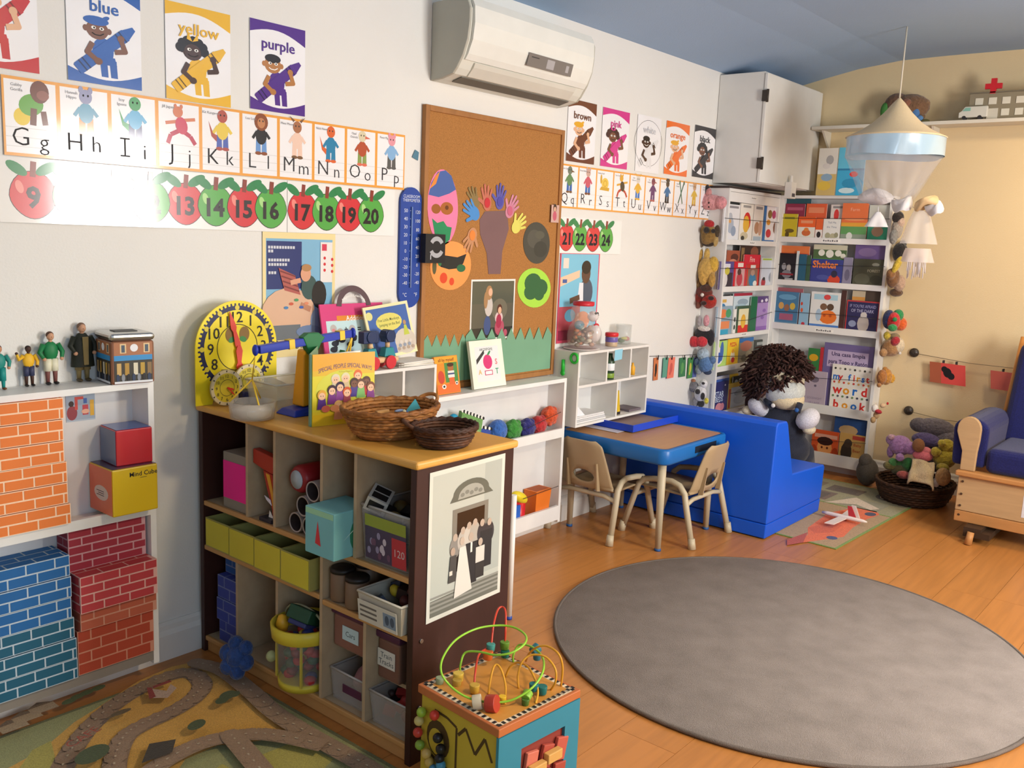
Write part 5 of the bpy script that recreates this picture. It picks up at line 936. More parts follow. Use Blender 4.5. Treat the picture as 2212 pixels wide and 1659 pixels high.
def wagon():
    c = V3((2.245, -0.155, CZ+0.0005)); t = thing('wooden_wagon', 'toy wagon with red wheels and navy and teal pegs', 'toy', c); wd_ = M('#d9b48a', 0.5); tl = M('#2a8890', 0.4); nv = M('#26365c', 0.4); rd = M('#c9323c', 0.4)
    MB().box(c.x-0.075, c.x+0.095, c.y-0.02, c.y+0.02, c.z+0.022, c.z+0.044, wd_).build('wagon_bed', t, bev=0.01, seg=3)
    for x in (-0.035, 0.045):
        for y in (-0.03, 0.022): MB().cyl((c.x+x, c.y+y, c.z+0.0255), (c.x+x, c.y+y+0.009, c.z+0.0255), 0.025, 0.025, rd, 20).build('wheel', t, bev=0.002)
    for x in (-0.035, 0.05): MB().hexa([V3((c.x+x+a, c.y+b, c.z+z)) for a, b, z in ((-0.028, -0.018, 0.0445), (0.028, -0.018, 0.0445), (0.028, 0.018, 0.0445), (-0.028, 0.018, 0.0445), (-0.018, -0.014, 0.078), (0.018, -0.014, 0.078), (0.018, 0.014, 0.078), (-0.018, 0.014, 0.078))], tl).build('teal_peg', t, bev=0.003); MB().cyl((c.x+x, c.y, c.z+0.078), (c.x+x, c.y, c.z+0.097), 0.009, 0.009, wd_, 10).build('dowel', t)
    for x, w_ in ((-0.042, 0.036), (0.05, 0.022)): MB().cyl((c.x+x, c.y-0.022, c.z+0.12), (c.x+x, c.y+0.022, c.z+0.12), 0.023, 0.023, nv, 14).box(c.x+x-w_, c.x+x+w_, c.y-0.016, c.y+0.016, c.z+0.0975, c.z+0.14, nv).build('navy_block', t, bev=0.003)
wagon()
m = MB(); m.box(2.03, 2.17, -0.17, -0.1, CZ+0.0005, CZ+0.03, M('#27407e', 0.4)).box(2.13, 2.165, -0.16, -0.12, CZ+0.0305, CZ+0.07, M('#c23a3a', 0.4)).prism([(0, 0), (0.05, 0), (0.02, 0.05)], (2.075, -0.155, CZ+0.0305), (1, 0, 0), (0, 0, 1), (0, 0.03, 0), M('#1e8048', 0.4))
one('toy_boat', m, 'navy toy block boat with green and red pieces behind the scale', 'toy', bev=0.003)
one('food_picture', MB().prism([(0, 0), (0.11, 0), (0.11, 0.07), (0.0, 0.06)], (2.02, -0.176, CZ+0.0005), (1, 0, 0), (0, 0.2, 1), (0, 0.002, 0), M('#55703e', 0.5)).ell((2.05, -0.1785, CZ+0.03), (0.02, 0.002, 0.014), M('#a8b87a')).ell((2.09, -0.1785, CZ+0.035), (0.02, 0.002, 0.018), M('#3a4a2a')).ell((2.06, -0.1785, CZ+0.015), (0.03, 0.002, 0.01), M('#c9c0a0')), 'green food picture card behind the scale post', 'card')
# ================================================================ LOW WHITE RACK UNDER THE CORK BOARD
LX0, LX1 = 2.53, 3.462
low = rack('low_rack', 'low white wall rack with plush toys below the cork board', (LX0, -0.024, 0), (1, 0, 0), (0, -1, 0), LX1-LX0, [(0.075, 0.145), (0.482, 0.525)], 0.062, 0.765, 0.106, 0.022)
def d_abm(s, H):
    g = lambda q: M(q, 0.35); s.rect(0.02, H*0.82, 0.98, H-0.02, g('#e8a238')); s.rect(0.4, H*0.3, 0.95, H*0.82, g('#4f8a4a')); s.rect(0.02, 0.02, 0.98, H*0.26, g('#e0703a')); s.text('all by myself', 0.5, H*0.9, 0.14, g('#6a2f1e'), 0.01, 0.9)
    s.el(0.22, H*0.45, 0.14, 0.2, g('#c44a3a')); s.el(0.66, H*0.68, 0.13, 0.12, g('#a8683f')); s.el(0.66, H*0.76, 0.15, 0.06, g('#4a3226')); s.rect(0.52, H*0.42, 0.8, H*0.6, g('#e0dcd4')); s.rect(0.52, H*0.5, 0.8, H*0.54, g('#3a4a7a')); s.rect(0.55, H*0.24, 0.78, H*0.42, g('#d8683a')); s.el(0.3, H*0.2, 0.09, 0.07, g('#e8e4dc')); s.el(0.3, H*0.2, 0.045, 0.035, INK); s.el(0.86, H*0.26, 0.06, 0.06, g('#e8e4dc')); s.el(0.86, H*0.26, 0.03, 0.03, INK)
leaner('picture_book', 'orange board book titled all by myself on the low rack', 'book', 2.625, 0.7655, 0.135, 0.155, -0.09, 0.2, d_abm, M('#d98a2e', 0.4), th=0.012)
def d_fr(s, H):
    g = lambda q: M(q, 0.15); s.rect(0.14, 0.13, 0.86, H-0.13, g('#dfe3e4')); s.text('ABCDEFGHIJ', 0.48, H-0.19, 0.07, INK, 0.01, 0.6); s.poly([(0.16, H*0.5), (0.42, H*0.72), (0.42, H*0.8), (0.16, H*0.6)], g('#3a3c40')); s.el(0.5, H*0.54, 0.14, 0.15, g('#d03a78')); s.el(0.56, H*0.72, 0.07, 0.025, g('#3a8a5a'), 0.7); s.text('S', 0.76, H*0.53, 0.16, g('#d8707a'), 0.02); s.text('T', 0.76, H*0.33, 0.16, g('#4a9a7a'), 0.02); s.text('A', 0.24, H*0.34, 0.14, g('#d9b46a'), 0.02); s.rect(0.38, H*0.26, 0.62, H*0.36, g('#c22a66')); s.rect(0.4, H*0.275, 0.6, H*0.345, PAPER)
leaner('framed_print', 'white picture frame with an apple print on the low rack', 'picture frame', 2.845, 0.7655, 0.21, 0.205, -0.085, 0.2, d_fr, M('#eceada', 0.45), th=0.014)
ZL = 0.4965
def plush_ball(u, v, r, col, label, y=-0.08, bumps=0, name='plush_segment', grp='caterpillar plush balls'):
    p = W(u, v, y); p.z = max(p.z, ZL+r*0.92); p.y = -0.078; m = MB(); c = M(col, 0.9, 'plush'); m.ell(p, (r, min(r, 0.039), r), c)
    for i in range(bumps): a = 2*pi*i/bumps; m.ell((p.x+r*0.75*cos(a), p.y-0.008, p.z+r*0.75*sin(a)), r*0.38, c)
    return m, p
t = thing('plush_caterpillar', 'long plush caterpillar of blue, green, navy, red and orange balls', 'plush toy', W(1130, 930, -0.08))
for u, v, r, col, b, nm in ((1076, 930, 0.05, '#3566b4', 0, 'blue_segment'), (1108, 928, 0.046, '#3a8a34', 7, 'green_segment'), (1138, 925, 0.046, '#2a2a72', 7, 'navy_segment'), (1163, 918, 0.045, '#b0282c', 6, 'red_segment')): plush_ball(u, v, r, col, '', bumps=b)[0].build(nm, t)
m, p = plush_ball(1187, 898, 0.045, '#cf4f24', '', bumps=7); m.build('head', t)
def soft_book(u, v, w, h, roll, cols, label):
    p = W(u, v, -0.1); p.z = max(p.z, ZL+h*0.5); s = Sheet((p.x-w/2, -0.1, p.z-h/2), (cos(roll), 0, sin(roll)), (-sin(roll), 0.15, cos(roll)), w, h, (0, -1, 0.1), base=M(cols[0], 0.8, 'cloth'), th=0.02)
    for i, c in enumerate(cols[1:]): s.el(w*(0.2+0.3*(i % 3)), h*(0.25+0.3*(i//3)), w*0.16, h*0.14, M(c, 0.8)); 
    n = 14
    for i in range(n): s.el(w*i/(n-1), h, 0.007, 0.007, M('#1c1c1e' if i % 2 else '#e4e2dc', 0.8)); s.el(w*i/(n-1), 0, 0.007, 0.007, M('#1c1c1e' if i % 2 else '#e4e2dc', 0.8))
    one('cloth_book', s.mb, label, 'cloth book', 'cloth toy books')
soft_book(1010, 905, 0.14, 0.09, -0.35, ('#6a9a58', '#cfd2d0', '#3a3a3c', '#8ab070'), 'green cloth book with a black and white edge')
soft_book(1025, 928, 0.17, 0.07, -0.25, ('#2f4a9a', '#c23a34', '#e0a83a', '#7fb0c8', '#d8683a', '#5a9a6a'), 'blue and red cloth book in front of the green one')
one('cloth_toy', MB().ell(W(980, 905, -0.08), (0.022, 0.02, 0.022), M('#2a9ac4', 0.7)).ell(W(968, 912, -0.09), (0.03, 0.02, 0.02), M('#2a2426', 0.8)), 'small cyan and black cloth toy at the left of the low rack', 'toy')
ZB = 0.0895
for ps in (((1140, 925), (1212, 890)), ((1130, 1078), (1206, 1050))): MB().tube([W(a, b, -0.1325) for a, b in ps], 0.0014, INK, 5).build('elastic_cord', low)
def pot(): p = W(1150, 1085, -0.085); c = V3((p.x+0.04, -0.085, ZB+0.0005)); m = MB(); w = 0.045; m.hexa([V3((c.x+a, c.y+b, c.z+z)) for a, b, z in ((-0.05, -0.028, 0.03), (0.05, -0.028, 0.03), (0.05, 0.038, 0.03), (-0.05, 0.038, 0.03), (-0.055, -0.034, 0.15), (0.06, -0.034, 0.15), (0.06, 0.042, 0.15), (-0.055, 0.042, 0.15))], M('#e0772a', 0.4)).box(c.x-0.045, c.x+0.05, c.y-0.026, c.y+0.036, c.z+0.1505, c.z+0.151, M('#a84f1c', 0.6)).box(c.x-0.05, c.x+0.05, c.y-0.029, c.y+0.042, c.z, c.z+0.03, M('#e0b22c', 0.4)); one('orange_toy_box', m, 'orange toy box with a yellow base in the low rack bottom', 'toy', bev=0.003)
pot()
p = W(1122, 1090, -0.09); c = V3((p.x, -0.0765, ZB+0.0005)); one('red_bucket', MB().lathe([(0.034, 0), (0.038, 0.01), (0.0385, 0.12), (0.0, 0.122)], c, M('#c9202c', 0.35), 20).box(c.x-0.065, c.x-0.02, c.y-0.037, c.y-0.01, c.z+0.03, c.z+0.11, M('#2a63c4', 0.4)).ell((c.x-0.01, c.y-0.02, c.z+0.14), (0.055, 0.03, 0.026), M('#e6cf2c', 0.4), T=R3('Y', 0.5)), 'red and blue toy bucket with yellow top beside the orange box', 'toy')
# ================================================================ TABLE CORNER
KX0, KX1, KY, KZ0, KZ1 = 3.50, 4.135, -0.165, 0.525, 0.886
t = cubby('wall_cubby', 'white wall cubby above the blue table with five compartments', KX0, KX1, KY, KZ0, KZ1, [(KZ0+0.006, 0.72, [W(1334, 850, KY).x], 1), (0.72, KZ1, [W(1313, 780, KY).x, W(1364, 770, KY).x], 0)], yb=-0.002)
g8 = M('#2fb83e', 0.35)
pa = X(1241, 774, KX0-0.004); one('toy_nine', MB().tube([(KX0-0.006, pa.y+0.02*cos(a), pa.z+0.022*sin(a)) for a in (2*pi*i/16 for i in range(16))], 0.006, g8, 8, closed=True), 'green plastic ring stuck to the cubby side', 'toy')
pa = X(1217, 790, KX0-0.004); one('toy_magnet', MB().cyl((KX0-0.007, pa.y, pa.z-0.025), (KX0-0.007, pa.y, pa.z+0.03), 0.009, 0.008, g8, 10).ell((KX0-0.008, pa.y, pa.z-0.035), (0.006, 0.013, 0.013), g8), 'green plastic handle piece stuck to the cubby side', 'toy')
p = W(1337, 756, KY-0.002); one('sticky_note', MB().prism([(-0.036, -0.05), (0.032, -0.046), (0.036, 0.006), (-0.034, 0.004)], (p.x, KY-0.0012, KZ1-0.012), (1, 0, 0), (0, 0, 1), (0, -0.0006, 0), M('#8cc6dc', 0.6)), 'pale blue sticky note hanging on the cubby edge', 'note')
zk = 0.7265; c = V3((W(1318, 800, KY+0.03).x+0.006, KY+0.04, zk)); t = thing('paint_bottle', 'dark bottle with white label inside the middle compartment', 'bottle', c); MB().lathe([(0.026, 0), (0.026, 0.09), (0.014, 0.115), (0.014, 0.13), (0, 0.13)], c, M('#2f4a34', 0.3), 18).build('bottle_body', t); MB().lathe([(0.0262, 0.045), (0.0268, 0.046), (0.0268, 0.08), (0.0262, 0.081)], c, M('#e4e8ec', 0.4), 18).build('label', t); MB().lathe([(0.0262, 0.008), (0.0268, 0.009), (0.0268, 0.03), (0.0262, 0.031)], c, M('#7a9a3a', 0.4), 18).build('label', t)
c = V3((W(1369, 810, KY+0.04).x, KY+0.05, zk)); one('yellow_glue', MB().lathe([(0.014, 0), (0.014, 0.04), (0.006, 0.05), (0.006, 0.062), (0, 0.062)], c, M('#e0a52c', 0.4), 14), 'tiny yellow bottle in the right upper compartment', 'bottle')
zk = KZ0+0.0125; m = MB()
for i in range(4): m.box(KX0+0.02, KX0+0.275, KY+0.012+0.004*i, KY+0.14, zk+i*0.008, zk+i*0.008+0.0072, M(('#d8d8d8', '#c4c6c8', '#dedede')[i % 3], 0.6))
one('paper_stack', m, 'thick stack of white sheets in the lower left compartment', 'papers')
one('loose_sheet', MB().prism([(0, 0), (0.09, -0.005), (0.04, 0.045), (0.01, 0.05)], (KX0+0.03, KY+0.03, zk+0.034), (1, 0, 0), (0, 0.3, 1), (0, 0.001, 0), M('#dfe4ea', 0.6)), 'folded white sheet standing on the sheets', 'paper')
xd = W(1334, 850, KY).x
for i, (a, lab) in enumerate(((0.012, 'upright yellow ruler against the divider'), (0.026, 'slanting yellow ruler leaning on the divider'))): one('ruler', MB().prism([(0, 0), (0.014, 0), (0.010-a*0.6, 0.125), (0.002-a*0.6, 0.125)], (xd+0.01+a, KY+0.01, zk+0.004), (1, 0, 0), (0, 0, 1), (0, 0.004, 0), M('#d8b52c', 0.5)).box(xd+0.009+a, xd+0.0235+a, KY+0.009, KY+0.0099, zk+0.004, zk+0.018, INK), lab, 'ruler')
one('round_tray', MB().lathe([(0.0, 0.0), (0.06, 0.0), (0.064, 0.004), (0, 0.004)], (xd+0.08, KY+0.07, zk), M('#a9a29c', 0.5), 22), 'flat grey round tray under the rulers', 'tray')
one('grey_folder', MB().box(xd+0.15, KX1-0.02, KY+0.02, KY+0.13, zk, zk+0.012, M('#6a5f66', 0.6)), 'flat grey folder in the lower right compartment', 'folder')
# on the cubby top
ZK = KZ1+0.0005
c = V3((W(1262, 742, KY+0.06).x, KY+0.075, ZK)); one('plate', MB().lathe([(0.0, 0.0), (0.07, 0.0), (0.09, 0.006), (0.088, 0.009), (0.068, 0.004), (0, 0.004)], c, M('#cfc8c4', 0.4), 28), 'pale plate beneath the animal jar', 'plate')
def bear_jar():
    t = thing('animal_jar', 'clear animal shaped jar with red lid full of craft scraps', 'jar', c); gl = cl(0.22, '#d8cfcc'); b = c+V3((0, 0, 0.0095)); m = MB()
    m.open_lathe([(0.0, 0.001), (0.055, 0.001), (0.07, 0.02), (0.074, 0.06), (0.066, 0.1), (0.052, 0.118), (0.058, 0.135), (0.064, 0.16), (0.058, 0.19), (0.047, 0.202)], b, gl, 26).build('jar_body', t)
    MB().lathe([(0.05, 0.2025), (0.052, 0.206), (0.052, 0.222), (0, 0.224)], b, M('#c42a34', 0.4), 26).build('lid', t)
    wt = cl(0.75, '#e6e0de'); MB().ell(b+V3((0.055, -0.02, 0.15)), (0.03, 0.026, 0.026), wt).build('snout', t); MB().ell(b+V3((0.07, -0.035, 0.165)), 0.006, BLACK).ell(b+V3((0.03, -0.052, 0.168)), 0.006, BLACK).ell(b+V3((0.083, -0.028, 0.155)), 0.006, BLACK).build('eyes', t)
    MB().ell(b+V3((0.05, -0.045, 0.105)), (0.022, 0.01, 0.014), M('#c8323a', 0.4)).build('bow', t); MB().ell(b+V3((0.045, -0.04, 0.07)), (0.034, 0.034, 0.045), wt).build('belly', t); MB().ell(b+V3((-0.07, -0.03, 0.115)), (0.03, 0.022, 0.022), cl(0.4, '#6aa4b8')).build('paw', t)
    m = MB(); cs = ('#8a7a66', '#6f7660', '#b08a72', '#cfc8b4', '#7a5f50', '#c9805a')
    for i in range(60): a = random.uniform(0, 6.3); r = 0.05*sqrt(random.random()); m.ell(b+V3((r*cos(a), r*sin(a), 0.015+0.09*i/60)), (0.016, 0.013, 0.01), M(cs[i % 6], 0.7), nu=7, nv=5)
    o = m.build('jar_filling', t, kind='stuff')
bear_jar()
c2 = V3((W(1321, 735, KY+0.07).x, KY+0.07, ZK)); t = thing('play_dough_jar', 'small red lidded jar with a colourful label', 'jar', c2); MB().lathe([(0.03, 0), (0.031, 0.006), (0.031, 0.05), (0, 0.05)], c2, M('#b9a084', 0.4), 20).build('jar_body', t); MB().lathe([(0.0312, 0.022), (0.0318, 0.023), (0.0318, 0.046), (0.0312, 0.047)], c2, M('#6a5fa4', 0.4), 20).build('label', t); MB().lathe([(0.034, 0.0505), (0.034, 0.066), (0.03, 0.069), (0, 0.069)], c2, M('#cf2c34', 0.4), 20).build('lid', t)
c3 = V3((W(1348, 732, KY+0.09).x, KY+0.095, ZK)); t = thing('clear_jar', 'clear straight jar with a few bright pieces', 'jar', c3); MB().open_lathe([(0.0, 0.001), (0.04, 0.001), (0.042, 0.1), (0.039, 0.1), (0.037, 0.004), (0, 0.004)], c3, cl(0.25, '#d0d6d2'), 24).build('jar_body', t); MB().ell(c3+V3((-0.01, -0.012, 0.03)), (0.02, 0.015, 0.008), M('#d8cf3a')).ell(c3+V3((0.016, -0.01, 0.026)), (0.018, 0.015, 0.012), M('#c9343c')).ell(c3+V3((0, 0.01, 0.018)), (0.026, 0.016, 0.014), M('#5a7a4a')).build('pieces', t)
# the table
TX0, TX1, TY0, TY1, TH = 3.53, 4.135, -0.652, -0.03, 0.495
def rrect(x0, x1, y0, y1, r, n=6):
    return [(cx_+r*cos(a0+pi/2*i/n), cy_+r*sin(a0+pi/2*i/n)) for cx_, cy_, a0 in ((x1-r, y1-r, 0), (x0+r, y1-r, pi/2), (x0+r, y0+r, pi), (x1-r, y0+r, 1.5*pi)) for i in range(n+1)]
t = thing('activity_table', 'kids table with wood top, thick blue rim and pale legs', 'table', ((TX0+TX1)/2, (TY0+TY1)/2, 0)); br = M('#1c66ae', 0.35)
m = MB(); o_, i_ = rrect(TX0, TX1, TY0, TY1, 0.05), rrect(TX0+0.022, TX1-0.022, TY0+0.022, TY1-0.022, 0.035); n = len(o_); zl, zh = TH-0.072, TH
o2 = rrect(TX0+0.006, TX1-0.006, TY0+0.006, TY1-0.006, 0.045)
vs = [(*p, zl) for p in o2]+[(*p, zl+0.01) for p in o_]+[(*p, zh-0.008) for p in o_]+[(*p, zh) for p in o2]+[(*p, zh) for p in i_]+[(*p, zl) for p in i_]
m.add(vs, [(k*n+j, k*n+(j+1) % n, ((k+1) % 6)*n+(j+1) % n, ((k+1) % 6)*n+j) for k in range(6) for j in range(n)], br, True); m.build('rim', t)
MB().prism(rrect(TX0+0.0225, TX1-0.0225, TY0+0.0225, TY1-0.0225, 0.035), (0, 0, TH-0.02), (1, 0, 0), (0, 1, 0), (0, 0, 0.0185), M('#b98a5c', 0.4, 'wood', st=(2, 12, 12), lo=0.93, hi=1.05)).build('tabletop', t)
MB().box(3.79, 4.0, TY0-0.0008, TY0+0.004, TH-0.05, TH-0.018, M('#101c2e', 0.6)).build('handle_slot', t)
cream = M('#bdb197', 0.4)
for x, y, fx, fy in ((TX0+0.07, TY0+0.06, 0.004, -0.004), (TX1-0.07, TY0+0.06, 0.004, -0.004), (TX0+0.07, TY1-0.06, 0, 0), (TX1-0.07, TY1-0.06, 0, 0)):
    lg = MB().tube([(x+fx, y+fy, 0.012), (x, y, TH-0.021)], [0.014, 0.021], cream, 14).build('leg', t); MB().cyl((x+fx, y+fy, 0.0), (x+fx, y+fy, 0.012), 0.0155, 0.0155, M('#2a5a9a', 0.5), 14).build('foot_cap', lg)
# tray and papers
def tray():
    q = [F(1367, 936, TH), F(1479, 909, TH), F(1400, 893, TH), F(1305, 908, TH)]; P0, P1 = q[0], q[1]; U = (P1-P0); L = U.length; U.normalize(); Vv = V3((-U.y, U.x, 0)); D = 0.30
    t = thing('craft_tray', 'bright blue plastic tray on the table with a brown sheet', 'tray', P0+U*L/2+Vv*D/2+V3((0, 0, 0.004))); bm = M('#1f46c4', 0.35); z = TH+0.004
    def B(a0, a1, b0, b1, z0, z1, mat, nm):
        f = lambda a, b, zz: P0+U*a+Vv*b+V3((0, 0, zz-P0.z)); MB().hexa([f(a0, b0, z0), f(a1, b0, z0), f(a1, b1, z0), f(a0, b1, z0), f(a0, b0, z1), f(a1, b0, z1), f(a1, b1, z1), f(a0, b1, z1)], mat).build(nm, t)
    B(0, L, 0, D, z, z+0.004, bm, 'tray_base')
    B(0, L, 0, 0.006, z+0.004, z+0.034, bm, 'tray_wall'); B(0, L, D-0.006, D, z+0.004, z+0.034, bm, 'tray_wall'); B(0, 0.006, 0.006, D-0.006, z+0.004, z+0.034, bm, 'tray_wall'); B(L-0.006, L, 0.006, D-0.006, z+0.004, z+0.034, bm, 'tray_wall')
    f = lambda a, b, zz: P0+U*a+Vv*b+V3((0, 0, zz-P0.z)); s = Sheet(f(0.03, 0.02, z+0.0045), U, Vv, L-0.05, D-0.06, (0, 0, 1), base=M('#d5cfd6', 0.6)); s.rect(0.02, 0.012, L-0.06, D-0.075, M('#9a8480', 0.7)); one('craft_sheet', s.mb, 'brown crayoned sheet lying in the blue tray', 'paper')
    s = Sheet(f(-0.06, 0.05, TH+0.0005), (U*0.98+Vv*0.05).normalized(), Vv, 0.26, 0.22, (0, 0, 1), base=M('#cfcad2', 0.6)); one('white_sheets', s.mb, 'white sheets sticking out beneath the blue tray', 'papers')
tray()
# chairs
q = F(1099, 1337, 0.0); t = thing('white_pole', 'thin white pole with a blue end cap behind the brown unit', 'pole', (q.x, q.y, 0)); MB().cyl((q.x, q.y, 0.0125), (q.x, q.y, 0.48), 0.011, 0.011, WHITE, 12).build('shaft', t); MB().cyl((q.x, q.y, 0.0), (q.x, q.y, 0.012), 0.0125, 0.0125, M('#2a4fae', 0.4), 12).build('end_cap', t)
def kid_chair(cx_, cy_, ang, label):
    T = Matrix.Translation((cx_, cy_, 0)) @ Matrix.Rotation(ang, 4, 'Z'); t = thing('kid_chair', label, 'chair', (cx_, cy_, 0), 'beige kids chairs'); tan = M('#a89272', 0.45)
    prof = [(0.165, 0.225), (0.15, 0.238), (0.05, 0.238), (-0.08, 0.233), (-0.13, 0.232), (-0.155, 0.245), (-0.168, 0.27), (-0.18, 0.32), (-0.195, 0.38), (-0.21, 0.435), (-0.222, 0.475), (-0.224, 0.482)]
    def fine(pr, k):
        out = []
        for i in range(len(pr)-1):
            for j in range(k): f = j/k; out.append((pr[i][0]+(pr[i+1][0]-pr[i][0])*f, pr[i][1]+(pr[i+1][1]-pr[i][1])*f))
        return out+[pr[-1]]
    pf = fine(prof, 3); nx = 24
    m = MB(); vs = []; par = []
    for i, (y, z) in enumerate(pf):
        f = i/(len(pf)-1); w = 0.155 if z < 0.25 else 0.155-0.045*(z-0.25)/0.23
        if z > 0.455: w -= 0.05*((z-0.455)/0.027)**2*0.6
        if i < 3: w -= 0.02*(3-i)/3
        for k in range(nx+1): a = -1+2*k/nx; x = a*w; vs.append([x, y+0.018*(abs(a)**3)*(1 if z > 0.25 else 0), z+(0.006*a*a if z < 0.25 else 0)]); par.append((x, z, y))
    hx, hz, hcz = 0.062, 0.032, 0.302
    ins = lambda x, z, y: y < -0.16 and (x/hx)**2+((z-hcz)/hz)**2 < 1
    fs = []; W1 = nx+1; kept = {}; cut_ = set()
    for i in range(len(pf)-1):
        for k in range(nx):
            q = (i*W1+k, i*W1+k+1, (i+1)*W1+k+1, (i+1)*W1+k); cx2 = sum(par[j][0] for j in q)/4; cz2 = sum(par[j][1] for j in q)/4; cy2 = sum(par[j][2] for j in q)/4
            if ins(cx2, cz2, cy2): cut_.update(q)
            else: fs.append(q); [kept.setdefault(j, 1) for j in q]
    for j in cut_ & set(kept):
        x, z = par[j][0], par[j][1]; d = sqrt((x/hx)**2+((z-hcz)/hz)**2) or 1; vs[j][0] = x/d; z2 = hcz+(z-hcz)/d; vs[j][2] = z2
        for (ya, za), (yb2, zb) in zip(pf, pf[1:]):
            if za <= z2 <= zb and ya < -0.15: vs[j][1] = ya+(yb2-ya)*(z2-za)/(zb-za+1e-9)+0.018*abs(par[j][0]/0.15)**3
    m.add([T @ V3(v) for v in vs], fs, tan, True); o = m.build('seat_shell', t); sd = o.modifiers.new('thick', 'SOLIDIFY'); sd.thickness = 0.007; sd.offset = 0
    for sx in (-0.085, 0.085): MB().hexa([T @ V3(p) for p in ((sx-0.004, -0.185, 0.24), (sx+0.004, -0.185, 0.24), (sx+0.004, -0.16, 0.235), (sx-0.004, -0.16, 0.235), (sx-0.003, -0.202, 0.375), (sx+0.003, -0.202, 0.375), (sx+0.003, -0.19, 0.375), (sx-0.003, -0.19, 0.375))], tan).build('back_rib', t)
    for s in (-1, 1):
        pts = [(s*0.183, -0.192, 0.03), (s*0.176, -0.15, 0.19), (s*0.172, -0.135, 0.25), (s*0.17, -0.105, 0.285), (s*0.168, -0.06, 0.298), (s*0.168, 0.03, 0.292), (s*0.168, 0.085, 0.282), (s*0.17, 0.118, 0.255), (s*0.173, 0.135, 0.2), (s*0.182, 0.185, 0.03)]
        lg = MB().tube([T @ V3(p) for p in pts], 0.0145, cream, 12).build('leg', t)
        for p, q in ((pts[0], (s*0.1845, -0.2, 0.0)), (pts[-1], (s*0.1845, 0.193, 0.0))): MB().cyl(T @ V3(q), T @ V3((p[0], p[1], 0.05)), 0.019, 0.0165, cream, 12).build('foot_cap', lg)
    MB().tube([T @ V3(p) for p in ((-0.174, -0.148, 0.2), (-0.1, -0.14, 0.212), (0.1, -0.14, 0.212), (0.174, -0.148, 0.2))], 0.011, cream, 10).build('crossbar', t); MB().tube([T @ V3(p) for p in ((-0.173, 0.13, 0.2), (0.173, 0.13, 0.2))], 0.011, cream, 10).build('crossbar', t)
kid_chair(3.695, -0.215, -pi/2, 'beige kids chair with its back to the low rack at the table')
kid_chair(3.925, -0.50, 0.0, 'beige kids chair tucked under the table by the blue bench')
# blue foam bench
vb = M('#1156d0', 0.42, 'plain', scale=3.0); t = thing('foam_bench', 'bright blue foam bench seat with a tall back', 'bench', (4.45, -0.5, 0))
BY0, BY1 = -0.885, -0.05
MB().prism([(4.135, 0.0745), (4.16, 0.56), (4.175, 0.578), (4.28, 0.573), (4.295, 0.555), (4.405, 0.285), (4.825, 0.262), (4.84, 0.25), (4.822, 0.0745)], (0, BY0, 0), (1, 0, 0), (0, 0, 1), (0, BY1-BY0, 0), vb).build('seat_back', t, bev=0.008, seg=3)
MB().prism([(4.128, 0.005), (4.134, 0.0735), (4.822, 0.0735), (4.812, 0.005)], (0, BY0+0.002, 0), (1, 0, 0), (0, 0, 1), (0, BY1-BY0-0.004, 0), vb).build('base', t, bev=0.004)
# card line on the long wall
t = thing('card_line', 'thin dark string along the wall with small clips', 'string', W(1460, 765)); A, B = W(1398, 769), W(1515, 764); MB().tube([(A.x, -0.012, A.z), ((A.x+B.x)/2, -0.012, (A.z+B.z)/2-0.004), (B.x, -0.012, B.z)], 0.0015, INK, 5).build('cord', t)
for i, (u, w_, h_, col, lab, mk) in enumerate(((1417, 0.05, 0.13, '#c9764a', 'rust orange card with black marks on the wall string', '#2a2420'), (1436, 0.06, 0.115, '#5f9a86', 'teal green card on the wall string', None), (1447, 0.075, 0.12, '#e37a66', 'coral card on the wall string', '#c45a50'), (1474, 0.075, 0.115, '#3f7a52', 'dark green card on the wall string', '#5f9a5a'), (1490, 0.06, 0.125, '#4a8a4a', 'green and yellow card by the puppets', '#c9bf4a'), (1499, 0.05, 0.12, '#5a6aa8', 'blue card half behind the green ones', None))):
    p = W(u, 772); o = -0.006-0.0022*(i % 3); s = Sheet((p.x-w_/2, o, p.z-h_), (1, 0, 0), (0.05*(i % 3-1), 0, 1), w_, h_, (0, -1, 0), base=M(col, 0.7), th=0.0008)
    if mk: s.el(w_*0.5, h_*0.5, w_*0.22, h_*0.25, M(mk, 0.7)); s.el(w_*0.4, h_*0.25, w_*0.14, h_*0.1, M(mk, 0.7))
    one('string_card', s.mb, lab, 'card', 'cards clipped to the wall string'); MB().box(p.x-0.004, p.x+0.004, -0.016, -0.0135, p.z-0.012, p.z+0.014, INK).build('clip', t)
# ================================================================ BOOK RACKS IN THE CORNER
LRX0, LRX1, LRF = 4.966, 5.6795, -0.13
zl_ = lambda a, b, u: (W(u, b, LRF).z, W(u, a, LRF).z)
Llips = [zl_(519, 530, 1615), zl_(618, 629, 1610), zl_(719, 728, 1600), zl_(788, 799, 1580), zl_(880, 889, 1595)]
LT = 1.742
rL = rack('book_rack', 'white wall book rack on the long wall side of the corner', (LRX0, -0.002, 0), (1, 0, 0), (0, -1, 0), LRX1-LRX0, Llips+[(0.135, 0.18)], 0.128, LT, 0.128)
RRX, RY0, RY1 = 5.68, -0.1305, -0.832
zr_ = lambda a, b, u: (X(u, b, RRX).z, X(u, a, RRX).z)
Rlips = [zr_(514, 526, 1790), zr_(610, 622, 1790), zr_(706, 720, 1780), zr_(877, 896, 1790), zr_(980, 1005, 1790)]
rR = rack('book_rack', 'white wall book rack on the tan wall facing the room', (5.798, RY0, 0), (0, -1, 0), (-1, 0, 0), RY0-RY1, Rlips, max(0.1275, Rlips[4][0]-0.012), LT, 0.118)
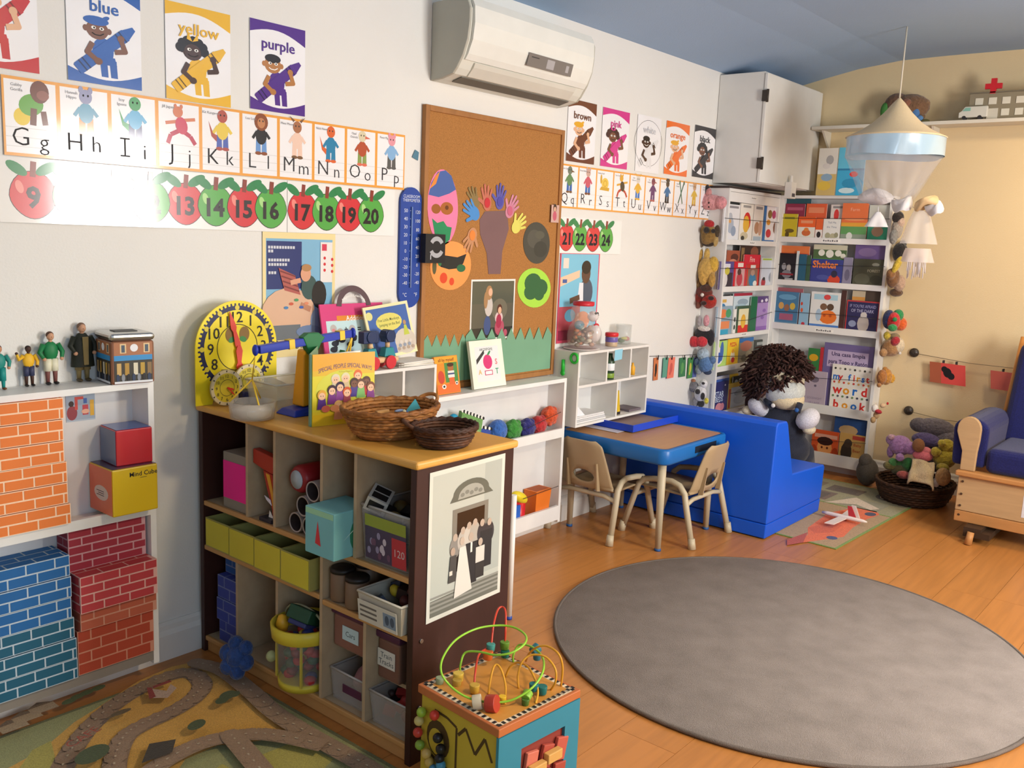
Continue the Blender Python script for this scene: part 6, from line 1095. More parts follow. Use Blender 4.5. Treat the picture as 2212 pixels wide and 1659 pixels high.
MB().box(LRX0+0.018, LRX1-0.018, LRF, LRF+0.014, LT-0.075, LT-0.02, rk).build('shelf_lip', rL)
MB().box(LRX0-0.01, LRX1, LRF, -0.002, LT+0.0005, LT+0.012, M('#3a3230', 0.6)).build('top_edge', rL)
lm = M('#6a6a70', 0.6)
for x, z in ((W(1630, 414, LRF).x, LT-0.045), (W(1625, 525, LRF).x, Llips[0][0]+0.012), (W(1607, 722, LRF).x, Llips[2][0]+0.012), (W(1600, 884, LRF).x, Llips[4][0]+0.012)):
    s = Sheet((x-0.04, LRF-0.0006, z-0.004), (1, 0, 0), (0, 0, 1), 0.08, 0.016, (0, -1, 0), base=PAPER, th=0.0004); [s.rect(0.01+0.012*i, 0.004, 0.018+0.012*i, 0.012-0.003*(i % 2), lm) for i in range(5)]; s.mb.build('shelf_label', rL)
for v, u, i in ((519, 1795, 0), (713, 1780, 2)):
    p = X(u, v, RRX); s = Sheet((RRX-0.0006, p.y+0.06, Rlips[i][0]+0.008), (0, -1, 0), (0, 0, 1), 0.12, 0.018, (-1, 0, 0), base=PAPER, th=0.0004); [s.rect(0.01+0.014*i2, 0.004, 0.02+0.014*i2, 0.014-0.003*(i2 % 2), lm) for i2 in range(7)]; s.mb.build('shelf_label', rR)
cm = M('#2a2a30', 0.5)
for ps in (((1566, 471), (1683, 481)), ((1556, 580), (1676, 580)), ((1546, 686), (1595, 693), (1620, 691), (1668, 674)), ((1543, 770), (1612, 769)), ((1578, 850), (1625, 842))):
    MB().tube([W(u, v, LRF-0.004) for u, v in ps], 0.0016, cm, 5).build('elastic_cord', rL)
for ps in (((1691, 471), (1922, 473)), ((1682, 571), (1912, 576)), ((1674, 672), (1820, 681), (1900, 690)), ((1736, 815), (1884, 824)), ((1752, 950), (1870, 958))):
    MB().tube([X(u, v, RRX-0.004) for u, v in ps], 0.0016, cm, 5).build('elastic_cord', rR)
def motif(s, H, ms, g):
    for m in ms:
        if m[0] == 'r': s.rect(m[1], m[2]*H, m[3], m[4]*H, g(m[5]))
        elif m[0] == 't': s.text(m[1], m[2], m[3]*H, m[4], g(m[5]), m[7] if len(m) > 7 else 0.01, m[6])
        else: s.el(m[1], m[2]*H, m[3], m[4]*H, g(m[5]), n=12)
def book(side, row, box, layer, base, label, ms, tilt=0.0):
    u0, v0, u1, v1 = box; um = (u0+u1)/2; d = 0.018+0.015*layer
    g = lambda c: M(c, 0.35)
    if side == 'L': pl = LRF+d; a, b = W(u0, (v0+v1)/2, pl), W(u1, (v0+v1)/2, pl); zt0 = W(um, v0, pl).z; zb = Llips[row][0]+0.0145; w = b.x-a.x; o = V3((a.x, pl+0.008, zb)); U, N = V3((1, 0, 0)), V3((0, -1, 0))
    elif side == 'T': pl = 5.66; a, b = X(u0, (v0+v1)/2, pl), X(u1, (v0+v1)/2, pl); zt0 = X(um, v0, pl).z; zb = LT+0.0005; w = a.y-b.y; o = V3((pl+0.008, a.y, zb)); U, N = V3((0, -1, 0)), V3((-1, 0, 0))
    else: pl = RRX+d; a, b = X(u0, (v0+v1)/2, pl), X(u1, (v0+v1)/2, pl); zt0 = X(um, v0, pl).z; zb = Rlips[row][0]+0.0145; w = a.y-b.y; o = V3((pl+0.008, a.y, zb)); U, N = V3((0, -1, 0)), V3((-1, 0, 0))
    h = zt0-zb; th = 0.008
    mb = MB(); mb.prism([(0.002, 0.002), (w-0.001, 0.002), (w-0.001, h-0.002), (0.002, h-0.002)], o+N*0.001, U, (0, 0, 1), N*(th-0.002), PAPER)
    mb.prism([(0, 0), (w, 0), (w, h), (0, h)], o, U, (0, 0, 1), N*0.001, g(base))
    s = Sheet(o+N*(th-0.001), U, (0, 0, 1), w, h, N, mb=mb, base=g(base)); s.sc = w; motif(s, h/w, ms, g)
    one('picture_book', mb, label, 'book', {'L': 'books in the left corner rack', 'R': 'books in the right corner rack', 'T': 'books on top of the right rack'}[side])
E_ = 'e'
BK = [
('L', 0, (1634, 424, 1655, 517), 2, '#2a3a3c', 'dark teal book, back row of the top left rack row', []),
('L', 0, (1563, 441, 1597, 517), 0, '#e2e4e8', 'white book with a pale grey blue figure in the top row', [('r', .08, .9, .9, .96, '#8a8a90'), (E_, .45, .45, .2, .22, '#a9b6c8'), (E_, .4, .66, .14, .12, '#b4bac4'), (E_, .65, .3, .16, .14, '#8fa0b8'), (E_, .4, .55, .08, .05, '#d9a86a')]),
('L', 0, (1598, 440, 1626, 517), 0, '#e9e6dc', 'white book with a yellow figure in a red hood', [('r', .2, .9, .8, .96, '#9a9a98'), (E_, .55, .55, .28, .24, '#cf2f2f'), (E_, .5, .48, .24, .22, '#e0b03a'), (E_, .4, .18, .3, .1, '#c9bfa0'), (E_, .3, .12, .14, .06, '#3a3a34')]),
('L', 0, (1627, 442, 1648, 517), 0, '#e4dfd8', 'white book with small brown animal figures', [('r', .2, .88, .9, .95, '#8f8f90'), (E_, .4, .4, .25, .16, '#b4886a'), (E_, .75, .4, .2, .2, '#c8a08a'), ('r', .1, .04, .9, .18, '#a9bccb')]),
('L', 0, (1650, 424, 1692, 519), 0, '#2f6fb4', 'blue book with fruit and bear pictures at the rack end', [('r', .12, .08, .95, .82, '#e6e4ea'), (E_, .3, .62, .11, .09, '#8a6a34'), (E_, .5, .62, .1, .09, '#b0356a'), (E_, .7, .62, .1, .09, '#7a4a8a'), (E_, .25, .45, .1, .06, '#e0962c'), (E_, .7, .35, .2, .16, '#7a4a30'), (E_, .28, .22, .13, .09, '#c93040'), (E_, .8, .2, .1, .1, '#e4ddd4'), ('r', .2, .86, .9, .94, '#6fa6dc')]),
('L', 1, (1568, 541, 1596, 617), 1, '#a4583e', 'brown photo book in the second left row, back', [(E_, .6, .82, .3, .1, '#5a3328'), (E_, .5, .7, .3, .08, '#c98a70')]),
('L', 1, (1597, 531, 1640, 617), 2, '#3a2e2a', 'dark portrait book at the back of the second left row', [('r', .05, .5, .2, .95, '#8a6f4a'), (E_, .7, .85, .2, .14, '#8a5a44')]),
('L', 1, (1606, 550, 1641, 617), 1, '#cf2f3e', 'plain red book behind the second left row', [('t', 'Fire', .5, .86, .2, '#f0c9c4', .5)]),
('L', 1, (1554, 565, 1584, 617), 0, '#5a4f8a', 'purple book with a black and white bird', [('r', .3, .78, .75, .92, '#dedce6'), ('r', .05, .05, .95, .6, '#3a3038'), (E_, .35, .35, .25, .3, '#d9d6d6'), (E_, .55, .66, .18, .14, '#c9c04a')]),
('L', 1, (1585, 565, 1611, 617), 0, '#cf2430', 'red framed book with pink figures', [('r', .15, .06, .9, .74, '#c9a0a0'), ('r', .3, .8, .75, .95, '#e6dcd2'), (E_, .5, .35, .25, .25, '#b8404a'), (E_, .45, .62, .16, .12, '#5a3a2e')]),
('L', 1, (1612, 571, 1639, 617), 0, '#c8382c', 'red framed book with a blue bundled figure', [('r', .12, .06, .88, .8, '#8a6a5a'), ('r', .3, .82, .7, .97, '#dcd8d2'), (E_, .5, .35, .28, .28, '#3a7aa4'), (E_, .5, .65, .16, .13, '#b09080'), (E_, .72, .2, .16, .12, '#e0e0dc')]),
('L', 1, (1644, 557, 1679, 617), 0, '#cfd8e8', 'pale blue book with a ladybird', [('r', .05, .92, .9, .98, '#a9c24a'), (E_, .75, .72, .1, .08, '#d0903a'), (E_, .7, .35, .22, .2, '#8f98a8'), (E_, .18, .18, .13, .16, '#b02c3a'), (E_, .2, .3, .08, .06, '#2a2a2c')]),
('L', 2, (1550, 640, 1581, 719), 1, '#dfe4e8', 'white book with a blue splash in the third left row', [('r', .1, .84, .55, .92, '#d8b25a'), (E_, .3, .74, .2, .08, '#3a7fb4')]),
('L', 2, (1577, 636, 1584, 719), 2, '#3a4a44', 'thin dark green book standing behind', []),
('L', 2, (1583, 633, 1622, 717), 1, '#c3d6e2', 'pale blue book with a red band on top', [('r', 0, .93, 1, 1, '#a8283c'), (E_, .5, .78, .3, .08, '#93a9bc'), (E_, .4, .68, .3, .06, '#a8c4d4')]),
('L', 2, (1547, 662, 1581, 719), 0, '#8ca6b8', 'grey blue book with orange and teal cards', [(E_, .4, .76, .28, .15, '#e08048'), (E_, .75, .76, .18, .15, '#4a9a68'), ('r', .05, .25, .85, .5, '#e08a58'), ('r', .05, .06, .8, .22, '#3aa0c4')]),
('L', 2, (1584, 668, 1590, 718), 0, '#e4e6e4', 'narrow white spotted spine between two books', [(E_, .5, .3, .3, .1, '#2a3a30'), (E_, .5, .6, .3, .1, '#2a3a30')]),
('L', 2, (1591, 661, 1620, 716), 0, '#3f5a42', 'green framed book with a golden corn cob', [('r', .14, .06, .86, .9, '#e0dcb8'), (E_, .5, .45, .18, .26, '#e0aa2c'), ('r', .14, .06, .86, .32, '#cf3026'), (E_, .5, .4, .14, .2, '#e6b83a')]),
('L', 2, (1621, 641, 1634, 714), 0, '#1f6a44', 'narrow dark green book spine', []),
('L', 2, (1635, 640, 1665, 712), 0, '#a98ac6', 'lilac book with white dotted lettering', [('r', 0, .82, 1, 1, '#5a3f7c'), (E_, .3, .87, .08, .04, '#e4dcee'), (E_, .6, .89, .1, .05, '#e4dcee'), (E_, .5, .6, .12, .05, '#8a62b0'), (E_, .4, .4, .12, .05, '#8a62b0'), ('r', 0, 0, 1, .16, '#8a62b0')]),
('L', 3, (1542, 737, 1570, 786), 0, '#b4d878', 'lime book with a big blue and white bird', [(E_, .45, .45, .3, .3, '#e4e8e6'), (E_, .6, .62, .14, .36, '#4a6fb4'), (E_, .4, .4, .22, .2, '#3f63b4'), (E_, .3, .72, .14, .1, '#e4e8e6')]),
('L', 3, (1571, 732, 1595, 785), 0, '#e8c22a', 'yellow book with red title and a chick', [('t', 'PIZZA', .5, .8, .22, '#c9302a', .8, .03), (E_, .5, .36, .2, .2, '#e8dcc0'), (E_, .55, .24, .16, .1, '#d0342a'), (E_, .5, .56, .1, .08, '#e09a2a')]),
('L', 3, (1596, 730, 1626, 782), 0, '#8a8472', 'grey photo book with a brick red dome', [('r', 0, .84, 1, 1, '#2f6fb4'), (E_, .5, .7, .42, .2, '#b4705a'), (E_, .4, .25, .2, .14, '#5f5a4c'), (E_, .7, .35, .2, .16, '#a39c84')]),
('L', 3, (1628, 734, 1656, 782), 1, '#3a3f3c', 'dark book partly behind the hair of the doll', [('r', .2, .76, .9, .9, '#9aa0a0')]),
('L', 4, (1538, 813, 1573, 880), 1, '#3f5fae', 'blue and pink book behind the navy one', [('r', 0, .62, 1, .75, '#d98ab0'), ('r', 0, .92, 1, 1, '#b9bccb')]),
('L', 4, (1570, 809, 1592, 880), 2, '#d8b83a', 'yellow book at the back of the lowest visible row', []),
('L', 4, (1582, 812, 1608, 880), 1, '#26262a', 'black book with pale circles behind the yellow frame', [(E_, .25, .82, .14, .08, '#b9c4c4'), (E_, .6, .84, .14, .08, '#b9c4c4')]),
('L', 4, (1536, 826, 1572, 880), 0, '#2c2f6a', 'navy book with pink pigs and stars', [('t', 'STAR', .5, .62, .22, '#c9d8f0', .7), ('t', 'BEDS', .5, .45, .2, '#c9d8f0', .7), (E_, .5, .18, .2, .16, '#d08a96'), (E_, .7, .2, .12, .12, '#c07a8a'), (E_, .2, .85, .04, .03, '#e0e4f0'), (E_, .8, .88, .04, .03, '#e0e4f0')]),
('L', 4, (1573, 825, 1622, 880), 0, '#e0b834', 'yellow framed book with a pale sketch', [('r', .12, .08, .98, .84, '#c9d4dc'), (E_, .55, .6, .3, .14, '#9aa8b4'), (E_, .5, .35, .26, .18, '#aebac4'), ('r', .02, .1, .1, .8, '#c8442c')]),
('R', 0, (1694, 422, 1750, 508), 2, '#2f5a66', 'dark teal book at the back of the top right row', []),
('R', 0, (1695, 440, 1737, 508), 1, '#8a2f4a', 'plum red book behind the yellow one', [('r', .1, .82, .9, .9, '#b05a74')]),
('R', 0, (1740, 440, 1784, 509), 1, '#d8603a', 'burnt orange book in the back of the top right row', [('r', .12, .75, .88, .9, '#e08a64')]),
('R', 0, (1793, 442, 1821, 510), 1, '#d9d0cc', 'white book with a red letter shape', [(E_, .45, .72, .2, .16, '#cf3a3a'), ('r', .15, .9, .9, .96, '#8a8a8c')]),
('R', 0, (1691, 462, 1722, 508), 0, '#c9b82f', 'mustard yellow book with a dark branch', [('r', .1, .8, .8, .88, '#8a8a30'), (E_, .5, .35, .32, .08, '#6a5a24'), (E_, .35, .2, .14, .12, '#5a4a20')]),
('R', 0, (1724, 468, 1761, 509), 0, '#e8642c', 'orange and cream book with a red crab', [('r', 0, 0, 1, .56, '#dfe2d8'), ('r', 0, 0, 1, .08, '#4a8a52'), (E_, .5, .32, .26, .14, '#c96a3a'), (E_, .5, .46, .14, .08, '#d8863f'), ('r', .15, .72, .85, .84, '#e89a70')]),
('R', 0, (1762, 472, 1777, 510), 0, '#e0622f', 'narrow orange book with a cow', [('r', 0, 0, 1, .5, '#e6e0da'), (E_, .5, .28, .3, .14, '#2c2a2c')]),
('R', 0, (1778, 473, 1815, 511), 0, '#e4e6e2', 'cream book with small animals in a row', [('t', 'Tell Me', .5, .84, .16, '#6a7a94', .6, 0), ('t', 'the Time', .5, .64, .16, '#6a7a94', .8, 0), (E_, .3, .25, .16, .14, '#a9a88a'), (E_, .6, .22, .18, .14, '#b8b494'), (E_, .8, .28, .12, .12, '#98987c')]),
('R', 0, (1818, 439, 1874, 511), 0, '#e07444', 'large orange sunset book with green hills', [('r', 0, 0, 1, .42, '#5f9a5c'), ('r', 0, .4, 1, .5, '#e0a23c'), ('r', 0, 0, 1, .2, '#8a9a8a'), (E_, .35, .15, .12, .1, '#d8dcd8'), ('t', 'Farm', .5, .84, .18, '#f0b49a', .6, 0), (E_, .5, .58, .4, .03, '#e89a6a')]),
('R', 0, (1876, 443, 1919, 512), 0, '#2f9a78', 'teal green book behind the paper shells', [('r', 0, .5, 1, 1, '#c9ccc4'), (E_, .5, .3, .3, .14, '#a88a70')]),
('R', 1, (1686, 531, 1746, 606), 1, '#e07a44', 'orange book with a red wave top in the second right row', [('r', 0, .6, 1, .8, '#d8382a')]),
('R', 1, (1683, 547, 1718, 605), 0, '#24242a', 'black book with white band members', [(E_, .3, .55, .14, .12, '#9a9aa0'), (E_, .6, .5, .14, .14, '#b0aca8'), (E_, .5, .3, .3, .14, '#7d7d84'), ('r', .4, .05, .9, .16, '#a8a8ac'), ('r', .1, .26, .9, .32, '#8a2a34')]),
('R', 1, (1719, 542, 1724, 606), 0, '#cfdadd', 'thin white ragged spine', []),
('R', 1, (1725, 549, 1741, 606), 0, '#2a5f7a', 'narrow blue teal book', []),
('R', 1, (1742, 551, 1750, 607), 0, '#3a5a44', 'thin dark green book beside the navy pumpkin cover', []),
('R', 1, (1755, 529, 1827, 609), 1, '#4f6a44', 'green book with white blossoms behind the navy cover', [('r', 0, .88, 1, 1, '#cfcdb4'), (E_, .25, .8, .1, .08, '#e4e6dc'), (E_, .5, .78, .12, .1, '#e4e6dc'), (E_, .75, .8, .1, .08, '#e4e6dc'), (E_, .9, .74, .08, .06, '#dfe2d4'), ('r', 0, .58, 1, .66, '#58a04a')]),
('R', 1, (1751, 560, 1820, 609), 0, '#37408a', 'navy book with orange title and pumpkin', [('t', 'Shelter', .45, .8, .3, '#e8843c', .8, .03), (E_, .75, .22, .2, .2, '#c8442c'), (E_, .75, .45, .1, .14, '#2c2a44'), (E_, .4, .3, .2, .1, '#4a549c')]),
('R', 1, (1821, 556, 1840, 611), 0, '#8a86a0', 'narrow grey mauve book', [(E_, .5, .4, .3, .2, '#6a6680')]),
('R', 1, (1845, 526, 1912, 612), 1, '#6f5a94', 'purple book with a blue strip behind the olive one', [('r', 0, .46, 1, .6, '#3a9ad0'), (E_, .4, .8, .3, .1, '#86709f')]),
('R', 1, (1843, 560, 1911, 613), 0, '#4a4c3c', 'dark olive book with small pale lettering', [('t', 'FOREST', .66, .6, .12, '#b4b09a', .4, 0), (E_, .3, .3, .25, .2, '#5a5c4c'), (E_, .75, .3, .2, .16, '#3a3c30'), (E_, .7, .82, .12, .06, '#8a8c80')]),
('R', 2, (1676, 622, 1732, 702), 1, '#a8606a', 'dusty red book at the back of the third right row', []),
('R', 2, (1675, 630, 1724, 701), 0, '#4a7aa0', 'blue book of children at a pink table', [(E_, .25, .6, .12, .1, '#d0a05a'), (E_, .5, .55, .12, .1, '#9a6a50'), (E_, .75, .6, .12, .1, '#d0b04a'), ('r', .2, .2, .8, .38, '#a8607a'), ('r', 0, 0, 1, .14, '#6a94b0'), (E_, .5, .85, .4, .08, '#6aa0c4')]),
('R', 2, (1727, 633, 1747, 703), 0, '#8fb8d4', 'narrow sky blue book with red spots', [(E_, .2, .7, .12, .05, '#c8442c'), (E_, .25, .52, .14, .06, '#d8603a'), (E_, .5, .14, .2, .05, '#b83a4a')]),
('R', 2, (1750, 631, 1814, 708), 0, '#dfe2e2', 'white book with an orange pumpkin and two children', [('r', 0, 0, 1, .16, '#4f7fc4'), (E_, .62, .36, .3, .18, '#e8782c'), (E_, .45, .62, .12, .09, '#7a5a44'), (E_, .68, .62, .12, .09, '#5a4434'), ('r', .1, .8, .9, .94, '#a9cfe0'), (E_, .55, .87, .12, .07, '#d84a4a'), (E_, .3, .4, .1, .16, '#a9c2d8'), (E_, .5, .4, .05, .04, '#c0501c'), (E_, .7, .4, .05, .04, '#c0501c')]),
('R', 2, (1815, 627, 1826, 712), 0, '#4a2c28', 'narrow dark brown book', []),
('R', 2, (1838, 628, 1866, 714), 1, '#c9bca0', 'tan book behind the red edged one', [('r', 0, .78, 1, .86, '#d89a4a')]),
('R', 2, (1867, 628, 1901, 714), 1, '#4f4238', 'dark brown book behind the red edged one', []),
('R', 2, (1827, 650, 1898, 716), 0, '#2e2c58', 'navy book with red border and a grey moon figure', [('r', 0, .96, 1, 1, '#c23a3a'), ('r', 0, 0, .03, 1, '#c23a3a'), ('r', .97, 0, 1, 1, '#c23a3a'), ('t', "IF YOU'RE AFRAID", .5, .84, .13, '#9a9ac4', .8, .01), ('t', 'OF THE DARK', .5, .7, .14, '#b0b0d0', .7, .01), (E_, .55, .32, .18, .26, '#b4aca8'), (E_, .55, .58, .1, .09, '#c9c4c0'), (E_, .22, .3, .12, .1, '#8a94b4'), ('r', .03, 0, .97, .1, '#c9bc84')]),
('R', 3, (1741, 752, 1766, 880), 1, '#3a7a44', 'green book with a yellow corner in the wide row', [(E_, .5, .85, .4, .06, '#d0a02c')]),
('R', 3, (1767, 750, 1774, 880), 1, '#b8343c', 'thin red spine in the wide row', []),
('R', 3, (1775, 744, 1883, 885), 1, '#6f6494', 'big purple book with a Spanish title', [('r', .08, .66, .9, .9, '#b8a8c8'), ('t', 'Una casa limpia', .5, .85, .11, '#3a2f5a', .74, .02), ('t', 'para Topo y Rat\u00f3n', .5, .74, .11, '#3a2f5a', .78, .02)]),
('R', 3, (1720, 800, 1733, 878), 0, '#8a5f3c', 'narrow brown book beside the doll', []),
('R', 3, (1737, 801, 1784, 880), 0, '#b4a6b4', 'pale mauve book with faint grey lettering', [(E_, .45, .78, .2, .08, '#7a6f80'), ('t', 'GOODNIGHT', .5, .3, .14, '#8a7f92', .7), ('t', 'VILLAGE', .5, .18, .14, '#8a7f92', .65), (E_, .5, .62, .06, .03, '#6a5f70')]),
('R', 4, (1800, 900, 1870, 985), 1, '#34548c', 'blue book with a tan arch, lowest right row', [(E_, .45, .72, .3, .1, '#c9a878')]),
('R', 4, (1753, 930, 1811, 982), 0, '#d0562c', 'orange red book with a smiling face', [('r', .1, .76, .95, .88, '#d8a08a'), (E_, .5, .45, .28, .26, '#e09a5a'), (E_, .5, .66, .3, .14, '#3a201c'), (E_, .4, .45, .04, .04, '#5a2a1c'), (E_, .6, .45, .04, .04, '#5a2a1c'), (E_, .5, .08, .3, .1, '#e6d0b0'), (E_, .1, .3, .12, .2, '#a8401f'), (E_, .9, .3, .12, .2, '#a8401f')]),
('R', 4, (1812, 938, 1868, 990), 0, '#c9a05c', 'tan book with a dark bear', [(E_, .3, .4, .22, .34, '#3f342c'), (E_, .35, .7, .16, .14, '#4a3c32'), ('r', .5, .84, .98, .96, '#b4483a'), ('t', 'Baby', .72, .68, .16, '#a8442c', .4), ('t', 'Bear', .7, .5, .16, '#a8442c', .4), (E_, .8, .2, .1, .08, '#d8b87a')]),
('T', 0, (1767, 320, 1808, 405), 0, '#e0ddd4', 'white and gold picture book beside the wall cupboard', [(E_, .6, .75, .2, .1, '#a9a8a8'), ('r', 0, 0, 1, .45, '#c9b070'), (E_, .5, .38, .3, .08, '#8aa8c0'), (E_, .4, .2, .35, .1, '#d8b84a'), (E_, .45, .62, .2, .06, '#d8d4d0')]),
('T', 0, (1810, 318, 1868, 405), 0, '#3fa8d4', 'bright blue picture book with a red fish', [('r', 0, .55, 1, 1, '#62bede'), ('r', 0, .52, 1, .56, '#2f7fae'), (E_, .62, .44, .16, .06, '#d83a3a'), (E_, .4, .1, .3, .06, '#c9e4ec'), (E_, .5, .25, .3, .1, '#2f90bc')])]
for b in BK: book(*b)
# slanting tall books in the wide row
for i, (a, b, h_, col, lab) in enumerate((((1668, 880), 0.16, 0.30, '#2f3a34', 'tall dark green book slanting behind the doll'), ((1692, 880), 0.17, 0.29, '#454e46', 'grey green book slanting behind the doll'), ((1716, 880), 0.10, 0.26, '#2a3230', 'dark book slanting in the wide row'))):
    p = X(a[0], a[1], RRX+0.05+0.012*i); zb = Rlips[3][0]+0.0145; one('picture_book', MB().prism([(0, 0), (b, 0), (b, h_-0.05), (0, h_)], (RRX+0.046+0.013*i, min(p.y, RY0-0.025), zb), (0, -1, 0), (0, 0, 1), (0.011, 0, 0), M(col, 0.4)).prism([(0, h_-0.004), (b, h_-0.054), (b, h_-0.05), (0, h_)], (RRX+0.0455+0.013*i, min(p.y, RY0-0.025), zb), (0, -1, 0), (0, 0, 1), (-0.001, 0, 0), M('#a9b09a', 0.5)), lab, 'book', 'slanting books in the wide row')
def word_book():
    pl = RRX+0.018; a, b = X(1794, 840, pl), X(1883, 840, pl); z1 = X(1838, 790, pl).z; zb = Rlips[3][0]+0.0145; w = a.y-b.y; s = Sheet((pl+0.01, a.y, zb), (0, -1, 0), (0, 0, 1), w, z1-zb, (-1, 0, 0), base=M('#e9e6dc', 0.4), th=0.01); s.sc = w; H = (z1-zb)/w; g = lambda c: M(c, 0.4)
    cols = ('#e0982c', '#8a3f94', '#2a6fc4', '#2f7a48', '#cf3a34', '#e0b23a')
    for ln, y, sz in (('my first', .76, .22), ('word', .5, .3), ('book', .2, .28)):
        st = .88/len(ln); x = .06
        for i, ch in enumerate(ln): s.text(ch, x+st*(i+.5), y*H, sz, g(cols[(i*2+len(ln)) % 6]), .03)
    for r, y in enumerate((.92, .64, .36, .06)):
        for i in range(8): s.el(.08+.12*i, y*H, .028, .028, g(('#3a3a34', '#c9453a', '#6a8a5a', '#a8a49a', '#d0a05a', '#4a4a5a')[(i*3+r) % 6]), n=8)
    one('picture_book', s.mb, 'large white word book with coloured letters', 'book', 'books in the right corner rack')
word_book()
# ================================================================ HAND PUPPETS ON THE RACK SIDES
def puppet(name, label, plane, blobs, cat='puppet', group=None, fur='plush'):
    ax, cc_ = plane; m = MB(); first = None
    for u, v, ru, rv, col, *rest in blobs:
        p = onp(u, v, ax, cc_+max(-0.055, rest[0]) if rest else cc_); k = (p-CAM).dot(CD)/FPX; r1, r2 = ru*k, rv*k; rot = rest[1] if len(rest) > 1 else 0; dd = min(r1, r2)*0.8
        T = Matrix.Rotation(rot, 3, CD) if rot else None
        m.ell(p, (r1, r1*0.8 if ax == 1 else r1, r2) if ax == 1 else (dd, r1, r2), M(col, 0.85, fur), T=T)
    return one(name, m, label, cat, group)
PL = (0, 4.912); g1, g2 = 'puppets on the side of the left book rack', 'puppets on the side of the right book rack'
puppet('pig_puppet', 'pink pig hand puppet, top of the left rack side', PL, [(1536, 437, 31, 17, '#d99a9c'), (1557, 438, 14, 14, '#d68f94', -0.01), (1518, 430, 13, 14, '#d9a0a0'), (1531, 418, 7, 12, '#c98a88'), (1528, 405, 6, 5, '#2a2626'), (1531, 438, 2.5, 2.5, '#4a3030', -0.06), (1531, 447, 2, 2, '#4a3030', -0.06)], group=g1)
puppet('dog_puppet', 'tan dog hand puppet with a red cap', PL, [(1531, 510, 19, 22, '#8a6a34'), (1529, 498, 18, 14, '#9a7a40', -0.01), (1532, 484, 12, 9, '#b02428', -0.02), (1526, 497, 7, 7, '#2a2420', -0.05), (1541, 499, 5, 5, '#2a2420', -0.05), (1514, 500, 8, 14, '#a8885a'), (1549, 500, 7, 14, '#4a3c2a'), (1516, 522, 6, 13, '#7a6a54'), (1545, 520, 7, 13, '#b0935a'), (1530, 527, 14, 6, '#3a2c20', -0.01)], group=g1)
puppet('cat_puppet', 'golden tan floppy hand puppet with long ears', PL, [(1526, 585, 20, 30, '#c9a052'), (1512, 553, 6, 15, '#b8924a', 0, 0.2), (1527, 551, 7, 15, '#c9a456'), (1541, 572, 12, 18, '#d0a63e'), (1503, 600, 8, 8, '#c4a05a'), (1518, 600, 9, 17, '#c89c4c', -0.03, -0.2), (1538, 605, 8, 16, '#b88e44', -0.02), (1508, 614, 10, 12, '#8a6a44'), (1497, 616, 3, 10, '#8a7450')], group=g1)
puppet('ladybird_puppet', 'dark red spotted ladybird puppet', PL, [(1520, 632, 21, 15, '#6a2a20'), (1532, 651, 17, 16, '#a8281c'), (1510, 640, 12, 18, '#8a2a1e'), (1525, 622, 14, 9, '#4a2a1e', -0.02), (1517, 637, 4, 4, '#e4dcd2', -0.07), (1536, 644, 7, 5, '#3a1c18', -0.07), (1520, 655, 7, 5, '#3a1c18', -0.06), (1508, 654, 9, 13, '#7a4434')], group=g1)
puppet('mole_puppet', 'black and red hand puppet with pink ear', PL, [(1521, 722, 22, 17, '#1e1c20'), (1500, 738, 15, 12, '#c22c34', -0.03), (1516, 738, 13, 12, '#c8303a', -0.03), (1521, 710, 15, 6, '#e0d8d0', -0.03), (1526, 693, 7, 13, '#d99aa4'), (1511, 694, 5, 13, '#a8a0a2'), (1492, 722, 11, 12, '#b8946a'), (1536, 730, 8, 18, '#26242a')], group=g1)
puppet('elephant_puppet', 'pale blue hand puppet with denim coat', PL, [(1519, 765, 14, 14, '#a8bccb'), (1525, 787, 17, 18, '#5a7fae'), (1539, 778, 8, 9, '#54749c'), (1528, 803, 10, 7, '#2f3f5c'), (1510, 797, 9, 12, '#9aa4b0'), (1506, 783, 7, 9, '#6f86a8')], group=g1)
puppet('zebra_puppet', 'black and white patched cow puppet, lowest on the left rack', PL, [(1513, 850, 14, 18, '#d8d8dc'), (1499, 836, 11, 12, '#7d7b80'), (1520, 829, 9, 10, '#e0e0e2'), (1507, 846, 6, 6, '#2a282c', -0.05), (1518, 856, 5, 8, '#2a282c', -0.06), (1519, 828, 4, 3, '#2a282c', -0.05), (1502, 868, 8, 12, '#8a8a90'), (1514, 872, 8, 8, '#26262a'), (1526, 866, 5, 7, '#d8cc4a'), (1498, 822, 5, 4, '#b87a5a')], group=g1)
PR = (1, -0.885)
puppet('girl_puppet', 'dark haired grey hand puppet behind the gauze', PR, [(1940, 470, 15, 14, '#2a2220'), (1938, 494, 15, 22, '#a39a90'), (1946, 480, 10, 11, '#c4aa98', -0.02), (1930, 512, 11, 16, '#8a8a86')], group=g2)
puppet('bee_puppet', 'black and yellow striped bee puppet', PR, [(1944, 545, 19, 22, '#201e20'), (1938, 572, 9, 20, '#c9ae3a', -0.05, 0.4), (1942, 570, 4, 17, '#2a2620', -0.09, 0.4), (1955, 558, 10, 13, '#242224'), (1950, 527, 10, 8, '#1e1c1e')], group=g2)
puppet('brown_dog_puppet', 'brown hand puppet with pale belly', PR, [(1929, 600, 17, 22, '#7a5434'), (1943, 612, 15, 18, '#b89a84', -0.02), (1925, 592, 12, 12, '#8a6038', -0.02), (1936, 632, 17, 9, '#5a3e28'), (1954, 594, 6, 7, '#8a7050')], group=g2)
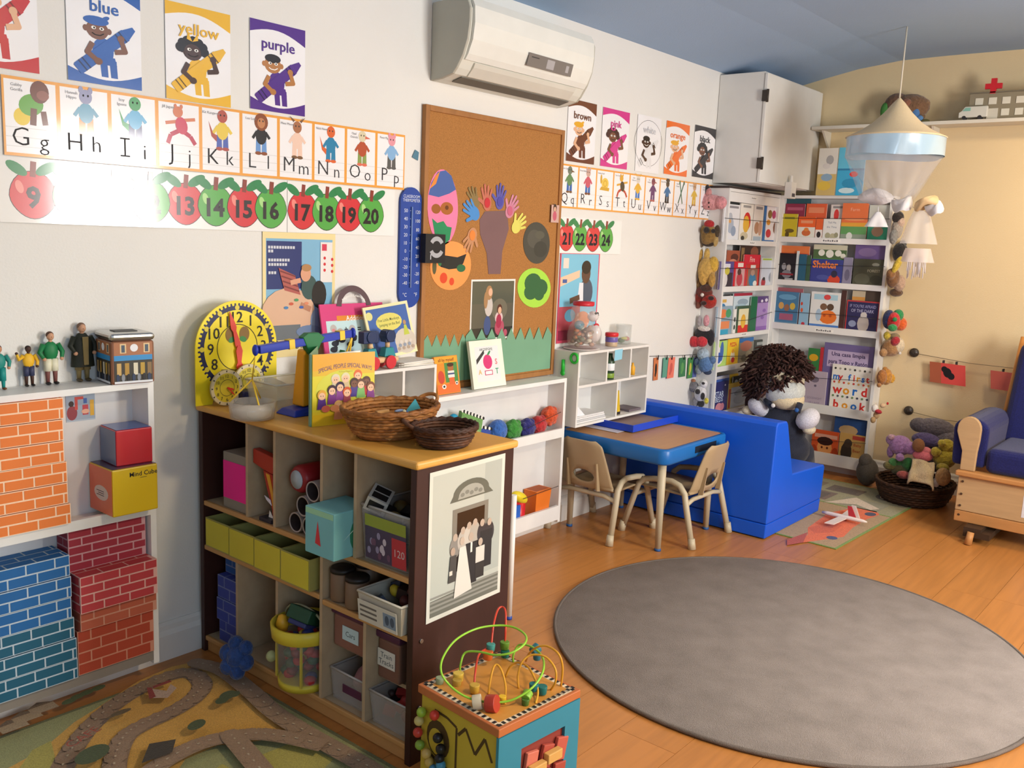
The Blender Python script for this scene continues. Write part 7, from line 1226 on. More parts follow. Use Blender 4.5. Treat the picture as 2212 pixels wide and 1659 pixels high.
puppet('cap_puppet', 'bright red, blue and green puppet with a yellow rim', PR, [(1920, 690, 16, 21, '#1e2c5c'), (1930, 694, 17, 20, '#c22a2e', -0.03), (1940, 681, 14, 13, '#1e8a4a', -0.04), (1947, 700, 15, 14, '#e0642a', -0.03), (1953, 698, 15, 17, '#e0c234', 0.0), (1928, 708, 12, 8, '#2a8a4c', -0.05), (1933, 690, 6, 5, '#1e8a4a', -0.09)], group=g2)
puppet('monkey_puppet', 'tan hand puppet with a cream face and red mouth', PR, [(1925, 752, 24, 18, '#a87e54'), (1938, 746, 19, 18, '#d8c8ac', -0.03), (1934, 737, 11, 11, '#a82430', -0.08, 0.5), (1948, 746, 4, 4, '#2a2624', -0.12), (1916, 725, 9, 9, '#c9b23a'), (1934, 727, 14, 8, '#8a7a58'), (1956, 752, 9, 8, '#b88a60'), (1908, 762, 10, 9, '#b08658'), (1938, 768, 11, 6, '#d0a878'), (1944, 763, 4, 3, '#e8e4e0', -0.1)], group=g2)
puppet('bear_puppet', 'amber bear puppet seen from behind', PR, [(1905, 815, 13, 17, '#a86c34'), (1928, 816, 20, 16, '#dca23a'), (1915, 814, 14, 18, '#c08434', -0.01), (1944, 822, 7, 6, '#dca840'), (1912, 798, 7, 6, '#b8803a'), (1899, 832, 6, 5, '#a87440')], group=g2)
puppet('rag_doll', 'small rag doll with a red bow hanging from the rack', PR, [(1890, 882, 9, 9, '#e4e0dc'), (1897, 889, 10, 5, '#b02a34', -0.02, 0.3), (1907, 876, 8, 5, '#dcbc98'), (1919, 871, 6, 6, '#c22a30'), (1926, 868, 5, 6, '#c22a30'), (1893, 897, 8, 8, '#d0ac80'), (1886, 907, 7, 7, '#b8986c')], group=g2, fur='cloth')
# ================================================================ BIG CLOTH DOLL
def doll():
    X0 = 5.2; c = X(1690, 930, X0); t = thing('cloth_doll', 'large cloth doll with brown curly hair and dark dungarees sitting behind the bench', 'doll', (c.x, c.y, 0.01)); k = (c-CAM).dot(CD)/FPX
    P = lambda u, v, dx=0.0: X(u, v, X0+dx)
    den = M('#252a3a', 0.85, 'cloth'); wh = M('#d4d4de', 0.85, 'cloth'); sk = M('#cfc5ac', 0.8, 'cloth'); m = MB()
    m.ell(P(1690, 925), (0.13, 50*k, 62*k), den); m.ell(P(1700, 968), (0.14, 48*k, 40*k), den); m.tube([P(1705, 975), X(1728, 985, 5.3)+V3((0, 0, 0.02)), X(1735, 1000, 5.42)], [0.09, 0.085, 0.07], den, 12)
    m.build('dungarees', t)
    hc = P(1680, 822); m = MB(); m.ell(hc, (0.15, 57*k, 60*k), sk); m.ell(P(1692, 842, -0.02), (0.135, 46*k, 36*k), M('#c9cfcc', 0.8, 'cloth')); m.build('head', t)
    MB().ell(P(1700, 862, -0.02), (0.12, 36*k, 24*k), M('#d9c9a6', 0.8, 'cloth')).build('collar_neck', t)
    for u, v, ru, rv, nm, hu, hv in ((1640, 880, 24, 21, 'sleeve', 1616, 886), (1745, 905, 23, 24, 'sleeve', 1748, 928)): MB().ell(P(u, v, -0.06), (0.075, ru*k*1.15, rv*k*0.85), wh, T=Matrix.Rotation(0.6 if u < 1700 else -0.75, 3, CD)).build('sleeve', t); MB().ell(P(hu, hv, -0.06), (0.05, 13*k, 10*k), sk).build('hand', t)
    MB().ell(P(1670, 876, -0.14), (0.008, 0.013, 0.013), WHITE).build('button', t); MB().ell(P(1721, 886, -0.13), (0.008, 0.013, 0.013), M('#2f63a8')).build('button', t)
    MB().tube([P(1655, 862, -0.1), P(1668, 880, -0.12)], 0.02, den, 8).tube([P(1728, 872, -0.09), P(1722, 890, -0.12)], 0.02, den, 8).build('straps', t)
    m = MB(); hm2 = [M('#3c2420', 0.8), M('#4a2e28', 0.8), M('#33201e', 0.8)]
    R_ = hc+V3((0, 0.004, 0.02))
    for i in range(1500):
        a = random.uniform(0, 2*pi); q = random.uniform(-0.95, 1); s_ = sqrt(max(0, 1-q*q)); d = V3((s_*cos(a), s_*sin(a), q))
        if d.z < -0.45-0.6*d.y: continue
        b = R_+V3((d.x*0.15, d.y*58*k, d.z*60*k)); e1 = b+d*0.022+V3((random.uniform(-.02, .02), random.uniform(-.02, .02), random.uniform(-.01, .02))); e2 = e1+d*0.012+V3((random.uniform(-.03, .03), random.uniform(-.03, .03), -0.02))
        m.tube([b-d*0.012, e1, e2], [0.008, 0.007, 0.004], hm2[i % 3], 4)
    m.ell(R_+V3((0.0, 0.02, 0.045)), (0.152, 56*k, 47*k), hm2[2], T=Matrix.Rotation(0.3, 3, CD)); m.ell(P(1632, 868, 0.05), (0.08, 22*k, 30*k), hm2[2])
    m.build('hair', t)
    MB().ell(V3((5.47, -0.5, 0.075)), (0.07, 0.06, 0.06), M('#8a3a2a', 0.8, 'cloth')).build('sock', t); MB().ell(V3((5.52, -0.46, 0.05)), (0.08, 0.065, 0.045), M('#a8643c', 0.6)).build('shoe', t)
doll()
# ================================================================ TAN WALL: LONG SHELF, TOYS, HOOKS, CARDS
SZ0, SZ1, SXF = 2.135, 2.155, 5.63
t = thing('long_shelf', 'long white shelf high on the tan wall carrying toys', 'shelf', (5.72, -1.5, SZ0)); sw = M('#d4cfc2', 0.5)
MB().box(SXF, XB-0.001, -2.9, -0.31, SZ0, SZ1, sw).build('board', t, bev=0.002)
for y in (-0.36, -1.0, -1.7, -2.4): MB().prism([(0, 0), (-0.13, 0), (0, -0.11)], (XB-0.0015, y, SZ0-0.0005), (1, 0, 0), (0, 0, 1), (0, -0.012, 0), sw).build('bracket', t)
def hospital():
    y0, y1, x0, x1 = X(2094, 220, 5.66).y, -1.62, 5.665, 5.775; z0 = SZ1+0.0005; z1 = X(2100, 203, 5.66).z; t = thing('toy_hospital', 'grey toy hospital building with a red cross on its roof', 'toy building', (5.72, (y0+y1)/2, z0)); gr = M('#857c68', 0.6)
    MB().box(x0, x1, y1, y0, z0, z1, gr).build('building', t); MB().box(x0-0.004, x1, y1-0.004, y0+0.004, z1+0.0005, z1+0.007, M('#6f6858', 0.6)).build('roof', t)
    for r in range(2):
        for i in range(6):
            y = y0-0.03-i*0.068; z = z0+0.018+r*0.062
            if r == 0 and i == 1: continue
            MB().box(x0-0.003, x0-0.0005, y-0.04, y, z, z+0.036, M('#d0ccbe', 0.4)).build('window', t)
    MB().box(x0-0.005, x0-0.0005, y0-0.15, y0-0.095, z0+0.001, z0+0.058, M('#c4c0b4', 0.4)).build('door', t)
    c = X(2146, 190, x0); rc = M('#c0232f', 0.45); c.z = z1+0.035; MB().box(x0-0.004, x0+0.012, c.y-0.014, c.y+0.014, c.z-0.038, c.z+0.042, rc).box(x0-0.004, x0+0.012, c.y-0.042, c.y-0.0141, c.z-0.013, c.z+0.015, rc).box(x0-0.004, x0+0.012, c.y+0.0141, c.y+0.042, c.z-0.013, c.z+0.015, rc).build('red_cross', t)
    ya = X(2072, 245, 5.645).y; yb2 = ya-0.145; t = thing('toy_ambulance', 'white toy ambulance parked before the toy hospital', 'toy car', (5.648, (ya+yb2)/2, z0)); wh = M('#c9c9c0', 0.4)
    MB().prism([(0, 0), (0.145, 0), (0.145, 0.058), (0.03, 0.058), (0.012, 0.034), (0.0, 0.028)], (5.634, ya, z0+0.012), (0, -1, 0), (0, 0, 1), (0.026, 0, 0), wh).build('van_body', t, bev=0.003); MB().prism([(0.018, 0.034), (0.034, 0.052), (0.06, 0.052), (0.06, 0.034)], (5.6335, ya, z0+0.012), (0, -1, 0), (0, 0, 1), (-0.0005, 0, 0), M('#7fb0a4', 0.2)).build('windscreen', t)
    for q in (0.03, 0.11): MB().cyl((5.632, ya-q, z0+0.0105), (5.664, ya-q, z0+0.0105), 0.0105, 0.0105, INK, 12).build('wheel', t)
hospital()
puppet('plush_bear', 'brown plush bear lying on the long shelf behind the canopy tip', (0, 5.71), [(1965, 232, 42, 28, '#7a5a40'), (1938, 224, 26, 22, '#6a4c38'), (1958, 222, 10, 9, '#8a5a44', -0.06), (1992, 225, 17, 13, '#8a6a4c'), (1940, 212, 8, 8, '#5a4232'), (1978, 252, 20, 12, '#75583c')], 'plush toy')
puppet('green_toy', 'bright green toy on the long shelf left of the canopy tip', (0, 5.69), [(1911, 240, 9, 18, '#3f7a3a'), (1917, 228, 7, 7, '#4a8a44')], 'toy', fur='plain')
puppet('blue_toy', 'small blue toy on the long shelf right of the canopy tip', (0, 5.68), [(1978, 240, 10, 17, '#4a74a8'), (1986, 256, 8, 7, '#5a84b4'), (1998, 262, 10, 5, '#6a6440')], 'toy', fur='plain')
hk = M('#3a3430', 0.35)
for i, (u, v, e, lab) in enumerate(((1974, 762, (2230, 800), 'upper string across the tan wall with a round dark hook'), (1962, 887, (2120, 918), 'lower string across the tan wall with a round dark hook'))):
    p = X(u, v, XB-0.012); t = thing('hook_line', lab, 'string', p, 'strings on the tan wall'); MB().lathe([(0.0, 0), (0.028, 0.002), (0.026, 0.012), (0.008, 0.02), (0, 0.02)], (XB-0.001, p.y, p.z), hk, 18, T=Matrix.Rotation(-pi/2, 3, 'Y')).build('hook', t); MB().cyl((XB-0.021, p.y, p.z), (XB-0.034, p.y, p.z-0.004), 0.005, 0.005, hk, 8).build('peg', t)
    b = X(e[0], e[1], XB-0.03); MB().tube([(XB-0.03, p.y, p.z), ((XB-0.03), (p.y+b.y)/2, (p.z+b.z)/2-0.012), b], 0.0016, M('#6a5f50'), 5).build('cord', t)
def hung(u0, u1, v0, v1, cols, lab, dark=False):
    a, b = X(u0, v0, XB-0.045), X(u1, v1, XB-0.045); w_, h_ = a.y-b.y, a.z-X(u0, v1, XB-0.045).z; s = Sheet((XB-0.045, a.y, a.z-h_), (-0.12, -1, 0), (0, 0.12, 1), w_, h_, (-1, 0.12, 0), base=M(cols[0], 0.6)); s.sc = w_
    if len(cols) > 1: s.rect(0, 0, 0.32, h_/w_, M(cols[1], 0.6))
    if dark: s.el(.5, h_/w_*.55, .12, .14, BLACK); s.el(.42, h_/w_*.7, .09, .09, BLACK); s.el(.6, h_/w_*.4, .1, .1, BLACK)
    one('string_card', s.mb, lab, 'card', 'cards on the tan wall string'); m = MB(); [m.box(XB-0.052, XB-0.028, a.y-w_*f-0.004, a.y-w_*f+0.004, a.z-0.014, a.z+0.014, INK) for f in (0.3, 0.65)]; one('clip', m, 'pair of tiny dark pegs holding the '+lab.split(' on ')[0], 'peg')
hung(2014, 2090, 781, 825, ('#cf4a44', '#a85a3e'), 'red folded card with a black figure on the tan wall', True)
hung(2145, 2215, 800, 840, ('#d06a60',), 'coral card half behind the glider chair on the tan wall')
# ================================================================ CANOPY MOBILE
def canopy():
    c = V3((4.97, -1.035, 0)); t = thing('canopy_mobile', 'hanging cream cone canopy with a shiny blue band, clear netting and paper shells', 'mobile', (c.x, c.y, 1.35)); cr = M('#e3cda6', 0.8, 'cloth', scale=600.0)
    MB().tube([(c.x, c.y, 2.185), (c.x, c.y, HC-0.001)], 0.004, M('#cfc8b8', 0.8), 6).build('hanging_cord', t)
    pr = [(0.006, 2.19), (0.03, 2.165), (0.07, 2.115), (0.12, 2.065), (0.175, 2.028), (0.222, 2.004), (0.245, 1.994)]
    m = MB(); m.open_lathe(pr+[(0.243, 1.99), (0.22, 1.999), (0.17, 2.022), (0.11, 2.06)], c, cr, 40); m.build('cone_top', t)
    def wavy(r0, r1, z0, z1, mat, n=60, amp=0.0, k=9, nm='band', rows=1, dc=(0, 0)):
        vs = []; fs = []
        for i in range(rows+1):
            f = i/rows; r = r0+(r1-r0)*f; z = z0+(z1-z0)*f
            for j in range(n): a = 2*pi*j/n; q = r+amp*(0.4+f)*sin(k*a+1.3*sin(2*a)+2*f); vs.append(V3((c.x+dc[0]*f+q*cos(a), c.y+dc[1]*f+q*sin(a), z+0.006*sin(3*a)*f)))
        for i in range(rows):
            for j in range(n): fs.append((i*n+j, i*n+(j+1) % n, (i+1)*n+(j+1) % n, (i+1)*n+j))
        MB().add(vs, fs, mat, True).build(nm, t)
    wavy(0.240, 0.236, 1.992, 1.895, M('#a3bfd4', 0.2, 'gloss', 0.7), amp=0.004, nm='satin_band', rows=3)
    wavy(0.236, 0.06, 1.894, 1.66, M('#d6d6dc', 0.35, 'clear', a=0.2), amp=0.012, k=11, nm='netting', rows=8, dc=(0.02, -0.03)); wavy(0.225, 0.11, 1.89, 1.69, M('#dcdce2', 0.35, 'clear', a=0.16), amp=0.015, k=8, nm='netting', rows=6, dc=(0, 0.02))
    gz = M('#e6e0dc', 0.8, 'clear', a=0.38); d = X(1992, 470, 4.97)
    def cone(p, r0, r1, h, mat, nm, fl=5, amp=0.01):
        vs = []; n = 30; rows = 4
        for i in range(rows+1):
            f = i/rows; r = r0+(r1-r0)*f**0.8
            for j in range(n): a = 2*pi*j/n; q = r+amp*f*sin(fl*a+f); vs.append(V3((p.x+q*cos(a), p.y+q*sin(a), p.z-h*f)))
        MB().add(vs, [(i*n+j, i*n+(j+1) % n, (i+1)*n+(j+1) % n, (i+1)*n+j) for i in range(rows) for j in range(n)], mat, True).build(nm, t)
    q = X(1990, 455, 4.97); cone(q, 0.035, 0.085, q.z-X(1990, 527, 4.97).z, gz, 'gauze_dress'); cone(V3((q.x, q.y-0.005, q.z-0.19)), 0.06, 0.075, 0.07, M('#e0d2cc', 0.7, 'clear', a=0.6), 'gauze_dress')
    m = MB(); sr = random.Random(3)
    for i in range(22): a = sr.uniform(0, 6.3); r = sr.uniform(0.02, 0.055); x, y = q.x+r*cos(a), q.y+r*sin(a); l = sr.uniform(0.03, 0.1); m.tube([(x, y, q.z-0.24), (x+sr.uniform(-.006, .006), y+sr.uniform(-.006, .006), q.z-0.25-l)], 0.0025, M('#dcd6d8', 0.5), 4)
    m.build('ribbon_fringe', t, kind='stuff')
    MB().tube([(c.x, c.y-0.02, 1.69), q], 0.002, M('#cfc8c0'), 5).build('thread', t)
    def shell(u, v, ru, rv, rot, col, nm='paper_shell'):
        p = X(u, v, 4.93); k = (p-CAM).dot(CD)/FPX; T = Matrix.Rotation(rot, 3, CD); n = 18; vs = [T @ V3((0.0, 0, rv*k*0.6))]+[T @ V3((0.02*sin(3*a)+0.02, ru*k*cos(a), rv*k*(sin(a) if sin(a) > 0 else 0.55*sin(a))+0.0)) for a in (2*pi*i/n for i in range(n))]
        m = MB(); m.add([p+x for x in vs], [(0, 1+i, 1+(i+1) % n) for i in range(n)], M(col, 0.6), True); o = m.build(nm, t); s_ = o.modifiers.new('thick', 'SOLIDIFY'); s_.thickness = 0.003
    shell(1888, 428, 38, 22, 0.15, '#dcdade'); shell(1943, 440, 20, 28, 0.9, '#d8d6da'); shell(2000, 444, 26, 18, -0.5, '#d8b98c'); shell(2014, 450, 18, 22, 0.6, '#e0dde0')
    p = X(1897, 458, 4.93); cone(p, 0.012, 0.052, p.z-X(1897, 486, 4.93).z+0.01, M('#d9d8dc', 0.6), 'paper_skirt', 3, 0.012)
    MB().tube([X(1897, 446, 4.93), p], 0.0025, M('#d9d8dc'), 5).build('thread', t); MB().tube([(c.x, c.y+0.13, 1.72), X(1888, 424, 4.93)], 0.0015, M('#d9d8dc'), 5).build('thread', t)
canopy()
# ================================================================ FLOOR MATS AND RUGS
def rug():
    c = V3((3.10, -1.43, 0)); n = 90; r = 0.835; t = thing('round_rug', 'large round grey woven rug on the wood floor', 'rug', (c.x, c.y, 0.0005)); gm = M('#8c837e', 0.95, 'carpet')
    MB().lathe([(0.0, 0.0005), (r, 0.0005), (r+0.004, 0.005), (r-0.002, 0.011), (0.0, 0.012)], c, gm, n).build('pile', t, origin=(c.x, c.y, 0.0005))
    MB().tube([(c.x+(r+0.001)*cos(a), c.y+(r+0.001)*sin(a), 0.0075) for a in (2*pi*i/n for i in range(n))], 0.0068, M('#6f6660', 0.95, 'carpet'), 6, closed=True).build('bound_edge', t)
rug()
def mats():
    a = F(1806, 1186, 0.004); U = V3((1.0, -0.038, 0)).normalized(); Vv = V3((0.038, 1.0, 0)).normalized(); g = lambda c: M(c, 0.85, 'cloth')
    for i, (off, L, lab) in enumerate(((0.0, 0.745, 'picture mat with an orange aeroplane by the blue bench'), (0.75, 0.53, 'olive picture mat with panels before the right book rack'))):
        o = V3((a.x, a.y, 0.0008))+U*off; s = Sheet(o, U, Vv, L, 1.0, (0, 0, 1), base=g('#6f8a3a'), th=0.0035, eps=1e-4); s.rect(0.012, 0.012, L-0.012 if i else L, 0.988, g('#a2855e' if i == 0 else '#8f8a68'))
        def fp(u, v): p = F(u, v, 0.004)-o; return (p.dot(U), p.dot(Vv))
        if i == 0:
            s.poly([fp(*q) for q in ((1745, 1140), (1790, 1108), (1850, 1096), (1893, 1105), (1900, 1112), (1872, 1122), (1842, 1140), (1822, 1160), (1792, 1164), (1735, 1172), (1728, 1166), (1745, 1155))], g('#d9602a')); s.poly([fp(*q) for q in ((1745, 1140), (1790, 1130), (1820, 1135), (1800, 1150), (1760, 1152))], g('#c8501f'))
            p = fp(1880, 1111); s.el(p[0], p[1], 0.04, 0.028, g('#2c3050')); p = fp(1797, 1162); s.el(p[0], p[1], 0.03, 0.026, g('#2c3a6a'))
            s.poly([fp(*q) for q in ((1700, 1166), (1745, 1150), (1735, 1172), (1700, 1178))], g('#a83a2a')); s.poly([fp(*q) for q in ((1780, 1085), (1850, 1075), (1900, 1100), (1880, 1102), (1850, 1090))], g('#c9b8a4'))
        else:
            s.rect(0.03, 0.1, 0.22, 0.34, g('#86846c')); p = fp(1925, 1077); s.ring(p[0], p[1], 0.06, 0.085, g('#4f4438')); s.el(p[0], p[1], 0.06, 0.06, g('#c9b88a')); s.rect(0.3, 0.012, 0.5, 0.14, g('#4a6a2c'))
            for x0, y0, x1, y1, c in ((0.05, 0.4, 0.24, 0.66, '#6a5346'), (0.28, 0.3, 0.42, 0.5, '#5a4a3c'), (0.3, 0.54, 0.44, 0.76, '#77684c'), (0.06, 0.72, 0.24, 0.9, '#b0a184')): s.rect(x0, y0, x1, y1, g(c)); s.rect(x0+0.02, y0+0.03, x1-0.03, y1-0.04, g('#4f3f36' if c != '#b0a184' else '#8f8266'))
        one('picture_mat', s.mb, lab, 'mat', 'picture mats')
mats()
def plane():
    z = 0.02; A, B = F(1776, 1106, z+0.01), F(1873, 1128, z+0.01); d = (B-A).normalized(); n = V3((-d.y, d.x, 0)); L = (B-A).length; c = M('#dccfc6', 0.5); t = thing('toy_airplane', 'small cream toy airplane lying on the orange mat', 'toy', (A+B)/2-V3((0, 0, 0.024)))
    MB().tube([A, A+d*0.03, A+d*L*0.6, B-d*0.02, B], [0.006, 0.011, 0.012, 0.009, 0.003], c, 10).build('fuselage', t)
    m = A+d*L*0.42+V3((0, 0, -0.006)); MB().prism([(0, -0.17), (0.045, -0.16), (0.055, 0), (0.045, 0.16), (0, 0.17), (0.012, 0)], m-d*0.02, d, n, (0, 0, 0.004), c).build('wings', t)
    MB().prism([(0, 0), (0.04, 0), (0.012, 0.055), (-0.01, 0.055)], A+d*0.14+V3((0, 0, 0.008))+n*0.0, d, (0, 0, 1), n*0.004, M('#b8343a', 0.5)).build('red_fin', t); MB().prism([(0, 0), (0.045, 0), (0.018, 0.06), (-0.004, 0.06)], A+d*0.15+V3((0, 0, 0.008))+n*0.012, d, (0, 0, 1), n*0.004, c).build('white_fin', t)
plane()
def road_carpet():
    g = lambda c: M(c, 0.9, 'cloth', scale=260.0); z = 0.006; x0, x1, y0, y1 = -0.2, 1.565, -2.3, -0.125; s = Sheet((x0, y0, 0.0008), (1, 0, 0), (0, 1, 0), x1-x0, y1-y0, (0, 0, 1), base=g('#6a6a40'), th=0.0045, eps=1e-4)
    s.rect(0.0, 0, x1-x0-0.012, y1-y0-0.012, g('#9a9c68'))
    def f(u, v): p = F(u, v, z); return (p.x-x0, p.y-y0)
    PP = lambda pts, c: s.poly([f(*q) for q in pts], g(c))
    sand, road, green = '#d3a248', '#957a60', '#b0a650'
    PP(((-60, 1700), (90, 1620), (160, 1560), (200, 1535), (300, 1470), (370, 1440), (440, 1425), (520, 1470), (600, 1540), (640, 1580), (560, 1600), (470, 1610), (400, 1640), (380, 1670), (180, 1700)), sand)
    PP(((540, 1640), (640, 1600), (720, 1640), (640, 1720), (520, 1720)), green); PP(((420, 1690), (480, 1650), (540, 1680), (500, 1760), (400, 1760)), green); PP(((20, 1690), (70, 1620), (110, 1600), (120, 1640), (80, 1720)), green)
    def spl(pts, k=7):
        o = []
        for i in range(len(pts)-1):
            p0, p1, p2, p3 = pts[max(i-1, 0)], pts[i], pts[i+1], pts[min(i+2, len(pts)-1)]
            for j in range(k):
                t_ = j/k; o.append(tuple(0.5*(2*p1[a]+(p2[a]-p0[a])*t_+(2*p0[a]-5*p1[a]+4*p2[a]-p3[a])*t_*t_+(3*p1[a]-p0[a]-3*p2[a]+p3[a])*t_**3) for a in (0, 1)))
        return o+[pts[-1]]
    def rd(pts, wd=0.062):
        pl = spl([f(*q) for q in pts]); s.line(pl, wd, g(road)); [s.el(p[0], p[1], wd/2, wd/2, g(road), n=8) for p in pl[::3]]
        L = [pl[i] for i in range(len(pl))]
        for i in range(0, len(L)-2, 2): s.line([L[i], ((L[i][0]+L[i+1][0])/2, (L[i][1]+L[i+1][1])/2)], 0.005, g('#b9a88c'))
    rd(((120, 1690), (150, 1630), (190, 1575), (245, 1525), (300, 1490), (360, 1463), (410, 1455), (437, 1478), (420, 1508), (370, 1540), (310, 1568), (270, 1595), (250, 1640), (245, 1690)))
    rd(((425, 1440), (480, 1455), (540, 1500), (590, 1545), (650, 1585), (720, 1625), (790, 1665), (840, 1700))); rd(((300, 1700), (370, 1650), (450, 1615), (540, 1600), (610, 1605), (700, 1625))); rd(((500, 1605), (530, 1640), (570, 1690), (600, 1740)))
    for u, v in ((150, 1533), (168, 1523), (188, 1514), (213, 1504)): p = f(u, v); s.el(p[0], p[1], 0.022, 0.014, g('#4a5a2c'), 0.2)
    p0 = f(328, 1503); s.poly([(p0[0]-0.03, p0[1]-0.06), (p0[0]-0.008, p0[1]), (p0[0]+0.02, p0[1]-0.05), (p0[0]+0.05, p0[1]-0.02), (p0[0]+0.05, p0[1]-0.055), (p0[0], p0[1]-0.09)], g('#b9a08c')); s.poly([(p0[0]-0.04, p0[1]-0.06), (p0[0]-0.02, p0[1]-0.06), (p0[0], p0[1]), (p0[0]-0.01, p0[1]+0.01)], g('#8a2f26')); s.poly([(p0[0]+0.06, p0[1]+0.005), (p0[0]+0.005, p0[1]+0.004), (p0[0], p0[1]-0.01), (p0[0]+0.06, p0[1]-0.01)], g('#8a2f26'))
    for (u, v), r in (((492, 1520), 0.03), ((480, 1531), 0.024), ((507, 1518), 0.02), ((425, 1585), 0.03), ((200, 1650), 0.05)): p = f(u, v); s.el(p[0], p[1], r, r*0.7, g('#44502c'), 0.4)
    p = f(262, 1558); s.el(p[0], p[1], 0.03, 0.012, g('#5f4d2c')); s.el(p[0]-0.03, p[1]-0.004, 0.014, 0.006, g('#5f4d2c')); p = f(180, 1612); s.text('CAFE', p[0], p[1], 0.045, g('#a04a34'), 0, rot=0.3); p = f(340, 1640); s.poly([(p[0]-0.06, p[1]-0.03), (p[0], p[1]+0.04), (p[0]+0.06, p[1]+0.01), (p[0]+0.02, p[1]-0.04)], g('#3a3226'))
    for a, b in (((30, 1590), '#a89070'), ((60, 1570), '#a89070'), ((95, 1550), '#a58f74')): p = f(*a); s.rect(p[0]-0.035, p[1]-0.02, p[0]+0.035, p[1]+0.02, g(b)); s.poly([(p[0]-0.04, p[1]+0.02), (p[0], p[1]+0.045), (p[0]+0.04, p[1]+0.02)], g('#6f5a44'))
    one('road_carpet', s.mb, 'play carpet printed with sandy roads in front of the brick rack', 'rug')
road_carpet()
# ================================================================ BEAD MAZE CUBE
def bead_cube():
    zt = 0.316; q = [F(1080, 1581, zt), F(1249, 1490, zt), F(1080, 1404, zt), F(907, 1475, zt)]; c = (q[0]+q[1]+q[2]+q[3])/4; sd = sum((q[i]-q[(i+1) % 4]).length for i in range(4))/8
    ang = math.atan2(q[1].y-q[0].y, q[1].x-q[0].x)*0.5+(math.atan2(q[3].y-q[0].y, q[3].x-q[0].x)-pi/2)*0.5; Rz = Matrix.Translation((c.x, c.y, 0)) @ Matrix.Rotation(ang, 4, 'Z'); R3_ = Rz.to_3x3(); t = thing('bead_maze_cube', 'wooden activity cube with looping bead wires on its chequered top', 'toy', (c.x, c.y, 0)); L = sd
    tn2 = M('#c68a3c', 0.45, 'wood', st=(3, 14, 14), lo=0.92, hi=1.05); yl = M('#b9a034', 0.5); te = M('#2f7f96', 0.5); og = M('#b5683a', 0.45)
    MB().box(-L+0.008, L-0.008, -L+0.008, L-0.008, 0.0, zt-0.022, yl, T=Rz).build('body', t); MB().box(-L, L, -L, L, zt-0.0215, zt, og, T=Rz).build('top_rim', t, bev=0.002)
    s = Sheet(Rz @ V3((-L, -L, zt)), R3_ @ V3((1, 0, 0)), R3_ @ V3((0, 1, 0)), 2*L, 2*L, (0, 0, 1), base=None); w_ = 2*L; e = 0.009; s.rect(e, e, w_-e, w_-e, M('#e0cdb0', 0.5)); s.rect(e+0.014, e+0.014, w_-e-0.014, w_-e-0.014, tn2); n = 31; st = (w_-2*e)/n
    for i in range(0, n, 2):
        a, b = e+i*st, e+(i+1)*st; [s.rect(*r, BLACK) for r in ((a, e+0.001, b, e+0.012), (a, w_-e-0.012, b, w_-e-0.001), (e+0.001, a, e+0.012, b), (w_-e-0.012, a, w_-e-0.001, b))]
    s.mb.build('chequered_top', t)
    # teal front with a window, yellow side with bead track and zigzag groove
    h0 = zt-0.022; m = MB(); B = lambda x0, x1, z0, z1, mat: m.box(x0, x1, -L-0.001, -L+0.0075, z0, z1, mat, T=Rz)
    wx0, wx1, wz0, wz1 = -L*0.46, L*0.62, 0.09, 0.24
    B(-L+0.001, wx0, 0, h0-0.0005, te); B(wx1, L-0.001, 0, h0-0.0005, te); B(wx0, wx1, 0, wz0, te); B(wx0, wx1, wz1, h0-0.0005, te); m.build('teal_panel', t)
    MB().box(wx0, wx1, -L+0.0076, -L+0.0079, wz0, wz1, M('#8a3a30', 0.6), T=Rz).build('window_back', t)
    rs = random.Random(5)
    for i in range(3):
        for j in range(2): x = wx0+0.012+i*(wx1-wx0)/3; z = wz0+0.005+j*0.068; MB().box(x, x+0.04, -L-0.004, -L+0.006, z, z+0.058, M(('#b9584a', '#c9705c', '#a84a3c')[(i+j) % 3], 0.5), T=Rz @ Matrix.Translation((x, 0, z)) @ Matrix.Rotation(rs.uniform(-.3, .3), 4, 'Y') @ Matrix.Translation((-x, 0, -z))).build('turning_tile', t, bev=0.002)
    for i, x in enumerate((wx0+0.02, wx0+0.075)): MB().box(x, x+0.05, -L-0.022, -L-0.0045, wz0+0.075+0.012*i, wz0+0.1+0.012*i, M('#d0a05a', 0.5), T=Rz).build('wooden_paddle', t, bev=0.002)
    s = Sheet(Rz @ V3((-L+0.0078, L, 0)), R3_ @ V3((0, -1, 0)), (0, 0, 1), 2*L, h0, (-1, 0.0, 0), base=None); gv = M('#4a3516', 0.7); W2 = 2*L
    s.line([(W2*.5, .239), (W2*.59, .266), (W2*.71, .215), (W2*.82, .268), (W2*.91, .22)], 0.008, gv); s.line([(W2*.2, .268), (W2*.36, .266), (W2*.48, .255), (W2*.48, .05)], 0.007, gv); s.el(W2*.25, h0*.67, 0.042, 0.048, gv); s.el(W2*.23, h0*.64, 0.028, 0.034, yl); s.line([(W2*.1, .15), (W2*.44, .13)], 0.008, gv); s.el(W2*.66, h0*.25, 0.03, 0.03, gv); s.mb.build('carved_side', t)
    bc_ = (('#8aa838', .08, .86), ('#b9382c', .25, .9), ('#c0b070', .05, .77), ('#b83a30', .04, .66), ('#7a9a3a', .07, .56), ('#c0a05a', .16, .52), ('#b99a50', .2, .46), ('#3f7fa0', .26, .42), ('#1c1a1c', .3, .72), ('#1c1a1c', .34, .64), ('#1c1a1c', .33, .55), ('#3f86a8', .35, .5))
    for col, a, b in bc_: p = Rz @ V3((-L-0.006, L-W2*a, h0*b)); MB().ell(p, 0.0125, M(col, 0.35), nu=12, nv=8).build('bead', t)
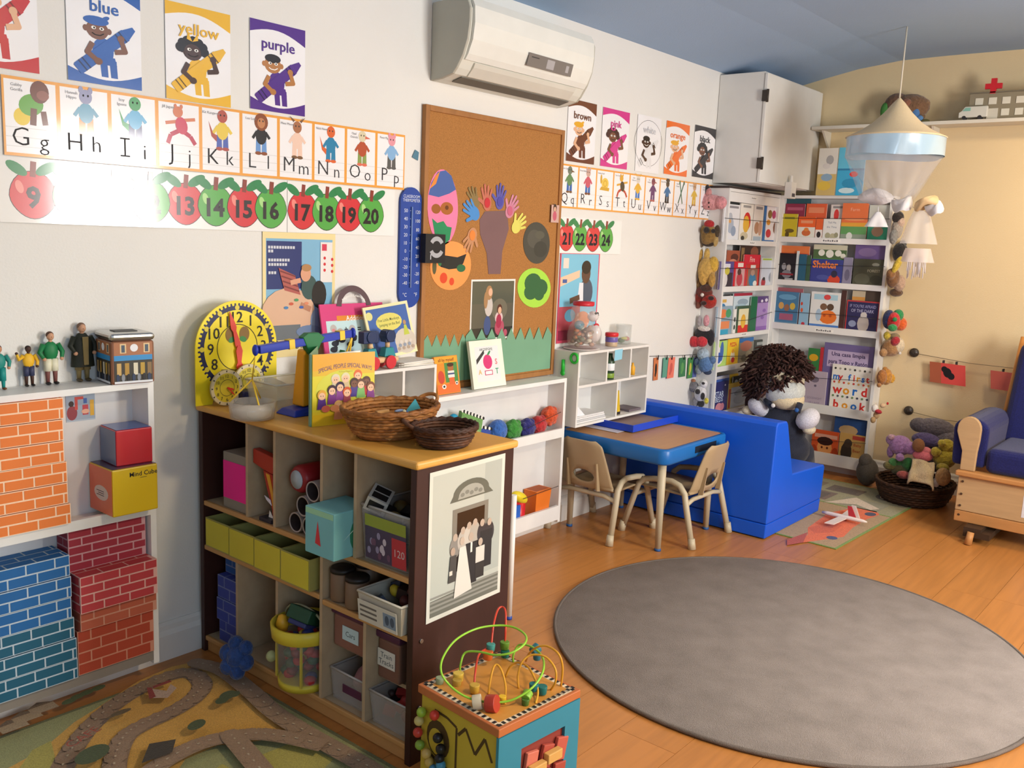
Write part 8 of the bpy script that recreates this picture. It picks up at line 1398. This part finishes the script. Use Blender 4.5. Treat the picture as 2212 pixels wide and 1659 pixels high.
    def wire(pts, col, nm='wire'):
        P = [F(u, v, zt+h) for u, v, h in pts]; o = []
        for i in range(len(P)-1):
            p0, p1, p2, p3 = P[max(i-1, 0)], P[i], P[i+1], P[min(i+2, len(P)-1)]
            for j in range(6): k = j/6; o.append((p1*2+(p2-p0)*k+(p0*2-p1*5+p2*4-p3)*k*k+(p1*3-p0-p2*3+p3)*k**3)*0.5)
        o.append(P[-1]); MB().tube(o, 0.0028, M(col, 0.3), 7).build(nm, t)
    wire(((993, 1459, 0), (995, 1435, .03), (1005, 1410, .055), (1035, 1408, .068), (1070, 1415, .075), (1105, 1410, .085), (1132, 1392, .094), (1136, 1374, .098), (1115, 1357, .1), (1080, 1351, .1), (1030, 1358, .1), (985, 1382, .097), (957, 1420, .086), (953, 1452, .066), (970, 1479, .042), (1000, 1502, .025), (1040, 1515, .015), (1090, 1516, .015), (1125, 1503, .028), (1155, 1480, .045), (1173, 1450, .06), (1172, 1420, .065), (1150, 1398, .06), (1122, 1393, .045), (1109, 1415, .02), (1109, 1430, 0)), '#8fc83a')
    wire(((1024, 1487, 0), (1027, 1450, .03), (1034, 1415, .05), (1050, 1402, .04), (1060, 1397, .045), (1066, 1350, .09), (1075, 1318, .115), (1085, 1311, .12), (1092, 1322, .112), (1092, 1360, .075), (1090, 1400, .025), (1089, 1420, 0)), '#c8432f')
    wire(((1055, 1500, 0), (1059, 1470, .03), (1066, 1442, .055), (1074, 1436, .06), (1084, 1450, .05), (1092, 1482, .025), (1091, 1522, 0)), '#d59a2e'); wire(((1092, 1462, 0), (1102, 1440, .03), (1118, 1431, .045), (1140, 1440, .05), (1156, 1468, .035), (1162, 1495, .015), (1157, 1520, 0)), '#d59a2e')
    wire(((1120, 1487, 0), (1119, 1458, .03), (1128, 1430, .06), (1148, 1415, .075), (1178, 1419, .078), (1199, 1444, .06), (1200, 1472, .03), (1190, 1490, 0)), '#d59a2e'); wire(((1136, 1428, 0.01), (1143, 1412, .05), (1160, 1398, .08), (1182, 1396, .09), (1206, 1412, .085), (1215, 1440, .055), (1212, 1482, 0)), '#d59a2e')
    def bead(u, v, h, r, col, kind, ax=(0, 0, 1)):
        p = F(u, v, zt+h); m = MB(); d = V3(ax).normalized()
        if kind == 'c': m.cyl(p-d*r*0.8, p+d*r*0.8, r*0.85, r, M(col, 0.4), 10)
        else: m.cyl(p-d*r*0.6, p+d*r*0.6, r, r, M(col, 0.4), 16)
        m.build('bead', t, bev=0.0015)
    for b in ((1060, 1398, .045, .012, '#3f8f88', 'c'), (1054, 1415, .03, .014, '#c8652e', 'c'), (1090, 1394, .035, .013, '#5f8a2e', 'c'), (1091, 1412, .015, .012, '#1f6a5a', 'c'), (990, 1462, .012, .014, '#d0b048', 'c'), (987, 1475, .006, .012, '#b0903c', 'c'), (1025, 1487, .013, .013, '#c09a3a', 'c'), (1031, 1517, .013, .018, '#c9bfa8', 'd', (0.6, -0.7, 0.2)), (1063, 1520, .016, .021, '#a8382a', 'd', (0.3, -0.9, 0.2)), (1085, 1510, .012, .01, '#e0b52e', 'c'), (1138, 1503, .018, .013, '#7fb03a', 'c', (1, 0.4, 0.3)), (1135, 1516, .008, .01, '#4a6a2a', 'c'), (1153, 1484, .022, .012, '#1f6f74', 'c'), (1171, 1490, .013, .013, '#1c6a66', 'c'), (1156, 1403, .05, .014, '#2f7080', 'c', (1, -0.2, 0.5)), (1160, 1418, .035, .011, '#2a6474', 'c'), (950, 1470, .008, .011, '#8a9a7a', 'c')): bead(*b)
bead_cube()
# ================================================================ BASKET OF SOFT TOYS
def toy_basket():
    c = V3((5.47, -1.185, 0.006)); basket(c, 0.238, 0.205, 0.19, 0.165, 0.105, '#4a3020', '#38241a', 'dark wicker floor basket heaped with plush toys', 8, 30, (), 0.03)
    B_ = (0, 5.43)
    puppet('plush_toy', 'purple plush toy lying in the floor basket', B_, [(1945, 962, 24, 22, '#a880b8'), (1966, 968, 16, 14, '#a078b0', -0.02), (1926, 950, 12, 12, '#b08cc0'), (1925, 944, 7, 6, '#c9a4b4', -0.03), (1924, 975, 8, 14, '#9a74ac'), (1944, 988, 9, 9, '#a880b8', -0.05)], 'plush toy', 'plush toys in the floor basket')
    puppet('plush_toy', 'green plush toy under the purple one in the basket', B_, [(1938, 1005, 18, 14, '#3f8044', 0.0), (1962, 1003, 13, 15, '#367a3c', -0.02), (1928, 1000, 9, 11, '#4a8a4c', -0.03)], 'plush toy', 'plush toys in the floor basket')
    puppet('plush_toy', 'large grey plush animal behind the others in the basket', (0, 5.6), [(2020, 925, 42, 22, '#625c62'), (1986, 918, 20, 16, '#5a5458'), (2045, 948, 26, 22, '#6a646c'), (2000, 950, 30, 16, '#5a4f7c', -0.04), (2040, 965, 26, 12, '#54496a'), (2020, 990, 34, 30, '#5c565c')], 'plush toy', 'plush toys in the floor basket')
    puppet('plush_toy', 'yellow plush toy at the right of the floor basket', B_, [(2040, 990, 24, 22, '#b0a030'), (2022, 976, 11, 11, '#b8a838', -0.04), (2045, 964, 17, 16, '#b5a534'), (2034, 957, 8, 8, '#bcae40', -0.04), (2036, 1012, 14, 12, '#a8983a', -0.04)], 'plush toy', 'plush toys in the floor basket')
    puppet('baby_doll', 'brown faced baby doll with a pink bonnet in the floor basket', B_, [(1984, 962, 13, 15, '#8a5f3c', -0.08), (1993, 985, 21, 12, '#d0707c', -0.04), (2000, 975, 12, 10, '#d47a84', -0.03)], 'doll', fur='cloth')
    puppet('plush_toy', 'tan plush toy at the front rim of the basket', (0, 5.32), [(2037, 1030, 16, 20, '#b08a54'), (2022, 1042, 8, 11, '#c9bcb0')], 'plush toy', 'plush toys in the floor basket')
    puppet('plush_toy', 'red plush toy low in the basket', (0, 5.36), [(1952, 1026, 15, 9, '#b05a54'), (1922, 1006, 14, 10, '#75703f', 0.04), (1945, 1016, 22, 12, '#5c5a38', 0.05)], 'plush toy', 'plush toys in the floor basket')
    def pt(u, v, x): return X(u, v, x)
    A, B_2, C_, D_ = pt(1970, 992, 5.38), pt(2020, 1000, 5.36), pt(2012, 1048, 5.25), pt(1964, 1034, 5.26); n = 9; vs = []
    for i in range(n+1):
        for j in range(n+1):
            a, b = i/n, j/n; p = (A*(1-b)+B_2*b)*(1-a)+(D_*(1-b)+C_*b)*a; f = 0.014*sin(9*a+5*b)+0.01*sin(4*a-11*b)
            vs.append(p+V3((-0.8, -0.3, 0.5))*f+V3((0, 0.02*sin(6*b)*a, -0.035*a*(1-sin(3.1*b)))))
    cm_ = M('#cdbb98', 0.85, 'cloth'); o = one('cream_cloth', MB().add(vs, [(i*(n+1)+j, i*(n+1)+j+1, (i+1)*(n+1)+j+1, (i+1)*(n+1)+j) for i in range(n) for j in range(n)], cm_, True), 'folded cream cloth on top of the toys in the floor basket', 'cloth'); sd = o.modifiers.new('thick', 'SOLIDIFY'); sd.thickness = 0.01
    p = X(1898, 975, 5.6); one('grey_bag', MB().ell((5.60, -0.87, 0.085), (0.07, 0.065, 0.085), M('#4f4a44', 0.8, 'cloth')).ell((5.58, -0.86, 0.15), (0.04, 0.04, 0.05), M('#57524c', 0.8, 'cloth')), 'dark grey cloth bundle between the rack and the basket', 'bag')
toy_basket()
# ================================================================ GLIDER CHAIR
def glider():
    xf, yl = 4.945, -1.53; t = thing('glider_chair', 'oak glider chair with navy blue cushions at the picture edge', 'armchair', (5.35, -1.9, 0)); ok = M('#b8986f', 0.45, 'wood', st=(14, 1.6, 14), lo=0.88, hi=1.06); ok2 = M('#b8834e', 0.45, 'wood', st=(14, 1.6, 14), lo=0.9, hi=1.06); nv = M('#151a56', 0.95, 'cloth'); yr = -2.25
    MB().box(xf, xf+0.02, yr, yl, 0.135, 0.315, ok).build('front_panel', t, bev=0.003); MB().box(xf-0.004, xf+0.02, yr, yl, 0.078, 0.133, ok2).build('bottom_rail', t, bev=0.004); MB().box(xf-0.03, xf+0.05, yr, yl+0.012, 0.3165, 0.342, ok2).build('seat_rail', t, bev=0.006)
    MB().box(xf+0.021, 5.62, yl-0.02, yl-0.002, 0.1, 0.315, ok2).build('side_panel', t, bev=0.003)
    for z in (0.112, 0.16, 0.22, 0.285): MB().cyl((xf-0.0055, yl-0.022, z), (xf-0.0005, yl-0.022, z), 0.006, 0.006, M('#4a3424', 0.5), 8).build('screw_hole', t)
    n = 10; yb_ = yl; yl = yl+0.03
    pl = [(yl-0.098, 0.343), (yl-0.03, 0.343), (yl-0.03, 0.44), (yl-0.012, 0.49), (yl+0.003, 0.535)]+[(yl-0.052+0.055*cos(pi*i/n), 0.555+0.062*sin(pi*i/n)) for i in range(n+1)]+[(yl-0.106, 0.5), (yl-0.1, 0.44)]
    MB().prism(pl, (xf+0.0, 0, 0), (0, 1, 0), (0, 0, 1), (0.025, 0, 0), ok).build('arm_front', t, bev=0.004)
    m = MB(); ap = [(yl+0.02, 0.36), (yl+0.026, 0.5)]+[(yl-0.055+0.083*cos(pi*i/n), 0.545+0.062*sin(pi*i/n)) for i in range(n+1)]+[(yl-0.135, 0.36)]; m.prism(ap, (xf+0.026, 0, 0), (0, 1, 0), (0, 0, 1), (0.5, 0, 0), nv); m.build('arm_cushion', t, bev=0.02, seg=3)
    yl = yb_
    MB().box(xf+0.01, 5.5, yr, yl-0.108, 0.343, 0.47, nv).build('seat_cushion', t, bev=0.035, seg=4)
    m = MB(); m.hexa([V3(p) for p in ((5.36, yr, 0.4), (5.36, yl-0.075, 0.4), (5.5, yl-0.075, 0.4), (5.5, yr, 0.4), (5.5, yr, 0.97), (5.5, yl-0.095, 0.97), (5.63, yl-0.095, 0.97), (5.63, yr, 0.97))], nv); m.build('back_cushion', t, bev=0.05, seg=4)
    MB().tube([(5.46, yl-0.058, 0.35), (5.62, yl-0.09, 0.985)], 0.018, M('#c98a4a', 0.45), 10).build('back_post', t)
    MB().box(4.86, 5.6, -1.72, -1.60, 0.03, 0.06, M('#3a2a1e', 0.5)).build('runner', t); MB().box(4.86, 5.6, -2.2, -2.1, 0.03, 0.06, M('#3a2a1e', 0.5)).build('runner', t)
    MB().cyl((4.825, -1.635, 0.0), (4.84, -1.64, 0.062), 0.018, 0.016, ok2, 12).build('foot', t); MB().cyl((5.55, -1.635, 0.0), (5.55, -1.635, 0.03), 0.02, 0.02, ok2, 12).build('foot', t)
    MB().box(4.86, 5.0, -1.68, -1.6, 0.0605, 0.0775, M('#3a2a1e', 0.5)).build('glide_arm', t)
    s = Sheet((xf-0.0006, -1.83, 0.16), (0, -1, 0), (0, 0, 1), 0.12, 0.11, (-1, 0, 0), base=M('#d4d4da', 0.5), th=0.0005); s.el(0.05, 0.05, 0.02, 0.022, BLACK); s.el(0.065, 0.07, 0.015, 0.012, BLACK); s.el(0.04, 0.03, 0.012, 0.014, BLACK); s.mb.build('paper_label', t)
glider()
for o_ in list(bpy.data.objects):
    if 'wl' in o_: del o_['wl']
